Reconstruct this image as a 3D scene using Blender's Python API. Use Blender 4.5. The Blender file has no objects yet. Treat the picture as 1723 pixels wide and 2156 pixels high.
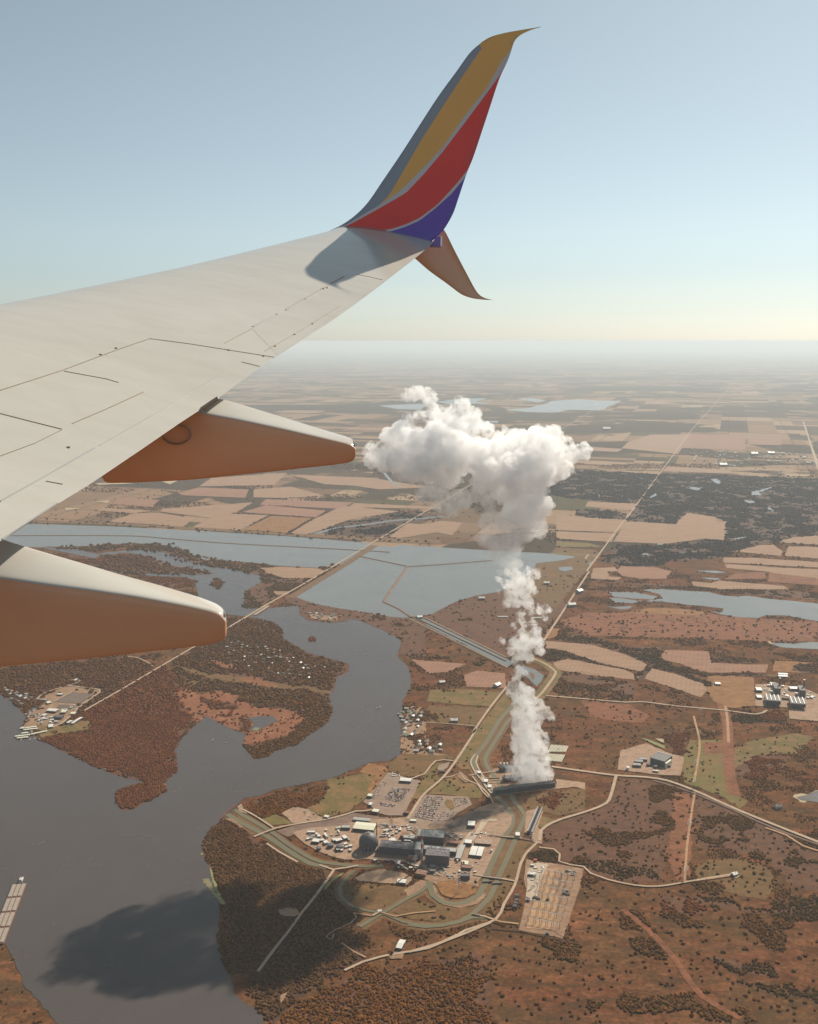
import bpy, bmesh, math, random
import numpy as np
from mathutils import Vector, Matrix, Euler
from mathutils.bvhtree import BVHTree
from mathutils.geometry import delaunay_2d_cdt
random.seed(7); RNG = np.random.default_rng(7)
SC = bpy.context.scene; COL = SC.collection
R = math.radians

# ------------------------------------------------------------ camera, sky, sun, exposure
H = 1300.0                      # flying height over the ground, metres
FPX = 2071.0; PW, PH = 1723.0, 2156.0
PITCH = math.atan(360 / FPX)
CAM = Vector((0, 0, H))
cd = bpy.data.cameras.new('camera'); cam = bpy.data.objects.new('camera', cd); COL.objects.link(cam)
cam.location = CAM; cam.rotation_euler = (math.pi / 2 - PITCH, 0, 0)
cd.sensor_fit = 'VERTICAL'; cd.sensor_height = 24; cd.lens = 24 * FPX / PH
cd.clip_start = 0.5; cd.clip_end = 900000
SC.camera = cam
SUN_AZ, SUN_EL = R(34.5), R(41.0)   # azimuth measured from +Y towards +X
SUNV = Vector((math.sin(SUN_AZ) * math.cos(SUN_EL), math.cos(SUN_AZ) * math.cos(SUN_EL), math.sin(SUN_EL)))
w = bpy.data.worlds.new('World'); SC.world = w; w.use_nodes = True
nt = w.node_tree; nt.nodes.clear()
wo = nt.nodes.new('ShaderNodeOutputWorld'); bg = nt.nodes.new('ShaderNodeBackground')
sky = nt.nodes.new('ShaderNodeTexSky'); sky.sky_type = 'NISHITA'; sky.sun_disc = False
sky.sun_elevation = SUN_EL; sky.sun_rotation = SUN_AZ
sky.altitude = 1300; sky.air_density = 1.0; sky.dust_density = 1.4; sky.ozone_density = 1.2
hs = nt.nodes.new('ShaderNodeHueSaturation'); hs.inputs['Saturation'].default_value = 0.55
tint = nt.nodes.new('ShaderNodeMix'); tint.data_type = 'RGBA'; tint.blend_type = 'MULTIPLY'
tint.inputs[0].default_value = 1; tint.inputs[7].default_value = (0.97, 0.985, 0.945, 1)
nt.links.new(sky.outputs[0], hs.inputs['Color']); nt.links.new(hs.outputs[0], tint.inputs[6])
tc = nt.nodes.new('ShaderNodeTexCoord'); sx = nt.nodes.new('ShaderNodeSeparateXYZ'); rp = nt.nodes.new('ShaderNodeValToRGB'); t2 = nt.nodes.new('ShaderNodeMix'); t2.data_type = 'RGBA'; t2.blend_type = 'MULTIPLY'; t2.inputs[0].default_value = 1
nt.links.new(tc.outputs['Generated'], sx.inputs[0]); nt.links.new(sx.outputs[2], rp.inputs[0]); e_ = rp.color_ramp.elements   # clear air grading from milky cream at the horizon to a muted teal higher up
e_[0].position = 0.0; e_[0].color = (.79, .815, .86, 1); e_[1].position = .35; e_[1].color = (.86, .935, .90, 1); k_ = e_.new(.10); k_.color = (.86, .92, .935, 1)
nt.links.new(tint.outputs[2], t2.inputs[6]); nt.links.new(rp.outputs[0], t2.inputs[7]); nt.links.new(t2.outputs[2], bg.inputs[0]); bg.inputs[1].default_value = 0.084
nt.links.new(bg.outputs[0], wo.inputs[0])
sl = bpy.data.lights.new('sun', 'SUN'); sun = bpy.data.objects.new('sun', sl); COL.objects.link(sun)
sl.energy = 4.8; sl.angle = R(0.5); sl.color = (1.0, 0.895, 0.75)
sun.rotation_euler = SUNV.to_track_quat('Z', 'Y').to_euler(); sun.location = (0, 0, 3000)
SC.view_settings.view_transform = 'Standard'; SC.view_settings.look = 'None'
SC.view_settings.exposure = 0.30; SC.view_settings.gamma = 1.0; SC.view_settings.use_curve_mapping = False
SC.render.engine = 'CYCLES'
cy = SC.cycles
cy.use_denoising = True
cy.max_bounces = 16; cy.volume_bounces = 14; cy.diffuse_bounces = 3; cy.glossy_bounces = 3
cy.volume_step_rate = 1.0; cy.volume_max_steps = 256
cy.sample_clamp_indirect = 8

# ------------------------------------------------------------ geometry of the view
FR = dict(Z=(0, 0, 1), T=(600, 0, 1200), A=(1000, 1000, 1500), B=(1100, 1700, 1400), C=(0, 1550, 1250), D=(0, 2300, 1250),
          E=(1250, 2300, 1250), G=(600, 2300, 600), H=(1000, 2300, 400), J=(1800, 1900, 700), K=(0, 1950, 500),
          L=(0, 1550, 700), M=(600, 1600, 700), N=(1200, 1650, 600), O=(1700, 1300, 800), P=(200, 1400, 1100),
          Q=(700, 2600, 800), R=(2200, 1950, 300), S=(1050, 1150, 800), U=(0, 650, 1250), V=(1000, 600, 600))
KP = 1723 / 2500.0
def dp(fr, x, y):
    """plan sheet coordinates -> survey-photo coordinates"""
    if fr == 'Z': return (x, y)
    if fr == 'I': s = 500 / 1540.0; return ((1300 + x * s) * KP, (2200 + y * s) * KP)
    x0, y0, wd = FR[fr]; s = wd / 1723.0
    return ((x0 + x * s) * KP, (y0 + y * s) * KP)
def ray(x, y):
    fw = Vector((0, math.cos(PITCH), -math.sin(PITCH))); up = Vector((0, math.sin(PITCH), math.cos(PITCH)))
    return fw + Vector(((x - PW / 2) / FPX, 0, 0)) + up * ((PH / 2 - y) / FPX)
def gd(x, y, z=0.0):
    r = ray(x, y); return CAM + r * ((H - z) / -r.z)
def G2(fr, pts, z=0.0):
    return [gd(*dp(fr, *p), z) for p in pts]
def atY(x, y, Y):
    r = ray(x, y); return CAM + r * (Y / r.y)
def topx(P):
    """ground array (n,2) -> photo px"""
    v = np.stack([P[:, 0], P[:, 1], np.full(len(P), -H)], 1)
    c, s = math.cos(PITCH), math.sin(PITCH)
    dz = v[:, 1] * c - v[:, 2] * s; u = v[:, 1] * s + v[:, 2] * c
    return PW / 2 + FPX * v[:, 0] / dz, PH / 2 - FPX * u / dz

# ------------------------------------------------------------ object helpers
def link(name, me, parent=None, mats=(), **props):
    o = bpy.data.objects.new(name, me); COL.objects.link(o)
    for m in mats: me.materials.append(m)
    if parent is not None: o.parent = parent
    for k, v in props.items(): o[k] = v
    return o
def mesh(name, V, F, mi=None, smooth=False):
    me = bpy.data.meshes.new(name); me.from_pydata([tuple(v) for v in V], [], F)
    if mi is not None: me.polygons.foreach_set('material_index', mi)
    if smooth: me.polygons.foreach_set('use_smooth', [True] * len(me.polygons))
    me.update(); return me
def thing(name, label, cat, loc=(0, 0, 0), rz=0, group=None):
    o = bpy.data.objects.new(name, None); COL.objects.link(o); o.empty_display_size = 1
    o.location = loc; o.rotation_euler = (0, 0, rz); o['label'] = label; o['category'] = cat
    if group: o['group'] = group
    return o
def tag(o, label, cat, group=None):
    o['label'] = label; o['category'] = cat
    if group: o['group'] = group
    return o
class MB:
    def __init__(s): s.V = []; s.F = []; s.M = []
    def box(s, x0, x1, y0, y1, z0, z1, m=0):
        n = len(s.V); s.V += [(x0, y0, z0), (x1, y0, z0), (x1, y1, z0), (x0, y1, z0), (x0, y0, z1), (x1, y0, z1), (x1, y1, z1), (x0, y1, z1)]
        f = [(0, 3, 2, 1), (4, 5, 6, 7), (0, 1, 5, 4), (1, 2, 6, 5), (2, 3, 7, 6), (3, 0, 4, 7)]
        s.F += [tuple(n + i for i in q) for q in f]; s.M += [m] * 6; return s
    def cyl(s, cx, cy, z0, z1, r0, r1=None, n=16, m=0, cap=True):
        r1 = r0 if r1 is None else r1; b = len(s.V)
        for z, r in ((z0, r0), (z1, r1)):
            s.V += [(cx + r * math.cos(6.28318 * i / n), cy + r * math.sin(6.28318 * i / n), z) for i in range(n)]
        s.F += [(b + i, b + (i + 1) % n, b + n + (i + 1) % n, b + n + i) for i in range(n)]; s.M += [m] * n
        if cap: s.F += [tuple(b + n + i for i in range(n))]; s.M += [m]
        return s
    def gable(s, x0, x1, y0, y1, z0, h, ov=0.4, m=0, th=.35):
        """gable roof slabs, ridge along x"""
        ym = (y0 + y1) / 2
        for (ya, yb) in ((y0 - ov, ym), (y1 + ov, ym)):
            n = len(s.V)
            s.V += [(x0 - ov, ya, z0), (x1 + ov, ya, z0), (x1 + ov, yb, z0 + h), (x0 - ov, yb, z0 + h),
                    (x0 - ov, ya, z0 + th), (x1 + ov, ya, z0 + th), (x1 + ov, yb, z0 + h + th), (x0 - ov, yb, z0 + h + th)]
            f = [(0, 3, 2, 1), (4, 5, 6, 7), (0, 1, 5, 4), (1, 2, 6, 5), (2, 3, 7, 6), (3, 0, 4, 7)]
            s.F += [tuple(n + i for i in q) for q in f]; s.M += [m] * 6
        n = len(s.V)   # gable ends
        s.V += [(x0, y0, z0), (x0, y1, z0), (x0, ym, z0 + h), (x1, y0, z0), (x1, y1, z0), (x1, ym, z0 + h)]
        s.F += [(n, n + 1, n + 2), (n + 3, n + 5, n + 4)]; s.M += [m] * 2
        return s
    def bar(s, a, b, r=.1, m=0):
        a = Vector(a); b = Vector(b); d = (b - a).normalized(); u = d.orthogonal().normalized() * r; v = d.cross(u)
        n = len(s.V)
        for p in (a, b): s.V += [tuple(p + u + v), tuple(p - u + v), tuple(p - u - v), tuple(p + u - v)]
        s.F += [(n, n + 1, n + 5, n + 4), (n + 1, n + 2, n + 6, n + 5), (n + 2, n + 3, n + 7, n + 6), (n + 3, n, n + 4, n + 7), (n, n + 3, n + 2, n + 1), (n + 4, n + 5, n + 6, n + 7)]
        s.M += [m] * 6; return s
    def me(s, name, smooth=False): return mesh(name, s.V, s.F, s.M, smooth)
    def build(s, name, mats, parent=None, smooth=False, **p):
        if not isinstance(mats, (list, tuple)): mats = [mats]
        return link(name, s.me(name, smooth), parent, mats, **p)

# ------------------------------------------------------------ materials
def newmat(name):
    m = bpy.data.materials.new(name); m.use_nodes = True; n = m.node_tree; n.nodes.clear()
    o = n.nodes.new('ShaderNodeOutputMaterial'); b = n.nodes.new('ShaderNodeBsdfPrincipled')
    n.links.new(b.outputs[0], o.inputs[0]); return m, n, b
def ramp(n, fac, cols, pos=None, interp='LINEAR'):
    r = n.nodes.new('ShaderNodeValToRGB'); e = r.color_ramp.elements; r.color_ramp.interpolation = interp
    k = len(cols)
    pos = pos or [i / (k - 1) for i in range(k)]
    while len(e) < k: e.new(0.5)
    for i in range(k): e[i].position = pos[i]; e[i].color = (*cols[i], 1)
    n.links.new(fac, r.inputs[0]); return r.outputs[0]
def wpos(n, sx=1, sy=1, rot=0):
    g = n.nodes.new('ShaderNodeNewGeometry'); mp = n.nodes.new('ShaderNodeMapping')
    mp.inputs['Scale'].default_value = (sx, sy, sx); mp.inputs['Rotation'].default_value = (0, 0, rot)
    n.links.new(g.outputs['Position'], mp.inputs[0]); return mp.outputs[0]
def noise(n, vec, scale, detail=4, rough=.6, dist=0):
    t = n.nodes.new('ShaderNodeTexNoise'); t.inputs['Scale'].default_value = scale
    t.inputs['Detail'].default_value = detail; t.inputs['Roughness'].default_value = rough; t.inputs['Distortion'].default_value = dist
    n.links.new(vec, t.inputs['Vector']); return t.outputs['Fac']
def mx(n, fac, a, b, mode='MIX'):
    t = n.nodes.new('ShaderNodeMix'); t.data_type = 'RGBA'; t.blend_type = mode
    for s, v in ((0, fac), (6, a), (7, b)):
        if isinstance(v, (int, float)): t.inputs[s].default_value = v
        elif isinstance(v, tuple): t.inputs[s].default_value = (*v, 1)
        else: n.links.new(v, t.inputs[s])
    return t.outputs[2]
def mth(n, op, a, b=0.0, c=0.0):
    t = n.nodes.new('ShaderNodeMath'); t.operation = op
    for i, v in enumerate((a, b, c)):
        if isinstance(v, (int, float)): t.inputs[i].default_value = v
        else: n.links.new(v, t.inputs[i])
    return t.outputs[0]
def bump(n, b, h, dist, st=.6):
    t = n.nodes.new('ShaderNodeBump'); t.inputs['Distance'].default_value = dist; t.inputs['Strength'].default_value = st
    n.links.new(h, t.inputs['Height']); n.links.new(t.outputs[0], b.inputs['Normal'])
def land(name, cols, s1=1 / 60, s2=1 / 9, pos=None, stretch=1.0, rot=R(18), rough=.95, fine=.35, bmp=0, till=0, spots=0):
    """earth, grass or crop: a large pattern and a fine grain"""
    m, n, b = newmat(name); v = wpos(n, 1, stretch, rot)
    a = noise(n, v, s1, 6, .62); c = ramp(n, a, cols, pos or [.30 + .4 * i / (len(cols) - 1) for i in range(len(cols))])
    f = noise(n, v, s2, 3, .7); g = ramp(n, f, [(1 - fine,) * 3, (1 + fine * .6,) * 3], [.3, .7])
    if not till: f3 = noise(n, wpos(n, 1, 2.2, R(12)), s1 * 1.7, 6, .7, .5); c = mx(n, 1.0, c, ramp(n, f3, [(1 - fine * .9,) * 3, (1 + fine * .3,) * 3], [.36, .6]), 'MULTIPLY')
    c = mx(n, 1.0, c, g, 'MULTIPLY')
    if till:
        wv = n.nodes.new('ShaderNodeTexWave'); wv.inputs['Scale'].default_value = .018; wv.inputs['Distortion'].default_value = 1.2; wv.inputs['Detail'].default_value = 3; wv.inputs['Detail Scale'].default_value = .8; n.links.new(wpos(n, 1, 1, rot), wv.inputs[0])
        st = noise(n, wpos(n, .35, 6, rot), 1 / 120, 4, .7)
        c = mx(n, 1.0, c, ramp(n, wv.outputs[1], [(1 - till,) * 3, (1.05,) * 3]), 'MULTIPLY'); c = mx(n, 1.0, c, ramp(n, st, [(.82,) * 3, (1.12,) * 3], [.3, .7]), 'MULTIPLY')
    if spots:
        s1_ = noise(n, wpos(n, 1, 1.9, R(14)), 1 / 12, 4, .75, .4); s2_ = noise(n, wpos(n, 1, 2.4, R(10)), 1 / 48, 5, .75, .5)
        c = mx(n, ramp(n, mth(n, 'ADD', mth(n, 'MULTIPLY', s1_, .55), mth(n, 'MULTIPLY', s2_, .45)), [(0,) * 3, (spots,) * 3], [.49, .61]), c, (.066, .043, .024))
    n.links.new(c, b.inputs['Base Color']); b.inputs['Roughness'].default_value = rough
    b.inputs['Specular IOR Level'].default_value = .15
    if bmp: bump(n, b, f, bmp)
    return m
def paint(name, col, rough=.5, var=.12, s=.3, metal=0, spec=.5):
    m, n, b = newmat(name)
    t = n.nodes.new('ShaderNodeTexCoord'); f = noise(n, t.outputs['Object'], s, 4, .6)
    g = ramp(n, f, [(1 - var,) * 3, (1 + var * .5,) * 3], [.3, .7])
    c = mx(n, 1.0, col, g, 'MULTIPLY'); n.links.new(c, b.inputs['Base Color'])
    b.inputs['Roughness'].default_value = rough; b.inputs['Metallic'].default_value = metal
    b.inputs['Specular IOR Level'].default_value = spec
    return m
def water_mat(name, col, rough=.12, wave=0.05, ws=1 / 14, sp=.38):
    m, n, b = newmat(name); v = wpos(n)
    a = noise(n, v, 1 / 500, 5, .6, 1.5); c = mx(n, a, tuple(x * .82 for x in col), tuple(x * 1.2 for x in col))
    n.links.new(c, b.inputs['Base Color']); b.inputs['Roughness'].default_value = rough; b.inputs['IOR'].default_value = 1.33; b.inputs['Specular IOR Level'].default_value = sp
    r = noise(n, v, 1 / 260, 5, .6, 2.); rr = mth(n, 'MULTIPLY_ADD', r, .25, rough - .05); n.links.new(rr, b.inputs['Roughness'])
    f = noise(n, v, ws, 3, .6); bump(n, b, f, wave, .5)
    return m

# the countryside sheet: scrub close by, a checkerboard of farm fields and woods further out
def ground_mat():
    m, n, b = newmat('countryside')
    v = wpos(n, 1, 1, R(18))
    big = noise(n, wpos(n, 1, 1.7, R(18)), 1 / 420, 7, .66, .5); mid = noise(n, wpos(n, 1, 1.6, R(18)), 1 / 60, 6, .7, .3); fin = noise(n, v, 1 / 11, 3, .7)
    scrub = ramp(n, big, [(0.120, 0.050, 0.027), (0.180, 0.073, 0.035), (0.140, 0.070, 0.032), (0.216, 0.091, 0.044), (0.152, 0.059, 0.032)], [.28, .42, .52, .62, .74])
    scrub = mx(n, 1.0, scrub, ramp(n, mid, [(.62,) * 3, (1.25,) * 3], [.35, .65]), 'MULTIPLY')
    scrub = mx(n, 1.0, scrub, ramp(n, fin, [(.7,) * 3, (1.2,) * 3], [.35, .65]), 'MULTIPLY')
    band = noise(n, wpos(n, 1, 3.2, R(12)), 1 / 190, 6, .68, .6)
    scrub = mx(n, ramp(n, band, [(0,) * 3, (.75,) * 3], [.50, .66]), scrub, (.072, .050, .026))
    spot = noise(n, wpos(n, 1, 1.9, R(14)), 1 / 13, 4, .75, .4); clump = noise(n, wpos(n, 1, 2.4, R(10)), 1 / 45, 5, .75, .5)
    scrub = mx(n, ramp(n, mth(n, 'ADD', mth(n, 'MULTIPLY', spot, .55), mth(n, 'MULTIPLY', clump, .45)), [(0,) * 3, (.8,) * 3], [.49, .60]), scrub, (.062, .040, .022))
    # farm fields: cells on the survey grid
    def cells(sx, sy, off):
        mp = n.nodes.new('ShaderNodeMapping'); mp.inputs['Scale'].default_value = (1 / sx, 1 / sy, 1); mp.inputs['Location'].default_value = (off, off * 1.7, 0)
        n.links.new(v, mp.inputs[0])
        fl = n.nodes.new('ShaderNodeVectorMath'); fl.operation = 'FLOOR'; n.links.new(mp.outputs[0], fl.inputs[0])
        fr = n.nodes.new('ShaderNodeVectorMath'); fr.operation = 'FRACTION'; n.links.new(mp.outputs[0], fr.inputs[0])
        sp = n.nodes.new('ShaderNodeSeparateXYZ'); n.links.new(fl.outputs[0], sp.inputs[0])
        cb = n.nodes.new('ShaderNodeCombineXYZ'); n.links.new(sp.outputs[0], cb.inputs[0]); n.links.new(sp.outputs[1], cb.inputs[1])
        wn = n.nodes.new('ShaderNodeTexWhiteNoise'); wn.noise_dimensions = '3D'; n.links.new(cb.outputs[0], wn.inputs[0])
        sf = n.nodes.new('ShaderNodeSeparateXYZ'); n.links.new(fr.outputs[0], sf.inputs[0])
        ex = mth(n, 'LESS_THAN', mth(n, 'MULTIPLY', mth(n, 'MINIMUM', sf.outputs[0], mth(n, 'SUBTRACT', 1, sf.outputs[0])), sx), 9)
        ey = mth(n, 'LESS_THAN', mth(n, 'MULTIPLY', mth(n, 'MINIMUM', sf.outputs[1], mth(n, 'SUBTRACT', 1, sf.outputs[1])), sy), 9)
        return wn.outputs['Value'], mth(n, 'MAXIMUM', ex, ey)
    a, ea = cells(805, 402, 0); c, ec = cells(402, 805, 3.3); d, ed = cells(1610, 1610, .4); s_, es = cells(805, 201, 1.2)
    val = n.nodes.new('ShaderNodeMix'); val.data_type = 'FLOAT'
    n.links.new(mth(n, 'GREATER_THAN', d, .55), val.inputs[0]); n.links.new(a, val.inputs[2]); n.links.new(c, val.inputs[3])
    val2 = n.nodes.new('ShaderNodeMix'); val2.data_type = 'FLOAT'
    n.links.new(mth(n, 'LESS_THAN', d, .25), val2.inputs[0]); n.links.new(val.outputs[0], val2.inputs[2]); n.links.new(s_, val2.inputs[3])
    fld = ramp(n, val2.outputs[0], [(.26, .165, .105), (.11, .075, .05), (.30, .20, .13), (.10, .085, .048), (.17, .11, .07), (.34, .235, .155), (.085, .06, .042), (.22, .14, .09)], [0, .16, .30, .44, .54, .66, .78, .90], 'CONSTANT')
    fld = mx(n, 1.0, fld, ramp(n, mid, [(.86,) * 3, (1.1,) * 3], [.3, .7]), 'MULTIPLY')
    edge = mth(n, 'MULTIPLY', ea, .55)
    fld = mx(n, edge, fld, (.075, .06, .042))
    # woods follow the streams
    wd = noise(n, wpos(n, 1, 1.25, R(18)), 1 / 3600, 7, .62, .9)
    woods = ramp(n, fin, [(.05, .042, .03), (.10, .07, .048)], [.3, .7])
    hor = n.nodes.new('ShaderNodeSeparateXYZ'); n.links.new(n.nodes.new('ShaderNodeNewGeometry').outputs['Position'], hor.inputs[0])
    far = mx(n, ramp(n, wd, [(0,) * 3, (1,) * 3], [.515, .53]), fld, woods)
    yy = mth(n, 'MULTIPLY_ADD', noise(n, v, 1 / 1500, 3), 2600, hor.outputs[1])
    k = n.nodes.new('ShaderNodeMapRange'); n.links.new(yy, k.inputs[0]); k.inputs[1].default_value = 7300; k.inputs[2].default_value = 7500
    col = mx(n, k.outputs[0], scrub, far)
    n.links.new(col, b.inputs['Base Color']); b.inputs['Roughness'].default_value = 1; b.inputs['Specular IOR Level'].default_value = 0
    bump(n, b, mid, 5, .35)
    return m
M = {}
M['ground'] = ground_mat()
M['field'] = land('harvested field', [(0.252, 0.148, 0.092), (0.319, 0.200, 0.128), (0.286, 0.168, 0.108)], 1 / 160, 1 / 14, stretch=3, fine=.14, till=.05)
M['field_pink'] = land('ploughed field', [(0.252, 0.124, 0.080), (0.294, 0.160, 0.104), (0.227, 0.116, 0.076)], 1 / 140, 1 / 14, stretch=3, fine=.16, till=.05)
M['reed'] = land('reed bed', [(0.272, 0.108, 0.051), (0.232, 0.090, 0.044), (0.304, 0.137, 0.068)], 1 / 70, 1 / 9, fine=.22, spots=0.35)
M['orange_grass'] = land('dry orange grass', [(0.240, 0.112, 0.044), (0.288, 0.144, 0.058), (0.192, 0.086, 0.037)], 1 / 70, 1 / 10, fine=.25, spots=0.25)
M['red_grass'] = land('dry red grass', [(0.200, 0.072, 0.035), (0.248, 0.097, 0.046), (0.160, 0.065, 0.033)], 1 / 90, 1 / 10, fine=.3, spots=0.5)
M['green'] = land('mown grass', [(0.176, 0.114, 0.043), (0.135, 0.103, 0.033), (0.205, 0.125, 0.052), (0.230, 0.118, 0.048)], 1 / 55, 1 / 8, fine=.18)
M['brightgreen'] = land('bright winter wheat', [(0.131, 0.122, 0.036), (0.172, 0.125, 0.043), (0.213, 0.114, 0.048)], 1 / 80, 1 / 9, fine=.2)
M['meadow'] = land('meadow', [(0.184, 0.097, 0.041), (0.152, 0.090, 0.035), (0.216, 0.104, 0.046)], 1 / 80, 1 / 9, fine=.22, spots=0.45)
M['wood_floor'] = land('leaf litter', [(0.117, 0.053, 0.029), (0.148, 0.067, 0.036), (0.098, 0.048, 0.026)], 1 / 60, 1 / 8, fine=.3, spots=0.7)
M['wood_dark'] = land('dark wood floor', [(0.078, 0.041, 0.024), (0.101, 0.051, 0.031)], 1 / 60, 1 / 8, fine=.3, spots=0.5)  # a darker tone of the leaf litter
M['bank'] = land('grass bank', [(0.205, 0.110, 0.053), (0.164, 0.095, 0.044), (0.238, 0.129, 0.063)], 1 / 40, 1 / 7, fine=.2, spots=0.3)
M['bare'] = land('bare earth', [(0.324, 0.204, 0.125), (0.270, 0.165, 0.103), (0.378, 0.252, 0.163)], 1 / 40, 1 / 6, fine=.2)
M['gravel'] = land('gravel yard', [(0.297, 0.192, 0.126), (0.378, 0.250, 0.170), (0.261, 0.165, 0.108)], 1 / 35, 1 / 5, fine=.22)
M['concrete'] = land('concrete apron', [(0.414, 0.327, 0.242), (0.486, 0.384, 0.288)], 1 / 30, 1 / 5, fine=.12)
M['asphalt'] = land('worn asphalt', [(0.241, 0.169, 0.128), (0.306, 0.219, 0.163)], 1 / 40, 1 / 5, fine=.12)
M['dark_asphalt'] = land('dark asphalt', [(0.137, 0.104, 0.086), (0.189, 0.142, 0.113)], 1 / 40, 1 / 5, fine=.12)
M['dike'] = land('dike stone', [(.20, .13, .09), (.26, .17, .11)], 1 / 60, 1 / 8, fine=.2)
M['ballast'] = land('rail ballast', [(.17, .11, .085), (.24, .16, .12)], 1 / 50, 1 / 5, fine=.25, stretch=4)
M['road'] = land('pale road', [(.37, .27, .19), (.45, .34, .245)], 1 / 50, 1 / 6, fine=.1)
M['track'] = land('dirt track', [(.36, .215, .12), (.42, .26, .15)], 1 / 40, 1 / 6, fine=.16)
M['sand'] = land('sand', [(.45, .35, .22), (.38, .30, .19)], 1 / 30, 1 / 6, fine=.12)
M['algae'] = land('duckweed', [(.21, .21, .10), (.27, .26, .12)], 1 / 20, 1 / 5, fine=.15)
M['water'] = water_mat('river water', (.078, .066, .062), .17)
M['lake'] = water_mat('lake water', (.15, .155, .15), .16)
M['canal'] = water_mat('canal water', (.15, .132, .08), .25, sp=.2)
M['silt'] = water_mat('silty shallows', (.20, .17, .09), .2)
M['white_paint'] = paint('white sheet metal', (.62, .60, .55), .5, .08, .2)
M['cream'] = paint('cream sheet metal', (.62, .60, .46), .5, .1, .15)
M['grey_roof'] = paint('grey roofing', (.34, .34, .31), .7, .14, .15)
M['wall'] = paint('grey cladding', (.26, .235, .22), .7, .12, .2)
M['dark_wall'] = paint('dark cladding', (.11, .095, .10), .7, .15, .2)
M['brick'] = paint('brown masonry', (.22, .13, .09), .85, .15, .3)
M['rust'] = paint('rusty steel', (.24, .115, .07), .8, .2, .4)
M['steel'] = paint('galvanised steel', (.42, .41, .39), .45, .1, .5, .3)
M['red'] = paint('red paint', (.50, .06, .04), .5, .1, .4)
M['dark'] = paint('dark steel', (.07, .06, .065), .6, .15, .5)
M['sphere'] = paint('dome paint darkened for shade', (.11, .10, .10), .55, .12, .06)  # dark grey carries the dome's shaded side in its base colour
M['glass'] = paint('window glass', (.05, .06, .07), .15, .05, .5)
M['house_roof'] = paint('shingle roof', (.20, .17, .15), .9, .2, .3)
M['barge'] = paint('barge cover', (.33, .275, .225), .7, .15, .2)
M['bark'] = paint('bark', (.10, .075, .055), .95, .2, 1)

# ------------------------------------------------------------ flat ground features
def wiggle(P, amp, step, seed):
    """closed outline with an irregular, natural edge"""
    rg = np.random.default_rng(seed); out = []
    n = len(P)
    for i in range(n):
        a = P[i]; b = P[(i + 1) % n]; d = (b - a).length; k = max(1, min(60, int(d / step))); nr = Vector((-(b - a).y, (b - a).x, 0)) / max(d, 1e-6)
        ph = rg.uniform(0, 6.28, 4); fr = rg.uniform(1, 4, 4) * max(1, k / 6)
        for j in range(k):
            t = j / k; e = math.sin(math.pi * t) ** .5
            wv = sum(math.sin(fr[q] * 6.28 * t + ph[q]) / (q + 1.5) for q in range(4)) * .6 + rg.normal() * .35
            out.append(a.lerp(b, t) + nr * (amp * wv * e))
    return out
FEAT = []
PATCHES = []      # (polygon array, density, palette)
def sheet(name, fr, pts, z, mat, amp=0, step=20, dens=None, pal=None, seed=None, kind='structure', lip=0):
    P = G2(fr, pts, 0)
    if amp: P = wiggle(P, amp, step, seed if seed is not None else int(abs(P[0].x * 7 + P[0].y)) % 9999)
    vv, ee, ff = delaunay_2d_cdt([Vector((p.x, p.y)) for p in P], [(i, (i + 1) % len(P)) for i in range(len(P))], [], 1, 1e-4)[:3]
    ff = [tuple(f) if (vv[f[1]] - vv[f[0]]).cross(vv[f[2]] - vv[f[0]]) > 0 else tuple(reversed(f)) for f in ff]
    me = mesh(name, [(v.x, v.y, z) for v in vv], ff)
    o = link(name, me, None, [M[mat]]); o['kind'] = kind
    PATCHES.append((np.array([(p.x, p.y) for p in P]), dens or 0, pal, z)); FEAT.append((z, o))
    return o
def smooth_line(P, step):
    """Catmull-Rom through the points, resampled"""
    Q = [P[0] * 2 - P[1]] + P + [P[-1] * 2 - P[-2]]; out = []
    for i in range(1, len(Q) - 2):
        k = max(1, min(24, int((Q[i + 1] - Q[i]).length / step)))
        for j in range(k):
            t = j / k
            out.append(.5 * ((2 * Q[i]) + (-Q[i - 1] + Q[i + 1]) * t + (2 * Q[i - 1] - 5 * Q[i] + 4 * Q[i + 1] - Q[i + 2]) * t * t + (-Q[i - 1] + 3 * Q[i] - 3 * Q[i + 1] + Q[i + 2]) * t ** 3))
    out.append(P[-1]); return out
LINES = []
def ribbon(name, fr, pts, wd, z, mat, straight=False, prof=None, clear=2.0, kind='structure', P=None):
    """road, canal or dike following a line; prof = [(offset across in widths, height)]"""
    P = P or G2(fr, pts, 0)
    if not straight: P = smooth_line(P, 25)
    prof = prof or [(-.5, 0), (.5, 0)]
    V = []; F = []; k = len(prof)
    for i, p in enumerate(P):
        d = (P[min(i + 1, len(P) - 1)] - P[max(i - 1, 0)]).normalized(); nr = Vector((-d.y, d.x, 0))
        for (o, h) in prof: q = p + nr * (o * wd); V.append((q.x, q.y, z + h))
        if i: a = (i - 1) * k; b = i * k; F += [(a + j, b + j, b + j + 1, a + j + 1) for j in range(k - 1)]
    me = mesh(name, V, F)
    bm = bmesh.new(); bm.from_mesh(me); bmesh.ops.recalc_face_normals(bm, faces=bm.faces)
    if sum(f.normal.z for f in bm.faces) < 0: bmesh.ops.reverse_faces(bm, faces=bm.faces)
    bm.to_mesh(me); bm.free()
    o = link(name, me, None, [M[mat]]); o['kind'] = kind
    FEAT.append((z, o)); LINES.append((np.array([(p.x, p.y) for p in P]), wd / 2 + clear))
    return o
LEV = [(-.5, 0), (-.2, 1), (.2, 1), (.5, 0)]
def lev(h): return [(o, k * h) for o, k in LEV]

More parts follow.
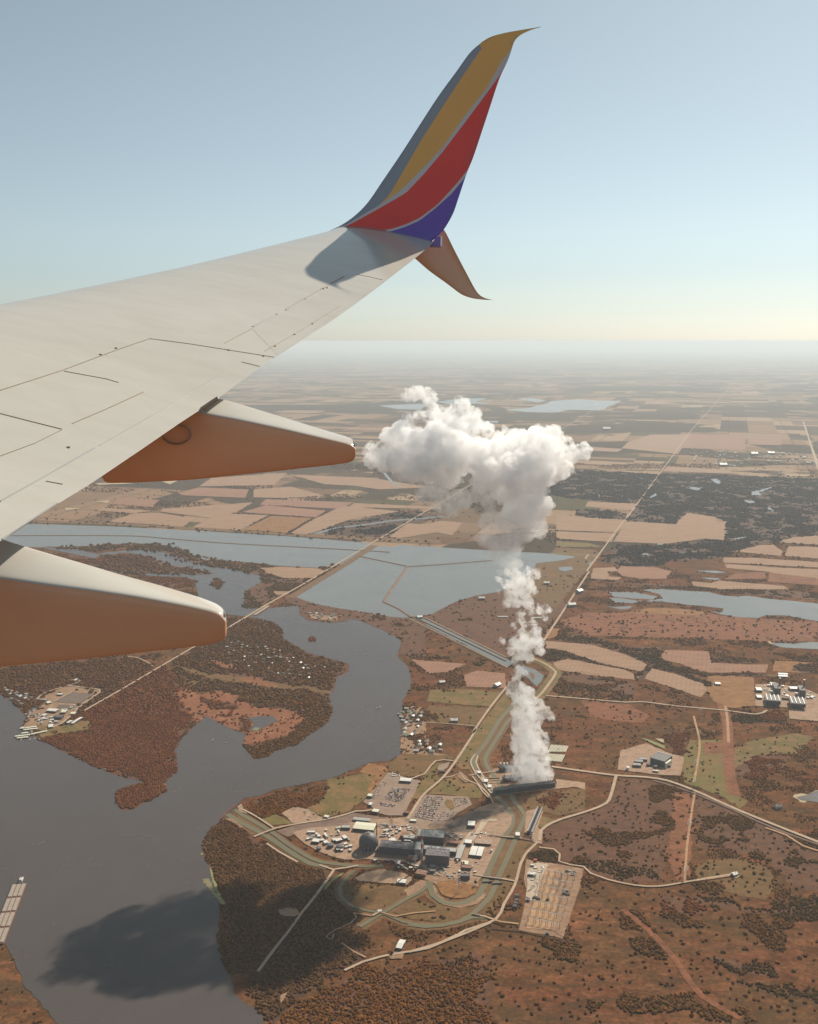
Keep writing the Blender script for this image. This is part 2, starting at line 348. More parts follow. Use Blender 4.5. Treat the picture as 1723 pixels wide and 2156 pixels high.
# the ground itself, out to the horizon
S = 330000
gm = mesh('ground', [(-S, -3000, 0), (S, -3000, 0), (S, S, 0), (-S, S, 0)], [(0, 1, 2, 3)])
link('ground', gm, None, [M['ground']], kind='structure')
# ============================================================ RIVERS AND LAKES
W1, W2, W3 = .35, .6, .85
def zz(fr, pts): return [dp(fr, *p) for p in pts]
river = (zz('K', [(-900, 300), (0, 600), (100, 650), (200, 740), (280, 830), (245, 900), (200, 960), (330, 1000), (400, 1075), (560, 1130), (650, 1190), (800, 1260), (1000, 1360), (1250, 1450), (1400, 1490)])
         + zz('C', [(500, 1128), (615, 1160), (570, 1168), (490, 1192), (484, 1240), (515, 1280), (560, 1272), (640, 1232), (705, 1195), (692, 1160), (750, 1110), (745, 1060), (735, 1022), (770, 970), (810, 930), (870, 880), (930, 912), (1000, 942), (1038, 955), (1020, 1003), (1075, 1062), (1130, 1050), (1165, 1025), (1250, 1000), (1330, 940), (1380, 910), (1400, 860), (1385, 800), (1410, 760), (1415, 720), (1470, 690), (1470, 660), (1400, 642), (1290, 610), (1240, 580), (1192, 552), (1190, 512), (1150, 482), (1090, 470), (1060, 462), (960, 452), (880, 420), (835, 372), (820, 312), (780, 297), (700, 292), (520, 280), (400, 262), (300, 215), (450, 190), (560, 180), (650, 178), (720, 195), (800, 225), (880, 240), (1000, 262), (1110, 292), (1090, 325), (1035, 352), (1028, 400), (1060, 425), (1130, 428)])
         + zz('M', [(600, 630), (700, 620), (770, 620), (780, 690), (850, 730), (1000, 745), (1130, 735), (1160, 715), (1230, 730), (1350, 770), (1400, 800), (1500, 840), (1540, 870), (1535, 930), (1512, 980), (1530, 1020), (1590, 1070), (1605, 1120), (1620, 1180), (1600, 1260), (1550, 1330), (1555, 1380), (1530, 1450), (1540, 1550), (1530, 1650), (1540, 1723)])
         + zz('C', [(1690, 1042), (1640, 1068), (1560, 1075), (1500, 1100), (1400, 1140), (1260, 1170), (1150, 1190), (1100, 1215), (1030, 1225)])
         + zz('D', [(1000, 225), (935, 280), (890, 320), (860, 370), (848, 430), (880, 470), (900, 540), (930, 620), (925, 700), (918, 800), (935, 880), (975, 960), (985, 1010), (1040, 1060), (1110, 1110), (1090, 1500), (500, 1800), (330, 1240), (240, 1141), (160, 1040), (100, 980), (60, 870), (0, 770), (-900, 500)]))
sheet('river', 'Z', river, W1, 'water', amp=3.5, step=14, dens=0, seed=3)
lake = (zz('L', [(-400, 112), (90, 118), (240, 125), (860, 145), (1723, 190)]) + zz('M', [(700, 95), (1290, 145), (1340, 165)])
        + zz('N', [(20, 60), (60, 42), (600, 75), (900, 95), (1130, 105), (1500, 125), (1610, 150), (1480, 178), (1260, 205), (1240, 260), (1190, 340), (1120, 400), (900, 460), (720, 490), (560, 540), (420, 610), (350, 650), (200, 672), (130, 680), (0, 687)])
        + zz('M', [(1600, 712), (1450, 700), (1250, 665), (1000, 625), (880, 600), (740, 555), (800, 500), (1000, 330), (910, 332), (600, 315), (440, 295), (250, 280), (0, 240)])
        + zz('L', [(1600, 395), (1420, 400), (1250, 335), (1100, 285), (900, 275), (650, 290), (400, 302), (240, 300), (-400, 300)]))
sheet('reservoir', 'Z', lake, W1, 'lake', amp=3, step=30, dens=0, seed=4)
# islands and spits
sheet('wooded_island', 'C', [(440, 205), (520, 190), (620, 205), (700, 240), (800, 260), (905, 280), (820, 284), (700, 272), (600, 278), (480, 268), (420, 240)], W2, 'wood_floor', 5, 15, .8, 'brown')
sheet('small_island', 'C', [(897, 305), (915, 298), (935, 310), (935, 330), (918, 347), (902, 335)], W2, 'wood_floor', 3, 10, 1, 'brown')
sheet('tiny_island', 'M', [(848, 862), (868, 850), (898, 868), (890, 884), (860, 886)], W2, 'wood_floor', 2, 8, 1, 'redwood')
sheet('backwater', 'C', [(180, 172), (330, 178), (420, 200), (400, 215), (300, 195)], W2, 'water', 3, 12, 0)
sheet('inlet', 'C', [(1040, 888), (1100, 880), (1150, 880), (1172, 900), (1130, 918), (1090, 940), (1060, 945), (1050, 930), (1075, 912)], W2, 'water', 3, 12, 0)
sheet('inlet_shallows', 'C', [(1060, 940), (1075, 928), (1096, 930), (1085, 942)], W3, 'silt', 1, 8, 0)
sheet('silt_shoal', 'D', [(882, 478), (895, 500), (915, 560), (935, 610), (952, 625), (945, 650), (925, 630), (905, 570), (890, 520)], W2, 'algae', 2, 8, 0)
sheet('silt_plume', 'D', [(850, 535), (880, 530), (925, 625), (900, 600)], W2, 'silt', 4, 8, 0)
sheet('silt_spot', 'D', [(846, 424), (855, 424), (855, 433), (846, 433)], W3, 'algae', 1, 5, 0)
# other ponds
sheet('pond', 'O', [(340, 1095), (520, 1098), (670, 1125), (640, 1145), (520, 1140), (380, 1128)], W1, 'lake', 4, 20, 0)
sheet('long_pond', 'O', [(350, 1133), (440, 1140), (640, 1165), (600, 1150), (700, 1140), (680, 1110), (560, 1080), (700, 1075), (860, 1088), (1000, 1095), (1100, 1120), (1180, 1125), (1260, 1120), (1400, 1140), (1560, 1155), (1800, 1180), (1800, 1300), (1640, 1275), (1500, 1250), (1380, 1250), (1330, 1268), (1200, 1262), (1090, 1245), (1010, 1220), (1090, 1230), (1100, 1205), (980, 1190), (860, 1180), (740, 1165), (690, 1158), (560, 1158), (500, 1172), (380, 1165)], W1, 'lake', 4, 20, 0)
sheet('pond_channel', 'O', [(320, 1187), (400, 1195), (500, 1187), (480, 1205), (420, 1210)], W1, 'lake', 3, 14, 0)
sheet('marsh_pool', 'O', [(915, 955), (1050, 955), (1120, 968), (1040, 972)], W1, 'lake', 2, 14, 0)
sheet('marsh_pool', 'O', [(950, 1000), (1070, 1005), (1080, 1018), (1000, 1012)], W1, 'lake', 2, 14, 0)
sheet('side_pond', 'O', [(1385, 1425), (1430, 1430), (1560, 1435), (1680, 1425), (1800, 1430), (1800, 1475), (1660, 1470), (1500, 1462), (1420, 1445)], W1, 'lake', 3, 14, 0)
sheet('sand_spit', 'O', [(1383, 1424), (1405, 1421), (1430, 1436), (1410, 1440)], W2, 'sand', 1, 8, 0)
sheet('quarry_pond', 'J', [(1560, 1320), (1640, 1300), (1700, 1275), (1800, 1270), (1800, 1370), (1650, 1350), (1590, 1340)], W2, 'water', 3, 10, 0)
sheet('quarry_shore', 'J', [(1532, 1318), (1545, 1298), (1600, 1290), (1650, 1300), (1700, 1268), (1810, 1262), (1810, 1380), (1680, 1345), (1650, 1345), (1620, 1362), (1580, 1355), (1570, 1335)], W1, 'sand', 2, 8, 0)
for nm, pts in dict(a=[(1010, 350), (1060, 350), (1085, 375), (1070, 390), (1040, 380)], b=[(870, 400), (960, 412), (940, 432), (880, 420)], c=[(610, 470), (660, 440), (665, 465), (625, 480)], d=[(1280, 440), (1330, 425), (1350, 460), (1290, 460)], e=[(1330, 430), (1420, 400), (1425, 410), (1345, 440)], f=[(1220, 490), (1310, 500), (1300, 515), (1255, 512)], g=[(1375, 542), (1400, 540), (1438, 565), (1420, 568)], h=[(1150, 745), (1250, 730), (1255, 740), (1180, 755)], i=[(550, 850), (600, 838), (610, 855), (570, 862)], j=[(275, 455), (290, 455), (285, 480), (277, 475)], k=[(420, 465), (450, 462), (445, 475)], l=[(210, 910), (240, 895), (240, 905), (220, 925)], m=[(10, 935), (100, 930), (110, 950), (60, 965), (20, 955)]).items():
    sheet('forest_pool', 'O', pts, 1.2, 'lake', 6, 25, 0)
sheet('far_lake', 'A', [(620, 290), (700, 285), (760, 270), (790, 258), (880, 253), (960, 258), (1032, 258), (1000, 272), (960, 292), (850, 290), (800, 300), (700, 298)], 3.0, 'lake', 40, 300, 0)
sheet('far_lake', 'A', [(670, 250), (720, 249), (770, 258), (740, 264), (700, 258)], 3.0, 'lake', 30, 300, 0)
sheet('far_lake', 'A', [(180, 275), (240, 272), (300, 270), (350, 268), (330, 290), (250, 288)], 3.0, 'lake', 30, 300, 0)
sheet('far_lake', 'A', [(380, 262), (480, 250), (560, 250), (520, 262), (580, 266), (430, 272)], 3.0, 'lake', 30, 300, 0)
sheet('far_lake', 'A', [(540, 328), (600, 329), (600, 336), (545, 334)], 3.0, 'lake', 20, 300, 0)
ribbon('creek', 'P', [(1195, 362), (1300, 335), (1440, 318), (1560, 300), (1690, 290), (1800, 280)], 42, .8, 'lake')
ribbon('creek', 'A', [(200, 510), (215, 530), (235, 548), (260, 560)], 30, 1.2, 'lake')
# dikes through the reservoir
DK = [(-.5, 0), (-.25, 2.5), (.25, 2.5), (.5, 0)]
ribbon('dike', 'L', [(60, 213), (950, 215), (1250, 235), (1723, 272), (2300, 302), (2800, 330), (2930, 338)], 15, W2, 'dike', prof=DK)
ribbon('dike', 'M', [(1215, 243), (1400, 282), (1590, 322)], 14, W2, 'dike', True, DK)
ribbon('dike', 'N', [(125, 235), (400, 218), (890, 178)], 13, W2, 'dike', True, DK)
ribbon('dike', 'M', [(1588, 322), (1480, 480), (1408, 588)], 16, W2, 'dike', True, DK)
ribbon('dike', 'M', [(1408, 588), (1520, 640), (1620, 705)], 16, W2, 'dike', True, DK)
# ============================================================ CANALS
BK = [(-.5, 0), (-.32, 3.2), (-.22, 3.2), (-.12, .2), (.12, .2), (.22, 3.2), (.32, 3.2), (.5, 0)]
def canal(fr, pts, wd, bank, z=W1, mat='canal', name='canal'):
    ribbon(name + '_bank', fr, pts, wd + bank, z - .15, 'bank')
    ribbon(name, fr, pts, wd, z + .25, mat)
sheet('canal_basin', 'N', [(180, 690), (255, 682), (990, 1035), (1070, 1080), (1010, 1115)], W1, 'lake', 1, 30, 0)
ribbon('dike', 'N', [(205, 685), (990, 1062)], 10, W2, 'dike', True, DK)
ribbon('canal_edge', 'N', [(270, 680), (1000, 1035)], 12, W2, 'gravel', True, DK)
ribbon('canal_edge', 'N', [(150, 695), (1010, 1125)], 12, W2, 'gravel', True, DK)
sheet('forebay', 'N', [(1100, 1100), (1160, 1105), (1250, 1135), (1330, 1190), (1310, 1230), (1265, 1285), (1215, 1240), (1170, 1200), (1090, 1150)], W1, 'lake', 3, 20, 0)
sheet('forebay_bar', 'N', [(1200, 1165), (1240, 1175), (1240, 1215), (1225, 1225)], W2, 'red_grass', 2, 12, 0)
canal('I', [(860, -190), (790, -100), (700, 0), (640, 100), (560, 230), (480, 330), (445, 400), (490, 500), (550, 570), (600, 650), (660, 710), (750, 800), (815, 900), (810, 1000), (740, 1110), (690, 1220), (630, 1340), (580, 1460), (555, 1560), (500, 1650), (400, 1710), (280, 1735), (150, 1710), (70, 1650), (40, 1560), (55, 1440)], 15, 20)
canal('I', [(950, -170), (860, -60), (780, 10), (700, 130), (600, 290), (560, 370), (580, 440), (640, 520), (710, 620), (800, 710), (850, 790), (900, 840), (940, 905), (890, 1020), (850, 1120), (800, 1230), (750, 1350), (705, 1440), (665, 1540), (600, 1680), (520, 1760), (430, 1840), (330, 1895), (150, 1935), (0, 1945), (-160, 1925)], 13, 18)
ribbon('canal_lining', 'I', [(470, 330), (425, 395), (470, 500), (530, 570), (580, 650), (625, 700)], 4.5, 1.6, 'concrete')
ribbon('canal_lining', 'I', [(495, 340), (475, 400), (515, 490), (560, 560), (620, 650)], 4.5, 1.6, 'concrete')
sheet('spillway', 'I', [(470, 480), (515, 480), (525, 505), (485, 510)], 1.9, 'concrete')
sheet('spillway', 'I', [(520, 540), (570, 545), (590, 590), (545, 590)], 1.9, 'concrete')
sheet('spillway', 'I', [(570, 620), (620, 620), (630, 660), (590, 670)], 1.9, 'concrete')
canal('Q', [(1700, 440), (1600, 440), (1480, 480), (1300, 490), (1150, 468), (1060, 430), (1000, 408), (900, 392), (800, 360), (735, 300), (730, 240), (780, 170), (830, 130)], 9, 18, mat='canal', name='ditch')
canal('G', [(340, 500), (400, 545), (650, 690), (800, 800), (1000, 925), (1100, 962), (1350, 990), (1560, 1000), (1640, 990)], 13, 12, name='intake')
canal('G', [(270, 540), (350, 590), (480, 660), (620, 735), (790, 850), (900, 920), (1000, 975), (1150, 1010)], 16, 10, name='intake')
canal('Q', [(1330, 140), (1320, 220), (1260, 270), (1180, 310), (1060, 380), (960, 440), (860, 500)], 11, 20, name='ditch')
ribbon('floating_boom', 'G', [(215, 580), (270, 520), (350, 460)], 3.5, 1.1, 'reed')
# ============================================================ LAND PATCHES
B1, B2, B3, B4 = .12, .2, .28, 1.05
# woods
sheet('woodland', 'K', [(0, 330), (500, 260), (1000, 215), (1300, 195), (1640, 300), (1400, 450), (930, 745), (850, 830), (600, 1000), (420, 1075), (240, 900), (280, 830), (200, 740), (100, 650), (-400, 480)], B1, 'wood_floor', 14, 22, .8, 'brown')
sheet('woodland', 'C', [(370, 850), (700, 660), (760, 760), (740, 780), (800, 900), (765, 960), (740, 1050), (745, 1100), (690, 1160), (705, 1195), (640, 1235), (515, 1280), (484, 1240), (490, 1190), (600, 1160), (340, 1065), (180, 980), (260, 930)], B1, 'wood_floor', 14, 22, .95, 'redwood')
sheet('woodland', 'C', [(950, 470), (1060, 465), (1150, 485), (1190, 515), (1195, 555), (1290, 612), (1460, 660), (1460, 690), (1410, 725), (1380, 800), (1395, 860), (1370, 910), (1250, 1000), (1160, 1025), (1075, 1062), (1030, 1000), (1180, 970), (1290, 880), (1200, 850), (1000, 850), (830, 760), (760, 720), (720, 660), (820, 590), (940, 560)], B1, 'wood_floor', 14, 22, .75, 'mixed')
sheet('clearing', 'C', [(710, 655), (900, 700), (1040, 715), (1200, 745), (1390, 770), (1395, 785), (1180, 765), (1020, 740), (880, 725)], B2, 'meadow', 4, 15, .12, 'olive')
sheet('clearing', 'C', [(780, 725), (880, 735), (870, 750), (800, 745)], B2, 'meadow', 4, 15, .1, 'olive')
sheet('clearing', 'C', [(880, 640), (990, 660), (1020, 690), (920, 670)], B2, 'reed', 4, 15, .1, 'olive')
sheet('clearing', 'C', [(1000, 720), (1070, 712), (1180, 755), (1060, 745)], B2, 'reed', 4, 15, .15, 'olive')
sheet('reed_bed', 'C', [(735, 775), (790, 765), (850, 790), (900, 770), (1000, 790), (1060, 840), (1200, 850), (1290, 880), (1240, 940), (1180, 970), (1040, 998), (1020, 1000), (1040, 955), (1000, 940), (930, 912), (870, 880), (830, 910), (790, 860), (760, 820)], B3, 'reed', 6, 15, .08, 'redwood')
sheet('grove', 'C', [(850, 800), (1000, 830), (1010, 850), (900, 850)], B4 - .7, 'wood_floor', 4, 12, .5, 'redwood')
sheet('grove', 'C', [(1005, 880), (1040, 900), (1045, 945), (1010, 940)], B4 - .7, 'wood_floor', 4, 12, .8, 'redwood')
sheet('woodland', 'D', [(890, 320), (935, 282), (985, 285), (1100, 375), (1200, 430), (1290, 480), (1390, 500), (1380, 560), (1290, 650), (1180, 770), (1060, 930), (975, 960), (935, 880), (920, 790), (930, 690), (930, 620), (880, 470), (850, 430), (862, 370)], B1, 'wood_floor', 14, 22, .95, 'grey')
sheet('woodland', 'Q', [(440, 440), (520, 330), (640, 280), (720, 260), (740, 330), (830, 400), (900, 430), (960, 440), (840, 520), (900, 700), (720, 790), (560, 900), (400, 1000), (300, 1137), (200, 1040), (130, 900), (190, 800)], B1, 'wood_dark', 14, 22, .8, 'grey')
sheet('woodland', 'D', [(1025, 235), (1100, 190), (1210, 145), (1250, 150), (1400, 170), (1385, 200), (1280, 230), (1200, 245), (1120, 278), (1060, 255)], B2, 'wood_floor', 4, 15, 1, 'orange')
sheet('woodland', 'D', [(1250, 470), (1320, 480), (1390, 495), (1370, 520), (1300, 510)], B2, 'wood_floor', 4, 15, 1, 'orange')
sheet('thicket', 'D', [(1265, 165), (1400, 130), (1510, 105), (1510, 112), (1400, 145)], B2, 'wood_floor', 2, 12, .9, 'olive')
sheet('thicket', 'E', [(500, 428), (560, 402), (622, 418), (632, 455), (580, 462), (520, 446)], B2, 'wood_dark', 2, 12, 1, 'green')
sheet('woodland', 'E', [(600, 300), (840, 215), (880, 110), (1100, 125), (1195, 170), (1190, 300), (1100, 330), (1080, 430), (1060, 530), (900, 545), (780, 510), (740, 480), (650, 452), (630, 415), (560, 390), (570, 340)], B1, 'wood_floor', 14, 22, .42, 'mixed')
sheet('woodland', 'E', [(640, 455), (740, 480), (790, 515), (900, 540), (1060, 545), (1050, 500), (900, 470), (760, 450)], B2, 'wood_floor', 12, 16, .75, 'green')
sheet('woodland', 'E', [(1200, 180), (1390, 245), (1723, 380), (1800, 420), (1800, 620), (1620, 560), (1520, 460), (1400, 420), (1220, 400)], B1, 'wood_floor', 14, 22, .35, 'olive')
sheet('scrubland', 'E', [(-300, 860), (0, 850), (150, 800), (370, 720), (640, 790), (700, 600), (760, 520), (1050, 570), (1170, 550), (1300, 520), (1450, 640), (1700, 700), (2100, 760), (2100, 1500), (-700, 1500), (-620, 1180), (-400, 980)], B1 - .04, 'ground', 6, 30, .30, 'mixed')
sheet('scrubland', 'E', [(1240, 620), (1500, 660), (1723, 600), (1900, 600), (1900, 700), (1600, 700), (1450, 670), (1300, 655)], B2, 'wood_floor', 12, 16, .9, 'green')
sheet('scrubland', 'E', [(1260, 860), (1500, 900), (1560, 950), (1400, 930)], B2, 'wood_floor', 12, 16, .9, 'green')
sheet('scrubland', 'E', [(1340, 960), (1723, 1010), (1800, 1050), (1500, 1010)], B2, 'wood_floor', 12, 16, .8, 'green')
sheet('scrubland', 'E', [(1040, 600), (1240, 610), (1230, 680), (1080, 680)], B2, 'wood_floor', 12, 16, .5, 'redwood')
sheet('woodland', 'E', [(60, 900), (280, 840), (330, 900), (240, 930), (100, 940)], B2, 'wood_floor', 12, 16, .7, 'green')
sheet('woodland', 'Q', [(350, 1130), (560, 960), (760, 830), (1000, 780), (1200, 760), (1723, 700), (1723, 1300), (300, 1300)], B2, 'wood_floor', 12, 16, .75, 'orange')
sheet('pasture', 'E', [(1190, 500), (1260, 450), (1400, 440), (1500, 480), (1560, 550), (1500, 620), (1380, 600), (1250, 560), (1200, 530)], B2 + .05, 'meadow', 4, 20, .05, 'olive')
sheet('bare_strip', 'E', [(1120, 170), (1200, 180), (1195, 300), (1180, 540), (1130, 540), (1080, 430), (1100, 330)], B3, 'red_grass', 5, 15, .06, 'olive')
ribbon('dirt_track', 'E', [(1160, 545), (1166, 460), (1172, 380), (1190, 250), (1205, 160)], 6, .5, 'track')
ribbon('dry_gully', 'E', [(900, 660), (1000, 740), (1060, 800), (1120, 870), (1180, 960), (1240, 1030), (1330, 1085), (1400, 1120)], 15, .4, 'red_grass')
sheet('scrub_field', 'B', [(700, 530), (1000, 560), (1200, 575), (1240, 690), (1200, 790), (980, 800), (830, 800), (740, 790), (740, 600)], B1, 'ground', 14, 22, .22, 'mixed')
sheet('red_field', 'B', [(830, 540), (1010, 556), (1090, 600), (1060, 625), (960, 620), (870, 600)], B2, 'red_grass', 6, 15, .03, 'olive')
sheet('pasture', 'B', [(1240, 690), (1390, 690), (1400, 760), (1370, 830), (1420, 900), (1460, 920), (1430, 950), (1370, 905), (1220, 850), (1205, 790)], B2, 'brightgreen', 4, 15, .02, 'olive')
sheet('reed_bed', 'B', [(1290, 700), (1365, 700), (1365, 740), (1300, 745)], B3, 'red_grass', 4, 12, .02, 'olive')
sheet('pasture', 'B', [(1410, 720), (1480, 690), (1640, 665), (1705, 678), (1640, 745), (1540, 745), (1470, 800), (1400, 800)], B2, 'green', 4, 15, .02, 'olive')
sheet('woodland', 'B', [(1400, 800), (1500, 745), (1600, 750), (1600, 800), (1480, 840), (1400, 830)], B3, 'wood_floor', 5, 15, .6, 'redwood')
ribbon('dirt_strip', 'B', [(1355, 540), (1380, 620), (1385, 720), (1390, 820), (1410, 900)], 34, .34, 'red_grass')
ribbon('dirt_track', 'B', [(1355, 460), (1362, 500), (1380, 600), (1386, 700)], 9, .45, 'track')
ribbon('dirt_track', 'B', [(1255, 600), (1277, 700), (1265, 800), (1255, 850)], 7, .45, 'track')
sheet('grass_verge', 'B', [(1385, 580), (1380, 620), (1395, 630), (1365, 600)], B3, 'bare', 2, 12)
# fields, right half
for pts, mt in [([(0, 585), (130, 600), (460, 630), (400, 703), (0, 690)], 'field'), ([(0, 697), (395, 712), (365, 768), (0, 745)], 'field'), ([(210, 500), (525, 515), (510, 560), (190, 535)], 'field'),
                ([(470, 632), (600, 637), (780, 652), (860, 577), (1050, 602), (1060, 635), (1120, 632), (1105, 755), (980, 745), (720, 780), (372, 765)], 'field'),
                ([(1450, 770), (1560, 737), (1800, 720), (1800, 790)], 'field'), ([(1170, 830), (1330, 790), (1430, 785), (1490, 830), (1480, 860), (1230, 835)], 'field'),
                ([(1530, 797), (1800, 802), (1800, 882), (1500, 860)], 'field'), ([(1100, 870), (1300, 872), (1800, 905), (1800, 940), (1100, 903)], 'field'),
                ([(1110, 912), (1500, 938), (1800, 950), (1800, 1010), (1550, 997), (1380, 962), (1120, 940)], 'field'), ([(890, 1027), (1020, 1037), (1070, 1022), (1500, 1057), (1530, 1080), (1100, 1080), (900, 1057)], 'field'),
                ([(240, 942), (390, 932), (410, 960), (340, 965), (350, 995), (430, 1000), (400, 1020), (225, 1008)], 'field'), ([(425, 927), (640, 932), (760, 960), (720, 1010), (560, 1012), (430, 990), (400, 960)], 'field_pink'),
                ([(1180, 975), (1370, 965), (1380, 1010), (1100, 1015)], 'red_grass'), ([(1400, 970), (1800, 1015), (1800, 1060), (1390, 1030)], 'red_grass'),
                ([(470, 110), (620, 60), (890, 60), (800, 188), (430, 150)], 'field'), ([(850, 100), (890, 62), (1245, 60), (1245, 165), (825, 148)], 'field_pink'),
                ([(1260, 85), (1480, 92), (1480, 130), (1260, 125)], 'field_pink'), ([(730, 270), (1150, 292), (1160, 318), (700, 302)], 'field'),
                ([(250, 288), (680, 308), (680, 325), (350, 300)], 'field'), ([(220, 140), (440, 155), (400, 175), (210, 165)], 'field'), ([(200, 230), (420, 240), (360, 262), (180, 255)], 'field')]:
    sheet('farm_field', 'O', pts, .9, mt, 5, 30, 0)
for pts, mt in [([(695, 317), (870, 332), (1000, 370), (1080, 405), (1060, 435), (900, 400), (760, 352), (700, 345)], 'field'), ([(725, 400), (780, 385), (990, 425), (1050, 450), (1040, 465), (850, 445), (740, 425)], 'field'),
                ([(1150, 352), (1310, 357), (1322, 400), (1480, 407), (1535, 407), (1525, 437), (1290, 437), (1200, 402), (1120, 385)], 'field_pink'), ([(1090, 420), (1180, 440), (1320, 490), (1280, 530), (1180, 495), (1070, 460)], 'field'),
                ([(1310, 442), (1480, 455), (1490, 560), (1400, 572), (1330, 545), (1300, 495)], 'orange_grass'), ([(1560, 392), (1700, 400), (1723, 440), (1550, 432)], 'orange_grass'),
                ([(190, 387), (400, 405), (330, 435), (260, 440)], 'field_pink'), ([(390, 447), (440, 430), (545, 440), (550, 495), (400, 490)], 'field_pink'), ([(700, 275), (750, 270), (740, 300), (700, 312)], 'orange_grass')]:
    sheet('farm_field', 'B', pts, .45, mt, 3, 25, 0)
sheet('pasture', 'B', [(265, 502), (400, 500), (540, 512), (500, 565), (400, 560), (250, 545)], .45, 'green', 3, 25, .01, 'olive')
sheet('pasture', 'B', [(260, 560), (490, 570), (440, 640), (240, 620)], .3, 'meadow', 3, 25, .25, 'mixed')
sheet('lawn', 'B', [(540, 520), (570, 500), (560, 560), (470, 690), (440, 750), (430, 800), (380, 800), (350, 770)], .3, 'green', 2, 25, .015, 'olive')
sheet('shore_scrub', 'B', [(200, 200), (500, 140), (545, 370), (530, 430), (380, 400), (150, 350), (140, 290), (80, 250)], .1, 'ground', 6, 25, .35, 'olive')
sheet('shore_marsh', 'B', [(240, 230), (420, 150), (540, 130), (700, 110), (780, 180), (700, 270), (560, 380)], .15, 'wood_floor', 6, 25, .16, 'mixed')
sheet('marsh', 'O', [(0, 800), (260, 820), (300, 850), (200, 950), (0, 1200), (-500, 1000), (-100, 900)], .15, 'meadow', 6, 25, .12, 'olive')
sheet('winter_crop', 'O', [(0, 760), (220, 775), (300, 800), (0, 800)], .5, 'brightgreen', 4, 25, 0)
sheet('winter_crop', 'O', [(0, 830), (250, 850), (280, 870), (0, 850)], .5, 'green', 4, 25, 0)
sheet('marsh', 'O', [(0, 1290), (200, 1230), (460, 1230), (500, 1215), (700, 1200), (900, 1210), (1080, 1250), (1300, 1270), (1723, 1290), (1723, 1420), (1380, 1420), (900, 1400), (200, 1380)], .15, 'red_grass', 6, 25, .035, 'mixed')
sheet('marsh_meadow', 'O', [(480, 1235), (600, 1200), (800, 1205), (1000, 1230), (950, 1250), (700, 1240)], .25, 'orange_grass', 5, 20, .03, 'mixed')
sheet('shore_scrub', 'O', [(150, 1020), (400, 1030), (700, 1060), (1000, 1085), (1300, 1110), (1723, 1150), (1723, 1100), (1400, 1085), (900, 1062), (500, 1030), (230, 1012)], .2, 'wood_floor', 5, 20, .6, 'olive')
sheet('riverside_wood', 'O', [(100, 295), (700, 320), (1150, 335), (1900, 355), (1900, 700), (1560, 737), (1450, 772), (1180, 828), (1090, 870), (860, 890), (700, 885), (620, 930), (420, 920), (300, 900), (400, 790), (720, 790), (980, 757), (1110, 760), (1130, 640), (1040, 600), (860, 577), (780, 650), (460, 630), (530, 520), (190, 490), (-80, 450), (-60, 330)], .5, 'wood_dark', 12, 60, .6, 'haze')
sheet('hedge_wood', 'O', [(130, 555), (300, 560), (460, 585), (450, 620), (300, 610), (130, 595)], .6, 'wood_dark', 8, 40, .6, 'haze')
sheet('woodland', 'B', [(740, 290), (900, 310), (1000, 340), (1130, 340), (1110, 400), (1080, 404), (1000, 368), (880, 330), (740, 315)], .2, 'wood_floor', 5, 20, .75, 'green')
sheet('hedge_wood', 'B', [(700, 345), (760, 355), (900, 403), (985, 425), (780, 385), (720, 400), (690, 385)], .2, 'wood_floor', 3, 20, .9, 'green')
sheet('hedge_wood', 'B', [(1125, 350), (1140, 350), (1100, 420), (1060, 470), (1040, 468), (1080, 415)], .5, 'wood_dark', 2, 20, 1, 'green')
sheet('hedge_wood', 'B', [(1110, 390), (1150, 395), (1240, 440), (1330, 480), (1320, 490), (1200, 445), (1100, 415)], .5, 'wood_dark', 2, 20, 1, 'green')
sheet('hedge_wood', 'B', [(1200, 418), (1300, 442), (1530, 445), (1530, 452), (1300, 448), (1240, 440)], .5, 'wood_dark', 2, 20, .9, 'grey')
sheet('woodland', 'B', [(720, 440), (880, 425), (960, 460), (1040, 480), (1030, 520), (850, 500), (720, 510)], .25, 'wood_floor', 4, 20, .5, 'mixed')
sheet('woodland', 'B', [(1320, 375), (1400, 385), (1480, 380), (1470, 402), (1330, 398)], .5, 'wood_floor', 3, 20, .6, 'grey')
sheet('woodland', 'B', [(1640, 405), (1800, 415), (1800, 450), (1620, 430)], .5, 'wood_dark', 3, 20, .8, 'grey')
sheet('woodland', 'B', [(1400, 595), (1500, 595), (1600, 600), (1600, 625), (1450, 628), (1390, 615)], .4, 'wood_dark', 3, 20, .9, 'green')
sheet('spoil_wood', 'B', [(1525, 590), (1560, 575), (1590, 590), (1600, 620), (1520, 622)], .5, 'wood_dark', 2, 20, 1, 'redwood')
sheet('woodland', 'B', [(1150, 660), (1230, 670), (1225, 740), (1170, 745)], .3, 'wood_floor', 3, 20, .8, 'redwood')
sheet('riverside_houses_ground', 'B', [(190, 560), (240, 570), (250, 650), (240, 730), (340, 750), (150, 740), (160, 640)], .3, 'bare', 4, 20, .5, 'mixed')
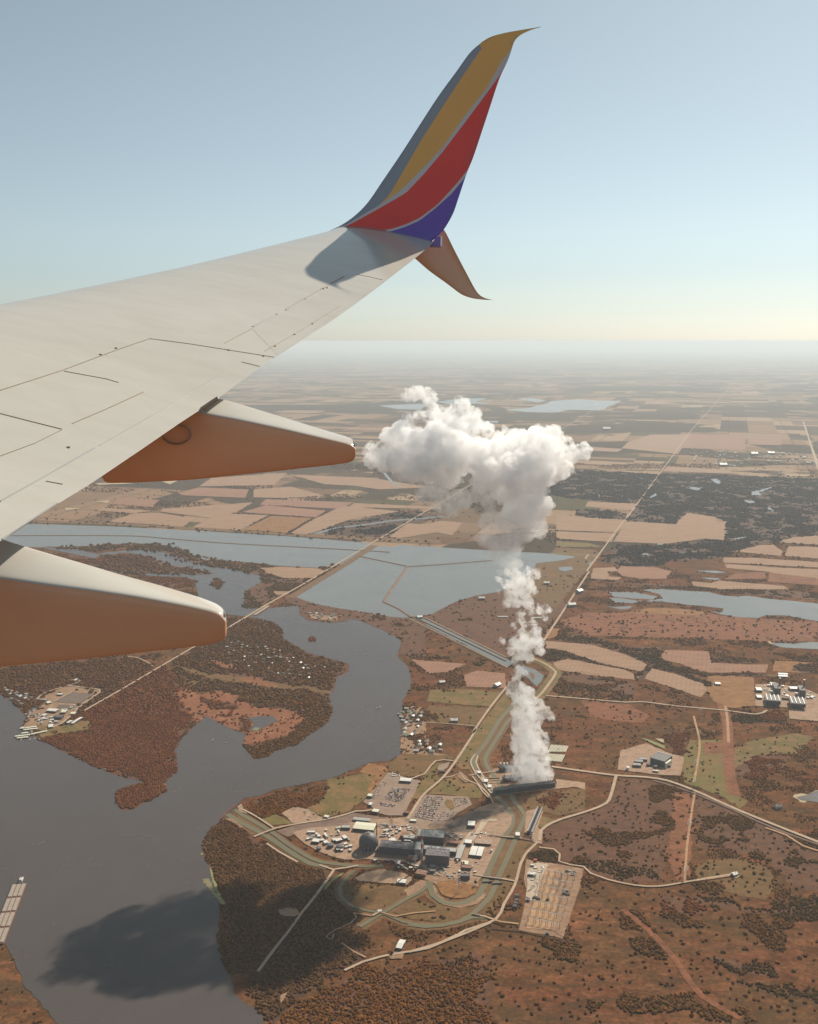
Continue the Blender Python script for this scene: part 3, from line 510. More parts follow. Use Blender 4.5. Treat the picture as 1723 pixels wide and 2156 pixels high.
# left, beyond the reservoir
sheet('reservoir_shore', 'C', [(180, 165), (330, 168), (560, 150), (700, 160), (770, 185), (860, 220), (1000, 240), (1100, 250), (1110, 290), (1000, 265), (880, 245), (800, 228), (720, 197), (640, 180), (560, 175), (400, 185)], .5, 'wood_floor', 4, 20, .7, 'olive')
sheet('promontory', 'C', [(1000, 240), (1340, 255), (1480, 235), (1210, 370), (1100, 425), (1045, 420), (1030, 400), (1030, 352), (1090, 325), (1110, 290)], .5, 'wood_floor', 4, 20, .6, 'olive')
sheet('farm_field', 'C', [(1085, 255), (1200, 252), (1340, 258), (1380, 270), (1310, 300), (1200, 300), (1130, 280)], .75, 'field', 4, 20, 0)
sheet('farm_field', 'C', [(1150, 352), (1215, 355), (1200, 370), (1160, 368)], .75, 'field', 2, 15, 0)
sheet('marsh_island', 'C', [(180, 190), (300, 200), (440, 205), (420, 240), (480, 270), (540, 290), (780, 298), (820, 312), (835, 372), (760, 360), (400, 260), (200, 210)], .55, 'wood_floor', 4, 20, .6, 'redwood')
sheet('causeway_land', 'M', [(660, 560), (740, 550), (880, 600), (1000, 625), (1250, 665), (1450, 700), (1600, 712), (1723, 740), (1723, 1000), (1530, 985), (1540, 870), (1400, 800), (1230, 730), (1160, 715), (1130, 735), (1000, 745), (850, 730), (780, 690), (770, 620), (700, 600)], .5, 'wood_floor', 4, 20, .28, 'mixed')
for pts, mt in [([(540, 165), (640, 140), (880, 150), (860, 190), (560, 178)], 'field_pink'), ([(240, 190), (450, 200), (420, 235), (240, 220)], 'field_pink'), ([(180, 238), (420, 252), (330, 264), (150, 252)], 'field'),
                ([(200, 305), (330, 265), (450, 262), (620, 290), (560, 330), (430, 318)], 'field'), ([(460, 243), (900, 212), (820, 258), (700, 288), (455, 256)], 'field'), ([(610, 330), (740, 264), (970, 274), (840, 343), (600, 340)], 'field'),
                ([(850, 343), (985, 277), (1180, 287), (1060, 358)], 'orange_grass'), ([(1075, 360), (1190, 292), (1330, 228), (1600, 255), (1350, 298), (1230, 343), (1150, 368)], 'field'),
                ([(840, 260), (960, 225), (1250, 252), (1200, 284), (1000, 270)], 'field_pink'), ([(960, 197), (1380, 212), (1310, 243), (930, 223)], 'field_pink'), ([(900, 150), (1080, 137), (1240, 180), (1050, 192), (900, 188)], 'field'),
                ([(1080, 80), (1500, 95), (1480, 138), (1240, 125)], 'field'), ([(1545, 378), (1640, 312), (1800, 322), (1800, 352), (1600, 384)], 'field'), ([(1380, 215), (1800, 235), (1800, 245), (1360, 235)], 'field'), ([(700, 95), (1060, 70), (1000, 130), (640, 135)], 'field'),
                ([(1650, 330), (1800, 300), (1900, 310), (1850, 370)], 'field'), ([(1200, 105), (1500, 100), (1750, 140), (1500, 150)], 'field')]:
    sheet('farm_field', 'P', pts, .9, mt, 5, 30, 0)
sheet('riparian_wood', 'P', [(1200, 345), (1440, 285), (1723, 258), (1800, 275), (1723, 305), (1500, 385), (1290, 385)], .6, 'wood_dark', 8, 40, .4, 'haze')
sheet('embankment', 'P', [(-300, 312), (0, 312), (240, 322), (760, 352), (1500, 400), (1800, 412), (1800, 390), (1500, 378), (1100, 362), (700, 335), (240, 310), (-300, 300)], .95, 'bank', 4, 60, .08, 'haze')
# ============================================================ PLANT GROUNDS
P1, P2, P3 = .7, .95, 1.2
sheet('lawn', 'H', [(0, 350), (400, 290), (760, 210), (800, 250), (590, 560), (450, 640), (300, 770), (0, 850), (-300, 740), (-380, 700), (-80, 640), (0, 520)], .4, 'green', 2, 15, .01, 'olive')
sheet('dry_grass', 'H', [(540, 140), (760, 180), (800, 235), (720, 340), (590, 560), (520, 500), (640, 300), (420, 260)], .5, 'orange_grass', 2, 15, .01, 'olive')
sheet('lawn', 'H', [(800, 150), (980, 10), (1690, 50), (1640, 100), (1430, 100), (1280, 280), (1100, 340), (820, 240)], .4, 'meadow', 2, 15, .01, 'olive')
sheet('lawn', 'H', [(1260, 300), (1450, 140), (1520, 140), (1430, 270), (1480, 340), (1300, 500), (1160, 640), (1050, 630), (1230, 370)], .4, 'green', 2, 15, .01, 'olive')
sheet('lawn', 'I', [(180, 560), (300, 520), (350, 600), (450, 590), (540, 680), (520, 740), (380, 730), (180, 700), (20, 700)], .4, 'green', 2, 15, .02, 'olive')
sheet('lawn', 'G', [(560, 590), (700, 540), (800, 590), (850, 620), (640, 640)], .5, 'brightgreen', 2, 12)
sheet('canal_side', 'G', [(400, 540), (650, 690), (700, 700), (480, 720), (380, 640), (330, 580)], .3, 'bank', 2, 12)
sheet('gravel_lot', 'G', [(750, 530), (850, 480), (970, 490), (1060, 550), (1180, 590), (1000, 620), (850, 620)], .6, 'gravel', 3, 10)
sheet('plant_yard', 'G', [(850, 700), (1000, 660), (1280, 640), (1380, 600), (1700, 580), (1723, 900), (1600, 940), (1300, 940), (1180, 910), (1060, 860), (950, 800)], P1, 'gravel', 2, 15)
sheet('rail_yard', 'G', [(700, 690), (860, 640), (1390, 530), (1723, 580), (1723, 660), (1400, 600), (1280, 640), (900, 710), (800, 740)], P1 - .1, 'ballast', 1, 15)
sheet('plant_yard', 'Z', [(775, 1722), (880, 1722), (960, 1728), (1010, 1700), (1040, 1690), (1075, 1700), (1083, 1720), (1060, 1770), (1040, 1800), (1020, 1840), (1000, 1868), (940, 1850), (900, 1832), (850, 1815), (800, 1812), (770, 1800)], P1 - .15, 'gravel', 2, 15)
sheet('asphalt_apron', 'I', [(300, 920), (420, 860), (620, 860), (640, 900), (500, 940), (430, 1060), (250, 1060), (200, 1000)], P1, 'dark_asphalt', 1, 15)
sheet('concrete_apron', 'I', [(530, 940), (670, 935), (670, 955), (590, 955), (540, 1030), (440, 1150), (400, 1120), (470, 1060)], P2, 'concrete', 1, 12)
sheet('gravel_apron', 'I', [(600, 880), (720, 890), (820, 900), (800, 1000), (740, 1070), (620, 1070), (560, 1040), (600, 960)], P1, 'gravel', 1, 12)
sheet('parking_lot', 'H', [(800, 262), (870, 270), (1100, 345), (1230, 372), (1120, 600), (1000, 830), (800, 830), (680, 800), (590, 720), (470, 650), (560, 560)], P1, 'asphalt', 1, 15)
sheet('parking_lot', 'I', [(0, 705), (180, 715), (400, 725), (440, 800), (300, 880), (220, 970), (-60, 1000), (-200, 940)], P1, 'asphalt', 1, 15)
sheet('parking_island', 'I', [(200, 750), (250, 760), (280, 830), (240, 855), (180, 790)], P2, 'green', 1, 10)
sheet('small_lot', 'I', [(130, 425), (230, 395), (210, 450), (160, 480), (110, 470)], P1, 'asphalt', 1, 10)
sheet('small_lot', 'I', [(320, 480), (390, 530), (420, 580), (380, 590), (300, 530)], P1 - .1, 'bare', 2, 10)
sheet('intake_head', 'G', [(360, 465), (400, 450), (415, 500), (450, 540), (380, 520)], P1, 'gravel', 1, 8)
sheet('intake_bank', 'G', [(250, 580), (320, 580), (430, 670), (400, 670), (330, 620)], P1, 'bare', 2, 8)
sheet('laydown_yard', 'Q', [(830, 180), (900, 140), (1010, 120), (1160, 150), (1210, 180), (1170, 225), (1050, 215), (850, 200)], P1, 'gravel', 2, 10)
sheet('circular_pad', 'Q', [(1360, 220), (1400, 200), (1500, 195), (1630, 240), (1625, 280), (1560, 310), (1470, 315), (1400, 290)], P1, 'orange_grass', 1, 10)
sheet('pad_ground', 'Q', [(1250, 180), (1300, 160), (1620, 190), (1650, 210), (1640, 240), (1500, 200), (1400, 200), (1360, 220), (1320, 200)], P1 - .05, 'bare', 2, 10)
sheet('loop_bank', 'Q', [(1150, 260), (1260, 190), (1310, 200), (1290, 260), (1180, 300)], P1 - .3, 'bare', 2, 10)
sheet('inner_meadow', 'Q', [(780, 200), (1050, 225), (1180, 240), (1140, 300), (980, 390), (850, 370), (760, 310), (750, 250)], .3, 'meadow', 3, 10, .15, 'olive')
sheet('inner_meadow', 'Q', [(1080, 400), (1240, 320), (1340, 350), (1500, 380), (1640, 360), (1600, 420), (1440, 470), (1200, 450)], .3, 'meadow', 3, 10, .12, 'olive')
ribbon('moat_bank', 'Q', [(1330, 230), (1350, 290), (1420, 345), (1520, 365), (1620, 340), (1680, 280)], 16, .55, 'bare')
sheet('canal_meadow', 'I', [(900, 1130), (1080, 1170), (940, 1290), (880, 1450), (760, 1640), (640, 1850), (480, 1820), (640, 1650), (700, 1480), (820, 1250)], .3, 'meadow', 3, 12, .12, 'olive')
sheet('canal_meadow', 'I', [(860, 720), (1000, 700), (1500, 640), (1500, 850), (1250, 900), (1100, 860), (960, 870), (900, 780)], .25, 'meadow', 3, 12, .35, 'redwood')
sheet('lawn', 'I', [(1090, 900), (1240, 950), (1110, 1030), (1065, 1000)], .5, 'green', 1, 10)
sheet('strip_pad', 'I', [(950, 860), (1050, 835), (1110, 860), (1060, 1010), (1110, 1060), (1095, 1170), (1010, 1150), (1000, 1080), (930, 1060)], P1, 'gravel', 1, 10)
sheet('tower_pad', 'I', [(640, 460), (820, 440), (1230, 600), (1225, 650), (640, 720), (560, 600)], .5, 'bare', 1, 10)
sheet('tower_field', 'I', [(1230, 560), (1330, 570), (1500, 590), (1510, 660), (1400, 630), (1230, 650)], .6, 'gravel', 3, 10)
# switchyard
sheet('switchyard', 'I', [(950, 1315), (1010, 1325), (1180, 1350), (1490, 1402), (1460, 1560), (1295, 2062), (1150, 2030), (880, 1985), (910, 1850), (940, 1700), (950, 1600), (925, 1500), (940, 1400)], P1, 'bare', 1, 15)
sheet('switchyard_gravel', 'I', [(1000, 1345), (1150, 1360), (1090, 1500), (1040, 1700), (940, 1710), (960, 1560), (950, 1450)], P2, 'concrete', 1, 12)
sheet('switchyard_grass', 'I', [(1130, 1400), (1300, 1400), (1250, 1600), (1220, 1980), (950, 1970), (1020, 1720), (1070, 1680)], P2, 'track', 4, 15)
sheet('switchyard_strip', 'I', [(1250, 1390), (1300, 1395), (1240, 1610), (1185, 1600)], P3, 'bare', 1, 12)
sheet('switchyard_edge', 'I', [(1400, 1450), (1470, 1460), (1300, 2050), (1220, 2000)], P3, 'bare', 1, 12)
sheet('substation_yard', 'J', [(235, 970), (430, 915), (590, 985), (715, 1020), (690, 1160), (500, 1150), (215, 1115)], .8, 'gravel', 2, 12)
sheet('settling_pond', 'J', [(385, 876), (440, 885), (570, 935), (570, 960), (470, 915)], 1.1, 'algae', 1, 8)
sheet('settling_pond', 'J', [(495, 880), (560, 883), (565, 915), (540, 905)], 1.1, 'sand', 1, 8)
sheet('powerhouse_yard', 'R', [(620, 812), (1000, 800), (1480, 890), (1723, 990), (1900, 1050), (1900, 1330), (1250, 1250), (1180, 1220), (620, 1190)], .8, 'gravel', 2, 15)
sheet('gravel_field', 'R', [(1205, 1240), (1330, 1245), (1900, 1320), (1900, 1480), (1220, 1420)], .95, 'gravel', 2, 15)
sheet('barn_yard', 'R', [(830, 630), (1020, 640), (1230, 680), (1210, 720), (1000, 695), (830, 670)], .8, 'meadow', 2, 15)
sheet('bare_patch', 'J', [(1385, 1390), (1460, 1395), (1440, 1412), (1400, 1408)], .8, 'bare', 1, 8)
sheet('bare_patch', 'E', [(1350, 510), (1368, 508), (1392, 522), (1375, 530)], .8, 'sand', 1, 6)
sheet('bare_patch', 'Q', [(330, 960), (400, 925), (385, 975), (345, 1005)], .9, 'bare', 2, 8)
sheet('bare_patch', 'Q', [(325, 390), (380, 375), (450, 385), (465, 420), (430, 440), (340, 425)], .9, 'gravel', 2, 8)
sheet('barn_pad', 'Q', [(1050, 690), (1100, 660), (1160, 670), (1140, 715), (1060, 715)], .9, 'bare', 2, 8)
sheet('algae_ditch', 'Q', [(625, 262), (640, 225), (700, 170), (755, 145), (740, 165), (680, 205), (640, 255)], .9, 'algae', 1, 8)
sheet('marina_yard', 'K', [(385, 640), (650, 520), (760, 500), (1050, 540), (1055, 575), (860, 720), (640, 920), (500, 980), (380, 1000), (240, 960), (300, 800), (440, 720)], .45, 'bare', 4, 12, .12, 'olive')
sheet('storage_lot', 'K', [(570, 670), (760, 568), (1000, 590), (850, 690), (660, 680)], .8, 'dark_asphalt', 2, 10)
sheet('storage_lot', 'K', [(620, 700), (820, 715), (740, 755), (600, 735)], .8, 'dark_asphalt', 2, 10)
sheet('lawn', 'K', [(380, 910), (640, 930), (950, 860), (920, 980), (660, 1000), (440, 1070)], .6, 'green', 3, 12, .2, 'olive')
sheet('farm_yard', 'M', [(850, 680), (960, 690), (1060, 700), (1060, 730), (920, 725), (860, 710)], .8, 'bare', 3, 12)
# ============================================================ ROADS
RD = 1.5
ribbon('highway', 'Z', zz('Z', [(178, 1497), (240, 1462), (400, 1368), (485, 1320)]), 9, RD, 'road', True)
ribbon('highway', 'Z', zz('Z', [(485, 1320), (560, 1275), (640, 1230), (752, 1163), (790, 1140), (960, 1040), (1180, 905), (1300, 835)]), 12, RD, 'road', True)
ribbon('highway_embankment', 'M', [(700, 560), (1130, 300), (1340, 165)], 46, .6, 'bank', True, lev(.8))
ribbon('highway', 'Z', [dp('N', 1330, 880), dp('N', 1480, 650), dp('N', 1723, 280), dp('O', 200, 960), dp('O', 390, 700), dp('O', 480, 585), dp('O', 560, 480), dp('O', 720, 262), dp('O', 890, 30), (1560, 790)], 10, RD, 'road', True)
ribbon('levee_road', 'N', [(1225, 1040), (1340, 1090), (1415, 1145), (1425, 1185), (1310, 1345), (1250, 1400)], 10, RD, 'road')
ribbon('levee', 'N', [(1225, 1040), (1340, 1090), (1415, 1145), (1425, 1185), (1310, 1345), (1250, 1400)], 50, .45, 'green', False, lev(.9))
ribbon('plant_road', 'Z', [dp('N', 1000, 1290), dp('N', 850, 1480), dp('N', 700, 1700), dp('I', 480, 90), dp('I', 300, 370), dp('I', 170, 540), dp('I', 0, 690), dp('H', 1200, 650), dp('H', 1060, 880)], 8, RD, 'road')
ribbon('access_road', 'E', [(545, 375), (490, 430), (470, 470), (445, 560), (400, 640), (365, 705), (240, 750), (140, 800), (0, 842)], 7, RD, 'road')
ribbon('access_road', 'Q', [(1723, 475), (1560, 545), (1430, 595), (1310, 645), (1150, 672), (1000, 700), (880, 735), (760, 790)], 6.5, RD, 'road')
ribbon('access_road', 'E', [(550, 372), (556, 330), (600, 298), (640, 282), (760, 245), (830, 215), (850, 180), (872, 100)], 9, RD, 'road')
ribbon('main_road', 'E', [(600, 60), (740, 80), (870, 97), (1000, 105), (1090, 120), (1200, 160), (1300, 205), (1390, 245), (1550, 310), (1723, 378), (1900, 450)], 11, RD, 'road')
ribbon('railway', 'E', [(1030, 118), (1190, 168), (1380, 250), (1500, 305), (1600, 345), (1723, 388)], 7, 1.1, 'ballast')
ribbon('frontage_road', 'E', [(1500, 318), (1590, 350), (1660, 395), (1760, 425)], 8, RD, 'track')
ribbon('farm_lane', 'E', [(548, 400), (610, 408), (635, 430), (632, 460), (680, 474), (735, 482), (765, 510), (840, 537), (950, 560), (1050, 565), (1170, 546), (1260, 530), (1360, 514)], 5.5, RD, 'road')
ribbon('farm_lane', 'E', [(1170, 546), (1280, 532), (1355, 520)], 4, RD - .1, 'track')
ribbon('county_road', 'B', [(700, 525), (820, 535), (1000, 550), (1060, 548), (1200, 565), (1370, 580), (1490, 595), (1530, 580)], 9, RD, 'road')
ribbon('loop_road', 'H', [(1660, 112), (1540, 100), (1430, 112), (1360, 180), (1280, 285), (1180, 320), (1100, 350)], 6, RD, 'road')
ribbon('plant_drive', 'I', [(180, 545), (250, 535), (330, 500), (370, 560), (430, 585), (490, 610), (540, 680), (600, 740)], 5, RD, 'road')
ribbon('canal_road', 'I', [(440, 530), (510, 620), (590, 700), (640, 790)], 5, RD, 'road')
ribbon('causeway_drive', 'I', [(410, 525), (560, 500), (680, 485)], 5, 2.1, 'road', True)
ribbon('causeway_drive', 'I', [(560, 578), (700, 565), (830, 550)], 4, 2.1, 'road', True)
ribbon('causeway_drive', 'I', [(560, 600), (700, 590), (830, 572)], 4, 2.1, 'road', True)
ribbon('north_road', 'G', [(505, 742), (690, 672), (850, 635), (1150, 588), (1300, 550), (1400, 518), (1480, 515), (1580, 500)], 7, 2.2, 'road')
ribbon('perimeter_road', 'G', [(405, 500), (520, 560), (690, 672)], 6, 1.9, 'road')
ribbon('canal_track', 'G', [(620, 800), (720, 870), (890, 965)], 6, 1.7, 'road')
ribbon('canal_track', 'G', [(1080, 990), (1200, 1030), (1340, 1010), (1420, 995)], 6, 1.7, 'road')
ribbon('south_road', 'Q', [(690, 130), (650, 190), (550, 325), (480, 410), (410, 510), (300, 650), (190, 800)], 7, RD, 'road')
ribbon('forest_track', 'Q', [(820, 410), (840, 440), (800, 480), (700, 525), (660, 550), (640, 575), (680, 585), (690, 550)], 4, RD, 'track')
ribbon('forest_track', 'Q', [(740, 610), (820, 665), (900, 705)], 4, RD, 'track')
ribbon('forest_track', 'Q', [(820, 412), (950, 432), (990, 405), (1090, 435), (1220, 412), (1360, 400)], 4, RD, 'track')
ribbon('canal_crossing', 'I', [(440, 1835), (560, 1855), (650, 1885)], 5, 2.2, 'road', True)
ribbon('canal_crossing', 'I', [(450, 1460), (560, 1480), (700, 1495), (860, 1525)], 6, 2.4, 'road', True)
ribbon('canal_crossing', 'I', [(600, 1090), (740, 1105), (850, 1110), (1020, 1140)], 6, 2.4, 'ballast', True)
ribbon('switchyard_fence_line', 'I', [(560, 1960), (900, 1992), (1295, 2075), (1450, 2110)], 4, 1.3, 'wood_dark', True)
ribbon('switchyard_drive', 'I', [(650, 1890), (720, 1905), (880, 1925)], 5, RD, 'track')
ribbon('yard_track', 'I', [(1290, 1440), (1270, 1560), (1240, 1620)], 3, P3 + .3, 'ballast', True)
ribbon('yard_track', 'I', [(950, 1490), (1080, 1510), (1130, 1400), (1160, 1370)], 4, P3 + .3, 'concrete', True)
ribbon('internal_road', 'I', [(240, 1320), (330, 1200), (430, 1060)], 8, P3, 'concrete', True)
ribbon('internal_road', 'I', [(470, 1440), (600, 1230), (690, 980)], 6, P3, 'gravel', True)
ribbon('town_street', 'O', [(1635, 0), (1680, 150), (1723, 290)], 20, 1.6, 'road', True)
ribbon('town_street', 'O', [(905, 235), (925, 190)], 22, 1.6, 'road', True)
ribbon('town_street', 'O', [(190, 880), (212, 850)], 10, 1.6, 'road', True)
ribbon('marina_road', 'K', [(385, 645), (470, 580), (655, 520)], 6, 1.2, 'road')
ribbon('marina_road', 'K', [(565, 672), (760, 568)], 5, 1.2, 'road', True)
ribbon('marina_road', 'K', [(710, 500), (900, 522), (1050, 545), (1055, 570), (860, 710), (650, 900), (480, 960)], 7, 1.2, 'road')
ribbon('marina_road', 'K', [(720, 440), (860, 452), (760, 490), (710, 500)], 5, 1.2, 'road')
ribbon('lane', 'K', [(1330, 195), (1440, 205), (1560, 260), (1620, 305)], 6, 1.2, 'road')
ribbon('lane', 'B', [(240, 625), (330, 630), (440, 640)], 4, 1.2, 'road', True)
ribbon('lane', 'A', [(1670, 330), (1700, 420), (1723, 480)], 20, 1.6, 'road', True)
sheet('quarry_strip', 'O', [(1500, 322), (1660, 328), (1670, 336), (1520, 330)], 1.6, 'sand', 4, 30)
for pts in ([(140, 120), (270, 118), (330, 122), (160, 128)], [(460, 112), (540, 108), (500, 126)], [(0, 238), (80, 242), (0, 250)], [(140, 208), (215, 203), (200, 215)]):
    sheet('bare_patch', 'P', pts, 1.2, 'sand', 4, 30)

# every sheet gets its own height so that no two lie in one plane
FEAT.sort(key=lambda f: f[0])
for i, (z, o) in enumerate(FEAT): o.location.z = .1 + i * .01 - z
PATCHES.sort(key=lambda p: p[3])
PATCHES = [p[:3] for p in PATCHES]
# ============================================================ TREES AS MASS
PAL = dict(brown=[(0.209, 0.103, 0.048), (0.278, 0.131, 0.057), (0.167, 0.094, 0.039), (0.334, 0.163, 0.066)],
           redwood=[(0.264, 0.103, 0.048), (0.348, 0.131, 0.055), (0.209, 0.092, 0.041), (0.403, 0.182, 0.069)],
           mixed=[(0.188, 0.104, 0.041), (0.278, 0.128, 0.050), (0.139, 0.092, 0.036), (0.361, 0.176, 0.059)],
           grey=[(0.201, 0.109, 0.054), (0.250, 0.138, 0.066), (0.160, 0.098, 0.049), (0.293, 0.138, 0.059)],
           orange=[(0.306, 0.131, 0.041), (0.223, 0.104, 0.043), (0.389, 0.170, 0.048), (0.167, 0.092, 0.037)],
           olive=[(0.181, 0.110, 0.041), (0.229, 0.128, 0.049), (0.146, 0.092, 0.037), (0.293, 0.151, 0.054)],
           green=[(0.111, 0.080, 0.032), (0.146, 0.094, 0.036), (0.188, 0.103, 0.041), (0.094, 0.073, 0.030)],
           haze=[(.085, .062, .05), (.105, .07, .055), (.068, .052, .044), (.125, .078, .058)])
def canopy_mat(pal):
    m, n, b = newmat(pal + ' canopy')
    oi = n.nodes.new('ShaderNodeObjectInfo'); v = wpos(n)
    big = noise(n, v, 1 / 130, 4, .6); f = mth(n, 'ADD', mth(n, 'MULTIPLY', oi.outputs['Random'], .6), mth(n, 'MULTIPLY', big, .55))
    c = ramp(n, f, PAL[pal], [.25, .48, .68, .9]); fin = noise(n, v, 1 / 2.2, 2, .6)
    c = mx(n, 1.0, c, ramp(n, fin, [(.65,) * 3, (1.25,) * 3], [.35, .65]), 'MULTIPLY')
    n.links.new(c, b.inputs['Base Color']); b.inputs['Roughness'].default_value = 1; b.inputs['Specular IOR Level'].default_value = 0
    out = [x for x in n.nodes if x.type == 'OUTPUT_MATERIAL'][0]; tr = n.nodes.new('ShaderNodeBsdfTranslucent'); n.links.new(mx(n, 1.0, c, (1.25, 1.15, 1.0), 'MULTIPLY'), tr.inputs[0])
    m1 = n.nodes.new('ShaderNodeMixShader'); m1.inputs[0].default_value = .5; n.links.new(b.outputs[0], m1.inputs[1]); n.links.new(tr.outputs[0], m1.inputs[2])
    n.links.new(m1.outputs[0], out.inputs[0])
    return m
def inside(P, poly):
    x, y = P[:, 0], P[:, 1]; r = np.zeros(len(P), bool); j = len(poly) - 1
    for i in range(len(poly)):
        xi, yi = poly[i]; xj, yj = poly[j]
        c = ((yi > y) != (yj > y)); 
        if c.any():
            r ^= c & (x < (xj - xi) * (y - yi) / ((yj - yi) if yj != yi else 1e-9) + xi)
        j = i
    return r
def vnoise(P, s, seed):
    rg = np.random.default_rng(seed); T = rg.random((256, 256)); q = P / s + 1000.5
    i = np.floor(q).astype(int); f = q - i; f = f * f * (3 - 2 * f)
    g = lambda a, b: T[(i[:, 0] + a) % 256, (i[:, 1] + b) % 256]
    return (g(0, 0) * (1 - f[:, 0]) + g(1, 0) * f[:, 0]) * (1 - f[:, 1]) + (g(0, 1) * (1 - f[:, 0]) + g(1, 1) * f[:, 0]) * f[:, 1]
def scatter_area(y0, y1, sp, size, near):
    """jittered grid of tree positions between two distances"""
    xs = []; 
    yy = np.arange(y0, y1, sp); pts = []
    for y in yy:
        hw = y * .46 + 60; x = np.arange(-hw, hw, sp); pts.append(np.stack([x, np.full(len(x), y)], 1))
    P = np.concatenate(pts); P = P + RNG.uniform(-.48, .48, P.shape) * sp
    dens = np.full(len(P), -1.0); pal = np.zeros(len(P), int); names = list(PAL)
    am = 26 if near else 60; PWP = P + np.stack([vnoise(P, 60, 11) - .5 + (vnoise(P, 22, 12) - .5) * .6, vnoise(P, 60, 13) - .5 + (vnoise(P, 22, 14) - .5) * .6], 1) * am * 2
    for poly, d, pl in PATCHES:
        lo = poly.min(0); hi = poly.max(0)
        ix = np.where((P[:, 0] > lo[0]) & (P[:, 0] < hi[0]) & (P[:, 1] > lo[1]) & (P[:, 1] < hi[1]))[0]
        if len(ix) == 0: continue
        k = ix[inside((PWP if d > 0 else P)[ix], poly)]; dens[k] = d; pal[k] = names.index(pl) if pl else 0
    n1 = vnoise(P, 95, 1) * .6 + vnoise(P, 38, 2) * .4
    base = dens < 0
    dens[base] = np.where(n1[base] > .55, .62, .02); pal[base] = names.index('mixed')
    if not near: dens[base] = np.where(vnoise(P[base], 400, 5) > .62, .35, .01)
    thr = dens.copy(); mid = (dens > .1) & (dens < .7) & ~base
    thr[mid] = np.where(n1[mid] > 1 - dens[mid] * .95 - .02, .92, dens[mid] * .12)
    keep = RNG.random(len(P)) < thr
    for L, wd in LINES:
        lo = L.min(0) - wd; hi = L.max(0) + wd
        ix = np.where(keep & (P[:, 0] > lo[0]) & (P[:, 0] < hi[0]) & (P[:, 1] > lo[1]) & (P[:, 1] < hi[1]))[0]
        if len(ix) == 0: continue
        for a, b in zip(L[:-1], L[1:]):
            ab = b - a; t = np.clip(((P[ix] - a) @ ab) / max(ab @ ab, 1e-9), 0, 1); d = np.hypot(*(P[ix] - a - t[:, None] * ab).T)
            keep[ix[d < wd]] = False
    for poly in KEEPOUT:
        lo = poly.min(0); hi = poly.max(0)
        ix = np.where(keep & (P[:, 0] > lo[0]) & (P[:, 0] < hi[0]) & (P[:, 1] > lo[1]) & (P[:, 1] < hi[1]))[0]
        if len(ix): keep[ix[inside(P[ix], poly)]] = False
    scl_ = np.where(base, .7, 1.0) * np.where(pal == names.index('green'), .85, 1.0) * (.75 + .5 * vnoise(P, 30, 21))
    return P[keep], pal[keep], scl_[keep]
KEEPOUT = []
def crown_group(mat, size):
    """node group: one lumpy crown on every point"""
    g = bpy.data.node_groups.new('crowns', 'GeometryNodeTree')
    g.interface.new_socket('Geometry', in_out='INPUT', socket_type='NodeSocketGeometry'); g.interface.new_socket('Geometry', in_out='OUTPUT', socket_type='NodeSocketGeometry')
    N = g.nodes.new; L = g.links.new
    gi = N('NodeGroupInput'); go = N('NodeGroupOutput')
    ico = N('GeometryNodeMeshIcoSphere'); ico.inputs['Subdivisions'].default_value = 2; ico.inputs['Radius'].default_value = 1
    sp = N('GeometryNodeSetPosition'); nz = N('ShaderNodeTexNoise'); nz.inputs['Scale'].default_value = 1.7; nz.inputs['Detail'].default_value = 2
    sub = N('ShaderNodeVectorMath'); sub.operation = 'SUBTRACT'; sub.inputs[1].default_value = (.5, .5, .5)
    scl = N('ShaderNodeVectorMath'); scl.operation = 'SCALE'; scl.inputs['Scale'].default_value = 1.5
    L(nz.outputs['Color'], sub.inputs[0]); L(sub.outputs[0], scl.inputs[0]); L(scl.outputs[0], sp.inputs['Offset']); L(ico.outputs[0], sp.inputs[0])
    sm = N('GeometryNodeSetMaterial'); sm.inputs['Material'].default_value = mat; L(sp.outputs[0], sm.inputs[0])
    iop = N('GeometryNodeInstanceOnPoints'); L(gi.outputs[0], iop.inputs['Points']); L(sm.outputs[0], iop.inputs['Instance'])
    rr = N('FunctionNodeRandomValue'); rr.data_type = 'FLOAT_VECTOR'; rr.inputs[0].default_value = (-.3, -.3, 0); rr.inputs[1].default_value = (.3, .3, 6.28)
    L(rr.outputs[0], iop.inputs['Rotation'])
    rs = N('FunctionNodeRandomValue'); rs.data_type = 'FLOAT_VECTOR'; rs.inputs[0].default_value = (size * .28, size * .28, size * .16); rs.inputs[1].default_value = (size * .80, size * .80, size * .36)
    at = N('GeometryNodeInputNamedAttribute'); at.data_type = 'FLOAT'; at.inputs['Name'].default_value = 'sc'; vs = N('ShaderNodeVectorMath'); vs.operation = 'SCALE'; L(rs.outputs[0], vs.inputs[0]); L(at.outputs[0], vs.inputs['Scale'])
    L(vs.outputs[0], iop.inputs['Scale']); L(iop.outputs[0], go.inputs[0]); return g
PALN = list(PAL); CM = {p: canopy_mat(p) for p in PALN}
WN = dict(brown='brown leafless wood', redwood='reddish wood', mixed='mixed autumn wood', grey='grey-brown leafless wood', orange='orange autumn wood', olive='olive scrub trees', green='dark green thicket', haze='distant wood')
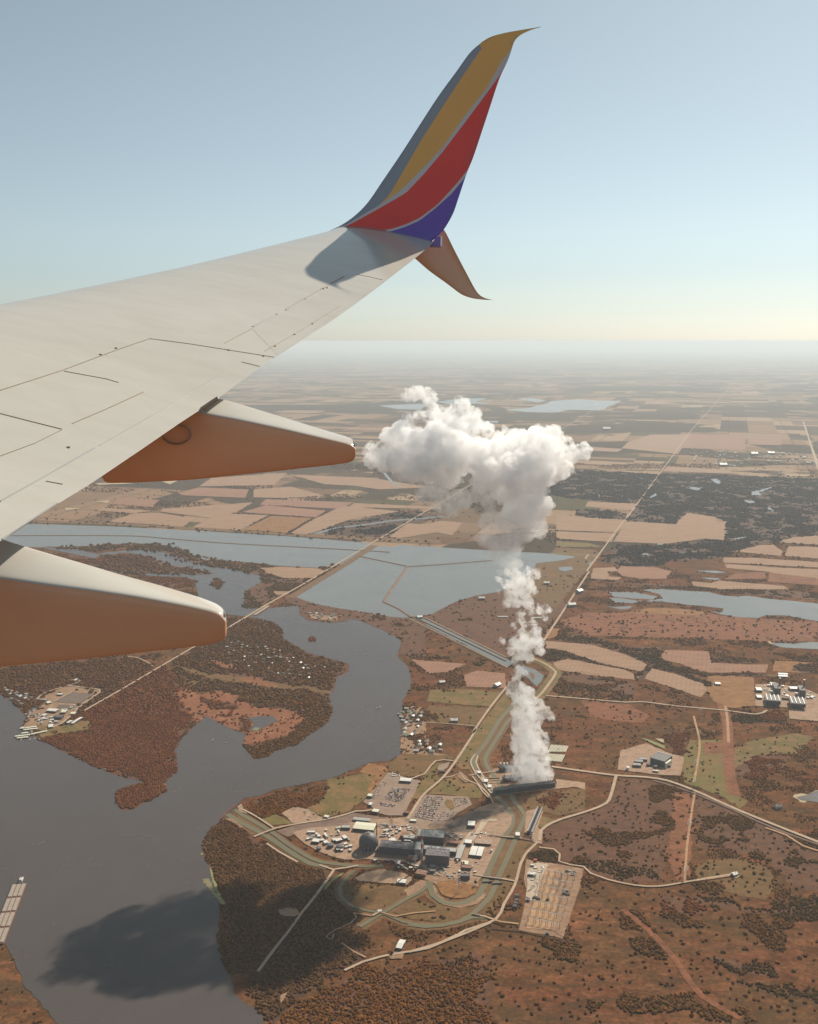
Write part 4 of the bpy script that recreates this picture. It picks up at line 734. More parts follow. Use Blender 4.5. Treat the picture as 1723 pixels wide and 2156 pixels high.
for (y0, y1, sp, size, near) in ((1640, 3300, 5.6, 6.4, True), (3300, 5400, 9, 9.5, True), (5400, 10500, 17, 16, False)):
    P, pl, sc_ = scatter_area(y0, y1, sp, size, near)
    for i, pn in enumerate(PALN):
        Q = P[pl == i]
        if len(Q) < 5: continue
        me = bpy.data.meshes.new('wood'); me.vertices.add(len(Q))
        z = np.full(len(Q), 1.0 + size * .18); me.vertices.foreach_set('co', np.column_stack([Q, z]).astype(np.float32).ravel()); at_ = me.attributes.new('sc', 'FLOAT', 'POINT'); at_.data.foreach_set('value', sc_[pl == i].astype(np.float32)); me.update()
        o = link('woodland_trees', me, None, [], kind='stuff'); o['label'] = WN[pn] + (' close by' if y0 < 2000 else ' in the middle distance' if y0 < 5000 else ' far away')
        md = o.modifiers.new('crowns', 'NODES'); md.node_group = crown_group(CM[pn], size)

# single trees that stand apart on the plant lawns
def tree(x, y, h, pal, label, grp, proto={}):
    if pal not in proto:
        rg = random.Random(len(proto) + 5); c = MB()
        bm = bmesh.new()
        for k in range(9):
            a = rg.uniform(0, 6.28); r = rg.uniform(0, .26); zc = rg.uniform(.48, .88)
            mt = Matrix.Translation((r * math.cos(a), r * math.sin(a), zc)) @ Matrix.Diagonal((*[rg.uniform(.13, .2)] * 2, rg.uniform(.11, .16), 1))
            bmesh.ops.create_icosphere(bm, subdivisions=2, radius=1, matrix=mt)
        for v in bm.verts: v.co *= 1 + rg.uniform(-.09, .09)
        me = bpy.data.meshes.new('crown'); bm.to_mesh(me); bm.free(); me.materials.append(CM[pal])
        t = MB(); t.cyl(0, 0, 0, .55, .035, .018, 8)
        for k in range(5):
            a = k * 1.26; t.bar((0, 0, .35 + .03 * k), (.2 * math.cos(a), .2 * math.sin(a), .62 + .03 * k), .01)
        tm = t.me('trunk'); tm.materials.append(M['bark']); proto[pal] = (me, tm)
    me, tm = proto[pal]
    o = thing('tree', label, 'tree', (x, y, 1.5), random.uniform(0, 6), grp); o.scale = (h, h, h)
    link('crown', me, o); link('trunk', tm, o)
for fr, px, py, h, pal, lb in [('H', 1612, 425, 13, 'green', 'round dark tree alone on the lawn right of the diagonal plant road'), ('H', 1672, 235, 13, 'green', 'dark tree beside the small car park at the plant entrance'),
                               ('H', 1218, 440, 10, 'brown', 'lower of the trees at the right edge of the long car park'), ('H', 1235, 395, 12, 'brown', 'taller tree at the upper right corner of the long car park'),
                               ('I', 270, 470, 12, 'green', 'tree between the plant road and the gatehouse drive'), ('I', 385, 415, 13, 'brown', 'largest tree left of the bend in the lined canal'),
                               ('I', 395, 380, 10, 'brown', 'upper tree left of the bend in the lined canal'), ('I', 232, 615, 11, 'green', 'dark tree alone in the middle of the round lawn'),
                               ('I', 470, 1560, 13, 'green', 'dark tree at the right rim of the round sandy pad'), ('Q', 1066, 712, 16, 'brown', 'round bare tree beside the barn on the sandy drive'),
                               ('Q', 1545, 95, 9, 'brown', 'small bare tree by the workshop yard'), ('J', 1350, 470, 12, 'green', 'dark tree on the field edge left of the gas power station'),
                               ('J', 235, 890, 14, 'green', 'tree left of the settling ponds'), ('J', 190, 1095, 13, 'green', 'tree at the lower left corner of the substation yard'),
                               ('J', 345, 880, 13, 'green', 'tree just left of the green settling pond'), ('I', 1180, 1110, 13, 'orange', 'yellow-orange tree in the wood right of the ring drive')]:
    p = gd(*dp(fr, px, py)); tree(p.x, p.y, h, pal, lb, 'single trees around the power plant')

# ============================================================ BUILDINGS
Z0 = 1.6
def frame_of(fr, nl, nr, fl, z=Z0):
    a, b, c = G2(fr, [nl, nr, fl]); u = b - a; L = u.length; an = math.atan2(u.y, u.x)
    d = c - a; dep = abs(-math.sin(an) * d.x + math.cos(an) * d.y)
    return Vector((a.x, a.y, z)), an, L, max(dep, 2)
def building(fr, nl, nr, fl, h, label, cat='building', name='building', wall='wall', roof='white_paint', style='flat', rh=1.5, doors=1, group=None, wins=0, units=0):
    """a building from its near base edge and the far left corner of its footprint"""
    o, an, L, D = frame_of(fr, nl, nr, fl)
    t = thing(name, label, cat, o, an, group)
    MB().box(0, L, 0, D, -1.5, h).build('wall', M[wall], t)
    if style == 'gable':
        MB().gable(0, L, 0, D, h + .003, rh, .5).build('roof', M[roof], t)
    elif style == 'mono':
        m = MB(); m.box(-.4, L + .4, -.4, D + .4, h, h + .5); m.V = [(x, y, z + rh * y / D) for x, y, z in m.V]; m.build('roof', M[roof], t)
        MB().box(.02, L - .02, D * .5, D - .02, h, h + rh * .5).build('clerestory', M[wall], t)
    else:
        m = MB().box(-.3, L + .3, -.3, D + .3, h, h + .5)
        r = m.build('roof', M[roof], t)
        p = MB(); q = .35
        for b in ((-.3, L + .3, -.3, -.3 + q), (-.3, L + .3, D + .3 - q, D + .3), (-.3, -.3 + q, .05 + .0, D - .05), (L + .3 - q, L + .3, .05, D - .05)): p.box(*b, h + .5, h + 1.1)
        p.build('parapet', M[wall], r)
        rg = random.Random(int(L * 100 + D))
        for k in range(units):
            x = rg.uniform(.1, .85) * L; y = rg.uniform(.15, .8) * D; s = rg.uniform(1.2, 2.6)
            MB().box(x, x + s * 1.4, y, y + s, h + .5, h + .5 + s * .7).build('vent', M['steel'], r)
    for k in range(doors):
        x = L * (k + .5) / doors - 1.8
        MB().box(x, x + 3.6, -.12, .1, -.5, min(h * .75, 4.2)).build('door', M['dark_wall'], t)
    if wins:
        wm = MB(); 
        for k in range(wins):
            x = L * (k + .5) / wins; MB().box(x - 1, x + 1, -.1, .1, h * .55, h * .55 + 1.3).build('window', M['glass'], t)
    return t, L, D, h
BL = building
# --- around the long car park
BL('H', (340, 1035), (610, 1062), (405, 950), 8, 'big warehouse with a pale cream roof left of the dark dome', 'warehouse', 'warehouse', 'dark_wall', 'cream', 'gable', 1.6, 4)
BL('H', (340, 905), (560, 928), (350, 875), 5, 'long narrow grey shed behind the cream roofed warehouse', 'shed', 'long_shed', 'wall', 'grey_roof', 'gable', 1.2, 3)
BL('H', (585, 800), (670, 812), (605, 758), 5, 'small pale green roofed hut at the lower left corner of the long car park', 'hut', 'hut', 'dark_wall', 'cream')
BL('H', (955, 398), (1100, 408), (975, 360), 6.5, 'white roofed shed at the top of the long car park', 'shed', 'shed', 'dark_wall', 'white_paint', 'gable', 1, 3)
BL('H', (522, 600), (585, 607), (545, 565), 6, 'dark shed on the left edge of the long car park', 'shed', 'shed', 'dark_wall', 'cream')
BL('H', (540, 708), (585, 712), (558, 672), 4, 'white trailer shed below the dark shed on the left edge of the long car park', 'shed', 'shed', 'wall', 'white_paint')
BL('H', (1003, 810), (1075, 818), (1015, 790), 4, 'brown flat hut at the bottom right of the long car park', 'hut', 'hut', 'brick', 'rust')
BL('H', (1472, 262), (1550, 266), (1480, 248), 3.5, 'dark gatehouse beside the small car park at the plant entrance', 'gatehouse', 'gatehouse', 'brick', 'dark_wall')
BL('H', (1090, 918), (1170, 924), (1105, 892), 3.5, 'low pale office between the two car parks and the rail yard', 'office', 'office', 'wall', 'cream')
BL('H', (190, 1020), (300, 1022), (205, 985), 6, 'grey shed left of the cream roofed warehouse', 'shed', 'shed', 'dark_wall', 'grey_roof', wins=4)
BL('G', (1012, 800), (1075, 806), (1030, 770), 5.5, 'bright white roofed hut in the left yard of the plant', 'hut', 'hut', 'dark_wall', 'white_paint')
BL('G', (975, 715), (1040, 715), (985, 698), 4, 'long white trailer row beside the rail yard', 'shed', 'shed', 'wall', 'white_paint')
BL('G', (1115, 575), (1155, 585), (1120, 555), 4, 'small pale hut at the end of the gravel lot by the lawn', 'hut', 'hut', 'wall', 'cream')
BL('H', (960, 1130), (1060, 1145), (975, 1090), 7, 'brown block with a white rimmed roof below the conveyor', 'building', 'service_block', 'brick', 'rust', units=3)
BL('H', (920, 1735), (1030, 1745), (935, 1690), 5, 'white roofed shed alone on the gravel below the dark plant', 'shed', 'shed', 'dark_wall', 'white_paint', 'gable', 1, 2)
BL('H', (1345, 1590), (1420, 1595), (1350, 1560), 5, 'dark intake screen house at the head of the green ditch', 'screen house', 'screen_house', 'dark_wall', 'dark_wall')
BL('H', (1160, 1630), (1290, 1650), (1180, 1570), 7, 'brown pump house by the head of the green ditch', 'pump house', 'pump_house', 'brick', 'rust', units=3)
# --- turbine hall and reactor blocks
BL('H', (1180, 1200), (1530, 1225), (1205, 1105), 21, 'tall turbine hall with a grey roof and dark wall right of the thin red stack', 'turbine hall', 'turbine_hall', 'dark_wall', 'grey_roof', doors=6, units=16, wins=10)
BL('H', (680, 1330), (1160, 1372), (720, 1240), 18, 'long turbine building in the steam shadow between the dome and the striped stack', 'turbine hall', 'turbine_hall', 'dark_wall', 'dark_wall', doors=6, units=26, wins=12)
BL('H', (1150, 1395), (1250, 1400), (1160, 1290), 24, 'tall dark block left of the foot of the striped stack', 'reactor building', 'reactor_building', 'wall', 'grey_roof', doors=1, units=3)
BL('H', (1290, 1480), (1600, 1500), (1310, 1390), 26, 'large square reactor building right of the striped stack', 'reactor building', 'reactor_building', 'dark_wall', 'dark_wall', doors=2, units=16)
BL('H', (1265, 1330), (1690, 1370), (1290, 1280), 12, 'low wide annex behind the large square reactor building', 'annex', 'annex', 'dark_wall', 'grey_roof', doors=4, units=14)
BL('H', (1000, 1165), (1160, 1180), (1020, 1130), 9, 'grey annex at the left end of the tall turbine hall', 'annex', 'annex', 'wall', 'grey_roof', units=3)
BL('H', (1060, 1430), (1180, 1440), (1070, 1390), 9, 'low brown block below the long turbine building', 'annex', 'annex', 'brick', 'rust', units=2)
BL('H', (1580, 1215), (1720, 1230), (1590, 1180), 6, 'low brown workshop right of the tall turbine hall', 'workshop', 'workshop', 'brick', 'rust', doors=3)
# --- right yard of the plant
BL('I', (398, 1018), (465, 1022), (428, 975), 7, 'bright white roofed shed on the dark asphalt apron', 'shed', 'shed', 'dark_wall', 'white_paint')
BL('I', (368, 1185), (435, 1190), (385, 1148), 7, 'very bright white building where the concrete apron narrows', 'building', 'building', 'dark_wall', 'white_paint')
BL('I', (282, 1322), (330, 1328), (325, 1195), 6, 'narrow grey ribbed roof shed along the internal road', 'shed', 'shed', 'dark_wall', 'grey_roof', 'gable', 1)
BL('I', (412, 1290), (470, 1297), (452, 1210), 6, 'left one of the twin white roofed sheds beside the canal', 'shed', 'shed', 'dark_wall', 'white_paint', 'gable', 1.2)
BL('I', (478, 1298), (528, 1304), (515, 1216), 6, 'right one of the twin white roofed sheds beside the canal', 'shed', 'shed', 'dark_wall', 'white_paint', 'gable', 1.2)
BL('I', (330, 1505), (418, 1508), (335, 1478), 9, 'dark cylinder-topped block above the round sandy pad', 'building', 'storage_block', 'dark_wall', 'dark')
BL('I', (340, 1410), (430, 1418), (350, 1385), 5, 'low rusty shed in the yard above the dark storage block', 'shed', 'shed', 'brick', 'rust')
BL('I', (345, 1378), (400, 1384), (352, 1340), 5, 'small cream shed in the yard below the ribbed roof shed', 'shed', 'shed', 'wall', 'cream')
BL('I', (848, 1112), (890, 1114), (870, 1078), 6, 'white gate building standing over the right canal', 'gate house', 'canal_gate_house', 'wall', 'white_paint')
BL('I', (548, 598), (588, 600), (545, 568), 4, 'middle white control box on the lined canal', 'control box', 'control_box', 'wall', 'white_paint')
BL('I', (585, 650), (622, 652), (578, 620), 4, 'lower white control box on the lined canal', 'control box', 'control_box', 'wall', 'white_paint')
BL('I', (490, 515), (522, 517), (487, 492), 4, 'upper white control box on the lined canal', 'control box', 'control_box', 'wall', 'white_paint')
BL('Q', (1098, 655), (1135, 662), (1118, 600), 6, 'pale barn beside the sandy drive at the wood edge', 'barn', 'barn', 'dark_wall', 'white_paint', 'gable', 1.6)
# canopy: a row of ribs over an open car shed
o, an, L, D = frame_of('I', (465, 1178), (622, 1190), (490, 1140))
t = thing('car_shed', 'long open shed with a ribbed roof left of the main canal', 'shed', o, an)
MB().box(0, L, D * .5, D, -1, 4.5).build('wall', M['dark_wall'], t); MB().box(-.3, L + .3, -.3, D + .3, 4.5, 4.9).build('roof', M['rust'], t)
for k in range(14):
    x = L * (k + .5) / 14; MB().box(x - .35, x + .35, 0, D, 4.9, 5.5).build('roof_rib', M['cream'], t)
for k in range(8): MB().box(L * k / 7.3, L * k / 7.3 + .4, .1, .5, -1, 4.5).build('post', M['steel'], t)
# dome
c = gd(*dp('H', 545, 1268))
t = thing('containment_dome', 'big dark steel dome left of the thin red stack', 'dome', (c.x, c.y, 0))
bm = bmesh.new(); bmesh.ops.create_uvsphere(bm, u_segments=48, v_segments=24, radius=25, matrix=Matrix.Translation((0, 0, 21)))
me = bpy.data.meshes.new('dome_shell'); bm.to_mesh(me); bm.free(); me.polygons.foreach_set('use_smooth', [True] * len(me.polygons)); link('dome_shell', me, t, [M['sphere']])
MB().cyl(0, 0, 0, 5, 25.6, 25.6, 48).build('base_ring', M['wall'], t)
m = MB(); [m.bar((25.4 * math.cos(a), 25.4 * math.sin(a), 5 + 0), (24.6 * math.cos(a), 24.6 * math.sin(a), 21), .4) for a in [k * .3927 for k in range(16)]]
m.build('leg', M['steel'], t); MB().cyl(0, 0, 45.6, 48, 2.5, 2.5, 12).build('vent', M['steel'], t)
# stacks
c = gd(*dp('H', 652, 1190)); t = thing('thin_stack', 'thin dark red stack standing between the dome and the dark halls', 'chimney', (c.x, c.y, Z0))
MB().cyl(0, 0, -1, 56, 1.5, 1.0, 16).build('shaft', M['rust'], t); MB().cyl(0, 0, 56, 57, 1.4, 1.4, 16).build('rim', M['dark'], t)
c = gd(*dp('H', 1245, 1490)); t = thing('striped_stack', 'tall ventilation stack with red and white bands rising through the dark halls', 'chimney', (c.x, c.y, Z0))
r0, r1, hh = 3.4, 1.9, 94
for k in range(8):
    a, b = k / 8, (k + 1) / 8
    MB().cyl(0, 0, hh * a, hh * b, r0 + (r1 - r0) * a, r0 + (r1 - r0) * b, 20, cap=(k == 7)).build('stack_band', M['white_paint' if k % 2 else 'red'] if k > 2 else M['wall'], t)
MB().cyl(0, 0, hh, hh + 1, 2.2, 2.2, 16).build('rim', M['dark'], t)
def tank(fr, x, y, r, h, label, mat='white_paint', name='storage_tank', group=None, cone=.12):
    c = gd(*dp(fr, x, y)); t = thing(name, label, 'tank', (c.x, c.y, Z0), 0, group)
    MB().cyl(0, 0, -1.5, h, r, r, 24).build('shell', M[mat], t, True); MB().cyl(0, 0, h + .003, h + r * cone + .2, r * 1.03, r * .15, 24).build('roof', M[mat], t); return t
tank('H', 165, 1270, 9, 10, 'round dark tank left of the dome', 'dark_wall'); tank('H', 45, 1245, 8, 8, 'round dark tank at the far left of the yard', 'dark_wall')
tank('G', 1075, 852, 6.5, 6, 'green-black tank beside the yard road above the levee', 'dark_wall'); tank('G', 1262, 838, 7, 7, 'brown-black tank right of the pipe rack', 'rust')
tank('H', 375, 1365, 2.4, 5, 'small white tank at the tip of the dome shadow'); tank('J', 290, 1112, 5, 8, 'white silo at the lower left of the substation yard')
tank('I', 620, 1245, 2.6, 6, 'small pale tank right of the twin white sheds', 'steel'); tank('I', 300, 1340, 2.6, 6, 'small grey tank below the ribbed roof shed', 'steel')
for k, (x, y) in enumerate([(1075, 1110), (1110, 1115), (1142, 1122)]): tank('H', x, y, 2.2, 7, ['left', 'middle', 'right'][k] + ' slim white tank at the left end of the tall turbine hall', name='slim_tank', group='slim tanks by the turbine hall')
# pipe racks and conveyor
def rack(fr, a, b, h, wd, label, mat='rust'):
    P = G2(fr, [a, b]); d = P[1] - P[0]; t = thing('pipe_rack', label, 'pipe rack', (P[0].x, P[0].y, Z0), math.atan2(d.y, d.x)); L = d.length
    for s in (-1, 1): MB().box(0, L, s * wd / 2 - .25, s * wd / 2 + .25, h - .3, h + .3).build('beam', M[mat], t)
    n = max(2, int(L / 14))
    for k in range(n + 1): m = MB(); x = L * k / n; m.box(x, x + .5, -wd / 2 - .2, -wd / 2 + .25, -1.5, h - .31); m.box(x, x + .5, wd / 2 - .25, wd / 2 + .2, -1.5, h - .31); m.box(x, x + .5, -wd / 2 + .26, wd / 2 - .26, h - .8, h - .35); m.build('trestle', M[mat], t)
    MB().box(.1, L - .1, -wd / 2 + .3, wd / 2 - .3, h + .02, h + .5).build('deck', M['wall'], t)
rack('H', (1140, 1010), (1200, 1060), 10, 4, 'short dark conveyor left of the tall turbine hall', 'dark'); rack('H', (660, 965), (960, 985), 5, 3, 'long low pipe rack right of the cream roofed warehouse')
rack('H', (760, 1100), (850, 1000), 6, 3, 'slanting pipe rack between the warehouse and the turbine halls'); rack('H', (860, 1440), (1060, 1560), 5, 3, 'pipe rack in the steam shadow below the long turbine building', 'steel')
# clutter: containers, plant rooms and skips of the yards, each one a thing
boxm = []
KW = ['long white', 'long rusty', 'squat grey', 'small cream', 'big dark', 'small brown', 'broad pale grey']
for i, (l, wd, h, mt) in enumerate([(12, 2.6, 2.8, 'white_paint'), (12, 3, 3, 'rust'), (8, 5, 4, 'wall'), (6, 4, 3.2, 'cream'), (14, 7, 5, 'dark_wall'), (6, 2.6, 2.8, 'brick'), (10, 6, 4.5, 'grey_roof')]):
    b = MB(); b.box(-l / 2, l / 2, -wd / 2, wd / 2, -1, h); me = b.me('body'); me.materials.append(M[mt])
    r = MB(); r.box(-l / 2 - .15, l / 2 + .15, -wd / 2 - .15, wd / 2 + .15, h, h + .25); rm = r.me('roof'); rm.materials.append(M['white_paint' if i % 2 == 0 else 'grey_roof'])
    d = MB(); d.box(l / 2 - .05, l / 2 + .12, -wd * .35, wd * .35, 0, h * .85); dm = d.me('door'); dm.materials.append(M['dark_wall']); boxm.append((me, rm, dm))
def clutter(fr, poly, n, name, cat, label, group, kinds, ang=None, sc=(.7, 1.3), seed=1):
    rg = random.Random(seed); P = G2(fr, poly); A = np.array([(p.x, p.y) for p in P]); lo = A.min(0); hi = A.max(0); an0 = math.atan2(P[1].y - P[0].y, P[1].x - P[0].x); k = 0; tries = 0
    while k < n and tries < 4000:
        tries += 1; q = np.array([[rg.uniform(lo[0], hi[0]), rg.uniform(lo[1], hi[1])]])
        if not inside(q, A)[0]: continue
        kd = rg.choice(kinds); kw = KW[kd]; kl = kw + ' ' + label; o = thing(name, kl, cat, (q[0, 0], q[0, 1], Z0), (ang if ang is not None else an0) + rg.choice([0, 1.5708]) + rg.uniform(-.06, .06), kw + ' ' + group); s = rg.uniform(*sc); o.scale = (s, s * rg.uniform(.8, 1.3), s)
        for me, nm in zip(boxm[kd], ('body', 'roof', 'door')): link(nm, me, o)
        k += 1
clutter('G', [(900, 720), (1280, 660), (1250, 760), (940, 770)], 22, 'equipment_hut', 'hut', 'hut in the crowded left yard of the plant', 'huts in the left yard', [0, 1, 2, 3, 5, 6], seed=2)
clutter('G', [(1080, 780), (1340, 720), (1360, 880), (1130, 870)], 26, 'equipment_hut', 'hut', 'container left of the dome', 'containers left of the dome', [1, 2, 4, 5, 6], seed=3)
clutter('H', [(680, 1000), (1120, 1000), (1100, 1110), (700, 1120)], 20, 'site_cabin', 'cabin', 'site cabin on the gravel above the dark turbine halls', 'cabins above the turbine halls', [0, 1, 2, 5], seed=4)
clutter('H', [(1270, 1430), (1640, 1500), (1600, 1560), (1290, 1540)], 24, 'yard_container', 'container', 'container below the square reactor building', 'containers below the reactor building', [0, 3, 5, 2], sc=(.5, .9), seed=5)
clutter('I', [(330, 1320), (520, 1330), (470, 1440), (300, 1440)], 16, 'yard_cabin', 'cabin', 'cabin in the yard between the twin white sheds and the sandy pad', 'cabins by the canal yard', [0, 2, 3, 5], sc=(.5, 1), seed=6)
clutter('I', [(60, 1420), (330, 1440), (320, 1500), (70, 1480)], 22, 'yard_crate', 'crate', 'crate along the head of the green ditch', 'crates by the ditch head', [1, 5, 3], sc=(.4, .8), seed=7)
clutter('H', [(820, 1160), (1150, 1180), (1150, 1230), (840, 1220)], 10, 'plant_room', 'plant room', 'plant room behind the long turbine building', 'plant rooms behind the turbine building', [4, 2], seed=8)
clutter('G', [(880, 540), (1000, 500), (1150, 575), (950, 610)], 12, 'stored_crate', 'crate', 'crate stored on the gravel lot beside the lawn', 'crates on the gravel lot', [5, 3, 1], sc=(.4, .9), seed=9)
clutter('H', [(700, 940), (1040, 930), (1100, 1000), (720, 1010)], 12, 'yard_box', 'container', 'container along the rail yard above the dark halls', 'containers along the rail yard', [0, 1, 5, 6], sc=(.5, 1.1), seed=21)
clutter('H', [(1180, 1010), (1500, 1040), (1700, 1110), (1590, 1150), (1560, 1080), (1200, 1060)], 14, 'yard_box', 'container', 'container behind the tall turbine hall', 'containers behind the tall turbine hall', [0, 1, 2, 5], sc=(.5, 1.1), seed=22)
clutter('H', [(620, 1390), (900, 1420), (1200, 1500), (1150, 1570), (800, 1500), (620, 1440)], 20, 'yard_box', 'container', 'container in front of the long turbine building', 'containers in front of the long turbine building', [1, 4, 5, 2], sc=(.5, 1.1), seed=23)
clutter('I', [(440, 1060), (620, 1075), (640, 1120), (440, 1110)], 12, 'yard_box', 'container', 'container in the rows above the ribbed open shed', 'containers above the ribbed shed', [5, 0, 1], sc=(.5, .8), seed=24)
clutter('I', [(200, 1060), (360, 1080), (330, 1180), (220, 1170)], 14, 'yard_box', 'container', 'container right of the tall turbine hall', 'containers right of the tall turbine hall', [0, 2, 3, 5, 6], sc=(.5, 1.1), seed=25)
clutter('Q', [(1230, 90), (1350, 110), (1340, 150), (1240, 150)], 16, 'yard_box', 'container', 'container left of the green ditch head', 'containers left of the ditch head', [0, 1, 3, 5], sc=(.4, .8), seed=26)
clutter('I', [(1000, 1350), (1140, 1370), (1090, 1480), (1040, 1480)], 14, 'yard_box', 'container', 'container at the top of the switchyard', 'containers at the top of the switchyard', [0, 3, 2, 5], sc=(.4, .9), seed=27)
clutter('I', [(950, 1500), (1090, 1500), (1040, 1700), (940, 1700)], 8, 'yard_box', 'container', 'container on the pale apron of the switchyard', 'containers on the pale apron', [0, 3, 5], sc=(.4, .8), seed=28)
clutter('I', [(1320, 1410), (1440, 1430), (1420, 1480), (1310, 1470)], 6, 'yard_box', 'container', 'container at the upper right of the switchyard', 'containers at the upper right', [0, 3, 1], sc=(.4, .8), seed=29)
clutter('H', [(780, 265), (870, 265), (1000, 330), (990, 345), (790, 300)], 9, 'office_trailer', 'trailer', 'office trailer along the top edge of the long car park', 'trailers above the long car park', [0], sc=(.6, .9), seed=10)
# ============================================================ COOLING TOWERS
def tower_row(fr, nl, nr, dep, h, n, label, seed=1):
    a, b = G2(fr, [nl, nr]); d = b - a; L = d.length; t = thing('cooling_tower', label, 'cooling tower', (a.x, a.y, Z0), math.atan2(d.y, d.x))
    MB().box(0, L, .8, dep - .8, -1.5, h - 2).build('louvre_wall', M['dark'], t)
    MB().box(0, L, 0, dep, h - 2, h).build('deck', M['dark_wall'], t)
    for k in range(n):
        x = L * (k + .5) / n; r = min(L / n * .38, dep * .36)
        MBL = [MB()]; MBL[0].cyl(x, dep / 2, h, h + 4.5, r, r * .92, 18, cap=False); fs_ = MBL[-1].build('fan_stack', M['grey_roof'], t)
        f = MB(); 
        for q in range(4): f.bar((x, dep / 2, h + 2.2), (x + r * .85 * math.cos(q * 1.57 + k), dep / 2 + r * .85 * math.sin(q * 1.57 + k), h + 2.3), .3)
        f.build('fan', M['dark'], fs_)
    m = MB(); [m.box(L * k / (n * 2) - .2, L * k / (n * 2) + .2, .2, .6, -1, h - 2.01) for k in range(n * 2 + 1)]; m.build('frame_post', M['wall'], t); return t
tower_row('I', (655, 705), (1222, 632), 17, 13, 24, 'long dark row of cooling cells under the steam')
tower_row('I', (735, 590), (1160, 560), 17, 13, 14, 'second row of cooling cells half hidden behind the steam')
tower_row('I', (700, 492), (1000, 470), 15, 12, 8, 'rearmost row of cooling cells left of the steam base')
def cell_strip(fr, nl, fl, wd, h, n, label):
    a, b = G2(fr, [nl, fl]); d = b - a; L = d.length; t = thing('cooling_strip', label, 'cooling tower', (a.x, a.y, Z0), math.atan2(d.y, d.x))
    MB().box(0, L, -wd, 0, -1.5, h).build('body', M['dark_wall'], t)
    for s in (-wd, -.7): MB().box(-.2, L + .2, s - .1, s + .8, h, h + 1).build('roof_rail', M['white_paint'], t)
    for k in range(n): MB().cyl(L * (k + .5) / n, -wd / 2, h, h + 2.2, min(L / n, wd) * .33, None, 14, cap=False).build('fan_stack', M['grey_roof'], t)
cell_strip('I', (958, 1070), (1055, 842), 14, 7, 16, 'long narrow cooling strip with pale rails right of the twin canals')
for k, x in enumerate([705, 738, 768]): tank('I', x, 470, 3.2, 22, ['left', 'middle', 'right'][k] + ' one of three tall pale towers left of the steam base', 'steel', 'absorber_tower', 'pale towers left of the steam')
# striped beds right of the steam
for blk, (a, b, c, d) in enumerate([((1120, 385), (1285, 402), (1150, 325), (1318, 335)), ((1155, 305), (1325, 308), (1180, 240), (1350, 252))]):
    P = G2('I', [a, b, c, d]); t = thing('basin_block', ['nearer', 'farther'][blk] + ' block of pale striped basins right of the steam', 'basin', (P[0].x, P[0].y, Z0), 0)
    n = 13
    for k in range(n):
        f0, f1 = (k + .12) / n, (k + .62) / n; q = [P[0].lerp(P[1], f0), P[0].lerp(P[1], f1), P[2].lerp(P[3], f1), P[2].lerp(P[3], f0)]; q = [v - P[0] for v in q]
        m = MB(); m.V = [(v.x, v.y, 0) for v in q] + [(v.x, v.y, 2.4) for v in q]; m.F = [(4, 5, 6, 7), (0, 1, 5, 4), (1, 2, 6, 5), (2, 3, 7, 6), (3, 0, 4, 7)]; m.M = [0] * 5; m.build('bed', M['cream'], t)
# ============================================================ SWITCHYARD
BL('I', (968, 1478), (1040, 1484), (990, 1452), 6, 'white control building at the upper left of the switchyard', 'control building', 'control_building', 'dark_wall', 'white_paint', units=2)
BL('I', (948, 1712), (980, 1716), (955, 1695), 4, 'dark relay hut at the left edge of the switchyard', 'hut', 'relay_hut', 'dark_wall', 'dark_wall')
BL('I', (1022, 1340), (1048, 1342), (1025, 1328), 5, 'red shed at the top corner of the switchyard', 'shed', 'shed', 'red', 'red')
BL('I', (990, 1385), (1020, 1388), (995, 1372), 4, 'small white hut below the red shed in the switchyard', 'hut', 'hut', 'wall', 'white_paint')
gm_ = MB(); 
for s in (-9, 9): gm_.bar((s - 1, 0, -1), (s, 0, 13), .25); gm_.bar((s + 1, 0, -1), (s, 0, 13), .25); gm_.bar((s, 0, 13), (s, 0, 16), .15)
posts = gm_.me('post'); posts.materials.append(M['steel']); bm_ = MB(); bm_.box(-9.5, 9.5, -.5, .5, 12.2, 13.1); beam = bm_.me('beam'); beam.materials.append(M['steel'])
P = G2('I', [(1110, 1420), (1410, 1470), (960, 1950), (1240, 2010)]); an = math.atan2(P[1].y - P[0].y, P[1].x - P[0].x)
for i in range(5):
    for j in range(7):
        q = P[0].lerp(P[1], (i + .5) / 5).lerp(P[2].lerp(P[3], (i + .5) / 5), (j + .5) / 7)
        o = thing('gantry', '%s steel gantry from the left in the %s row of the switchyard' % (['first', 'second', 'third', 'fourth', 'fifth'][i], ['top', 'second', 'third', 'fourth', 'fifth', 'sixth', 'bottom'][j]), 'gantry', (q.x, q.y, Z0), an, 'gantries of the switchyard'); link('post', posts, o); link('beam', beam, o)
def transformer(fr, x, y, label, s=1, group=None, p={}):
    if not p:
        b = MB(); b.box(-3, 3, -2, 2, -1, 3.6); p['tank'] = (b.me('tank'), 'dark'); b = MB()
        for k in range(6): b.box(-3.6 + k * 1.3, -3.0 + k * 1.3, -3, -2.05, 0, 3)
        p['radiator'] = (b.me('radiator'), 'wall'); b = MB(); [b.cyl(k, .4, 3.6, 5.4, .28, .2, 8) for k in (-2, 0, 2)]; p['bushing'] = (b.me('bushing'), 'cream')
        for k, (me, mt) in p.items(): me.materials.append(M[mt])
    c = gd(*dp(fr, x, y)); o = thing('transformer', label, 'transformer', (c.x, c.y, Z0), random.uniform(-.1, .1), group); o.scale = (s, s, s)
    for k, (me, mt) in p.items(): link(k, me, o)
for k, (x, y, lb) in enumerate([(862, 1668, 'topmost'), (856, 1710, 'second from the top'), (850, 1740, 'third from the top'), (842, 1768, 'lowest')]):
    transformer('I', x, y, lb + ' transformer in the line of four left of the switchyard', 1.5)
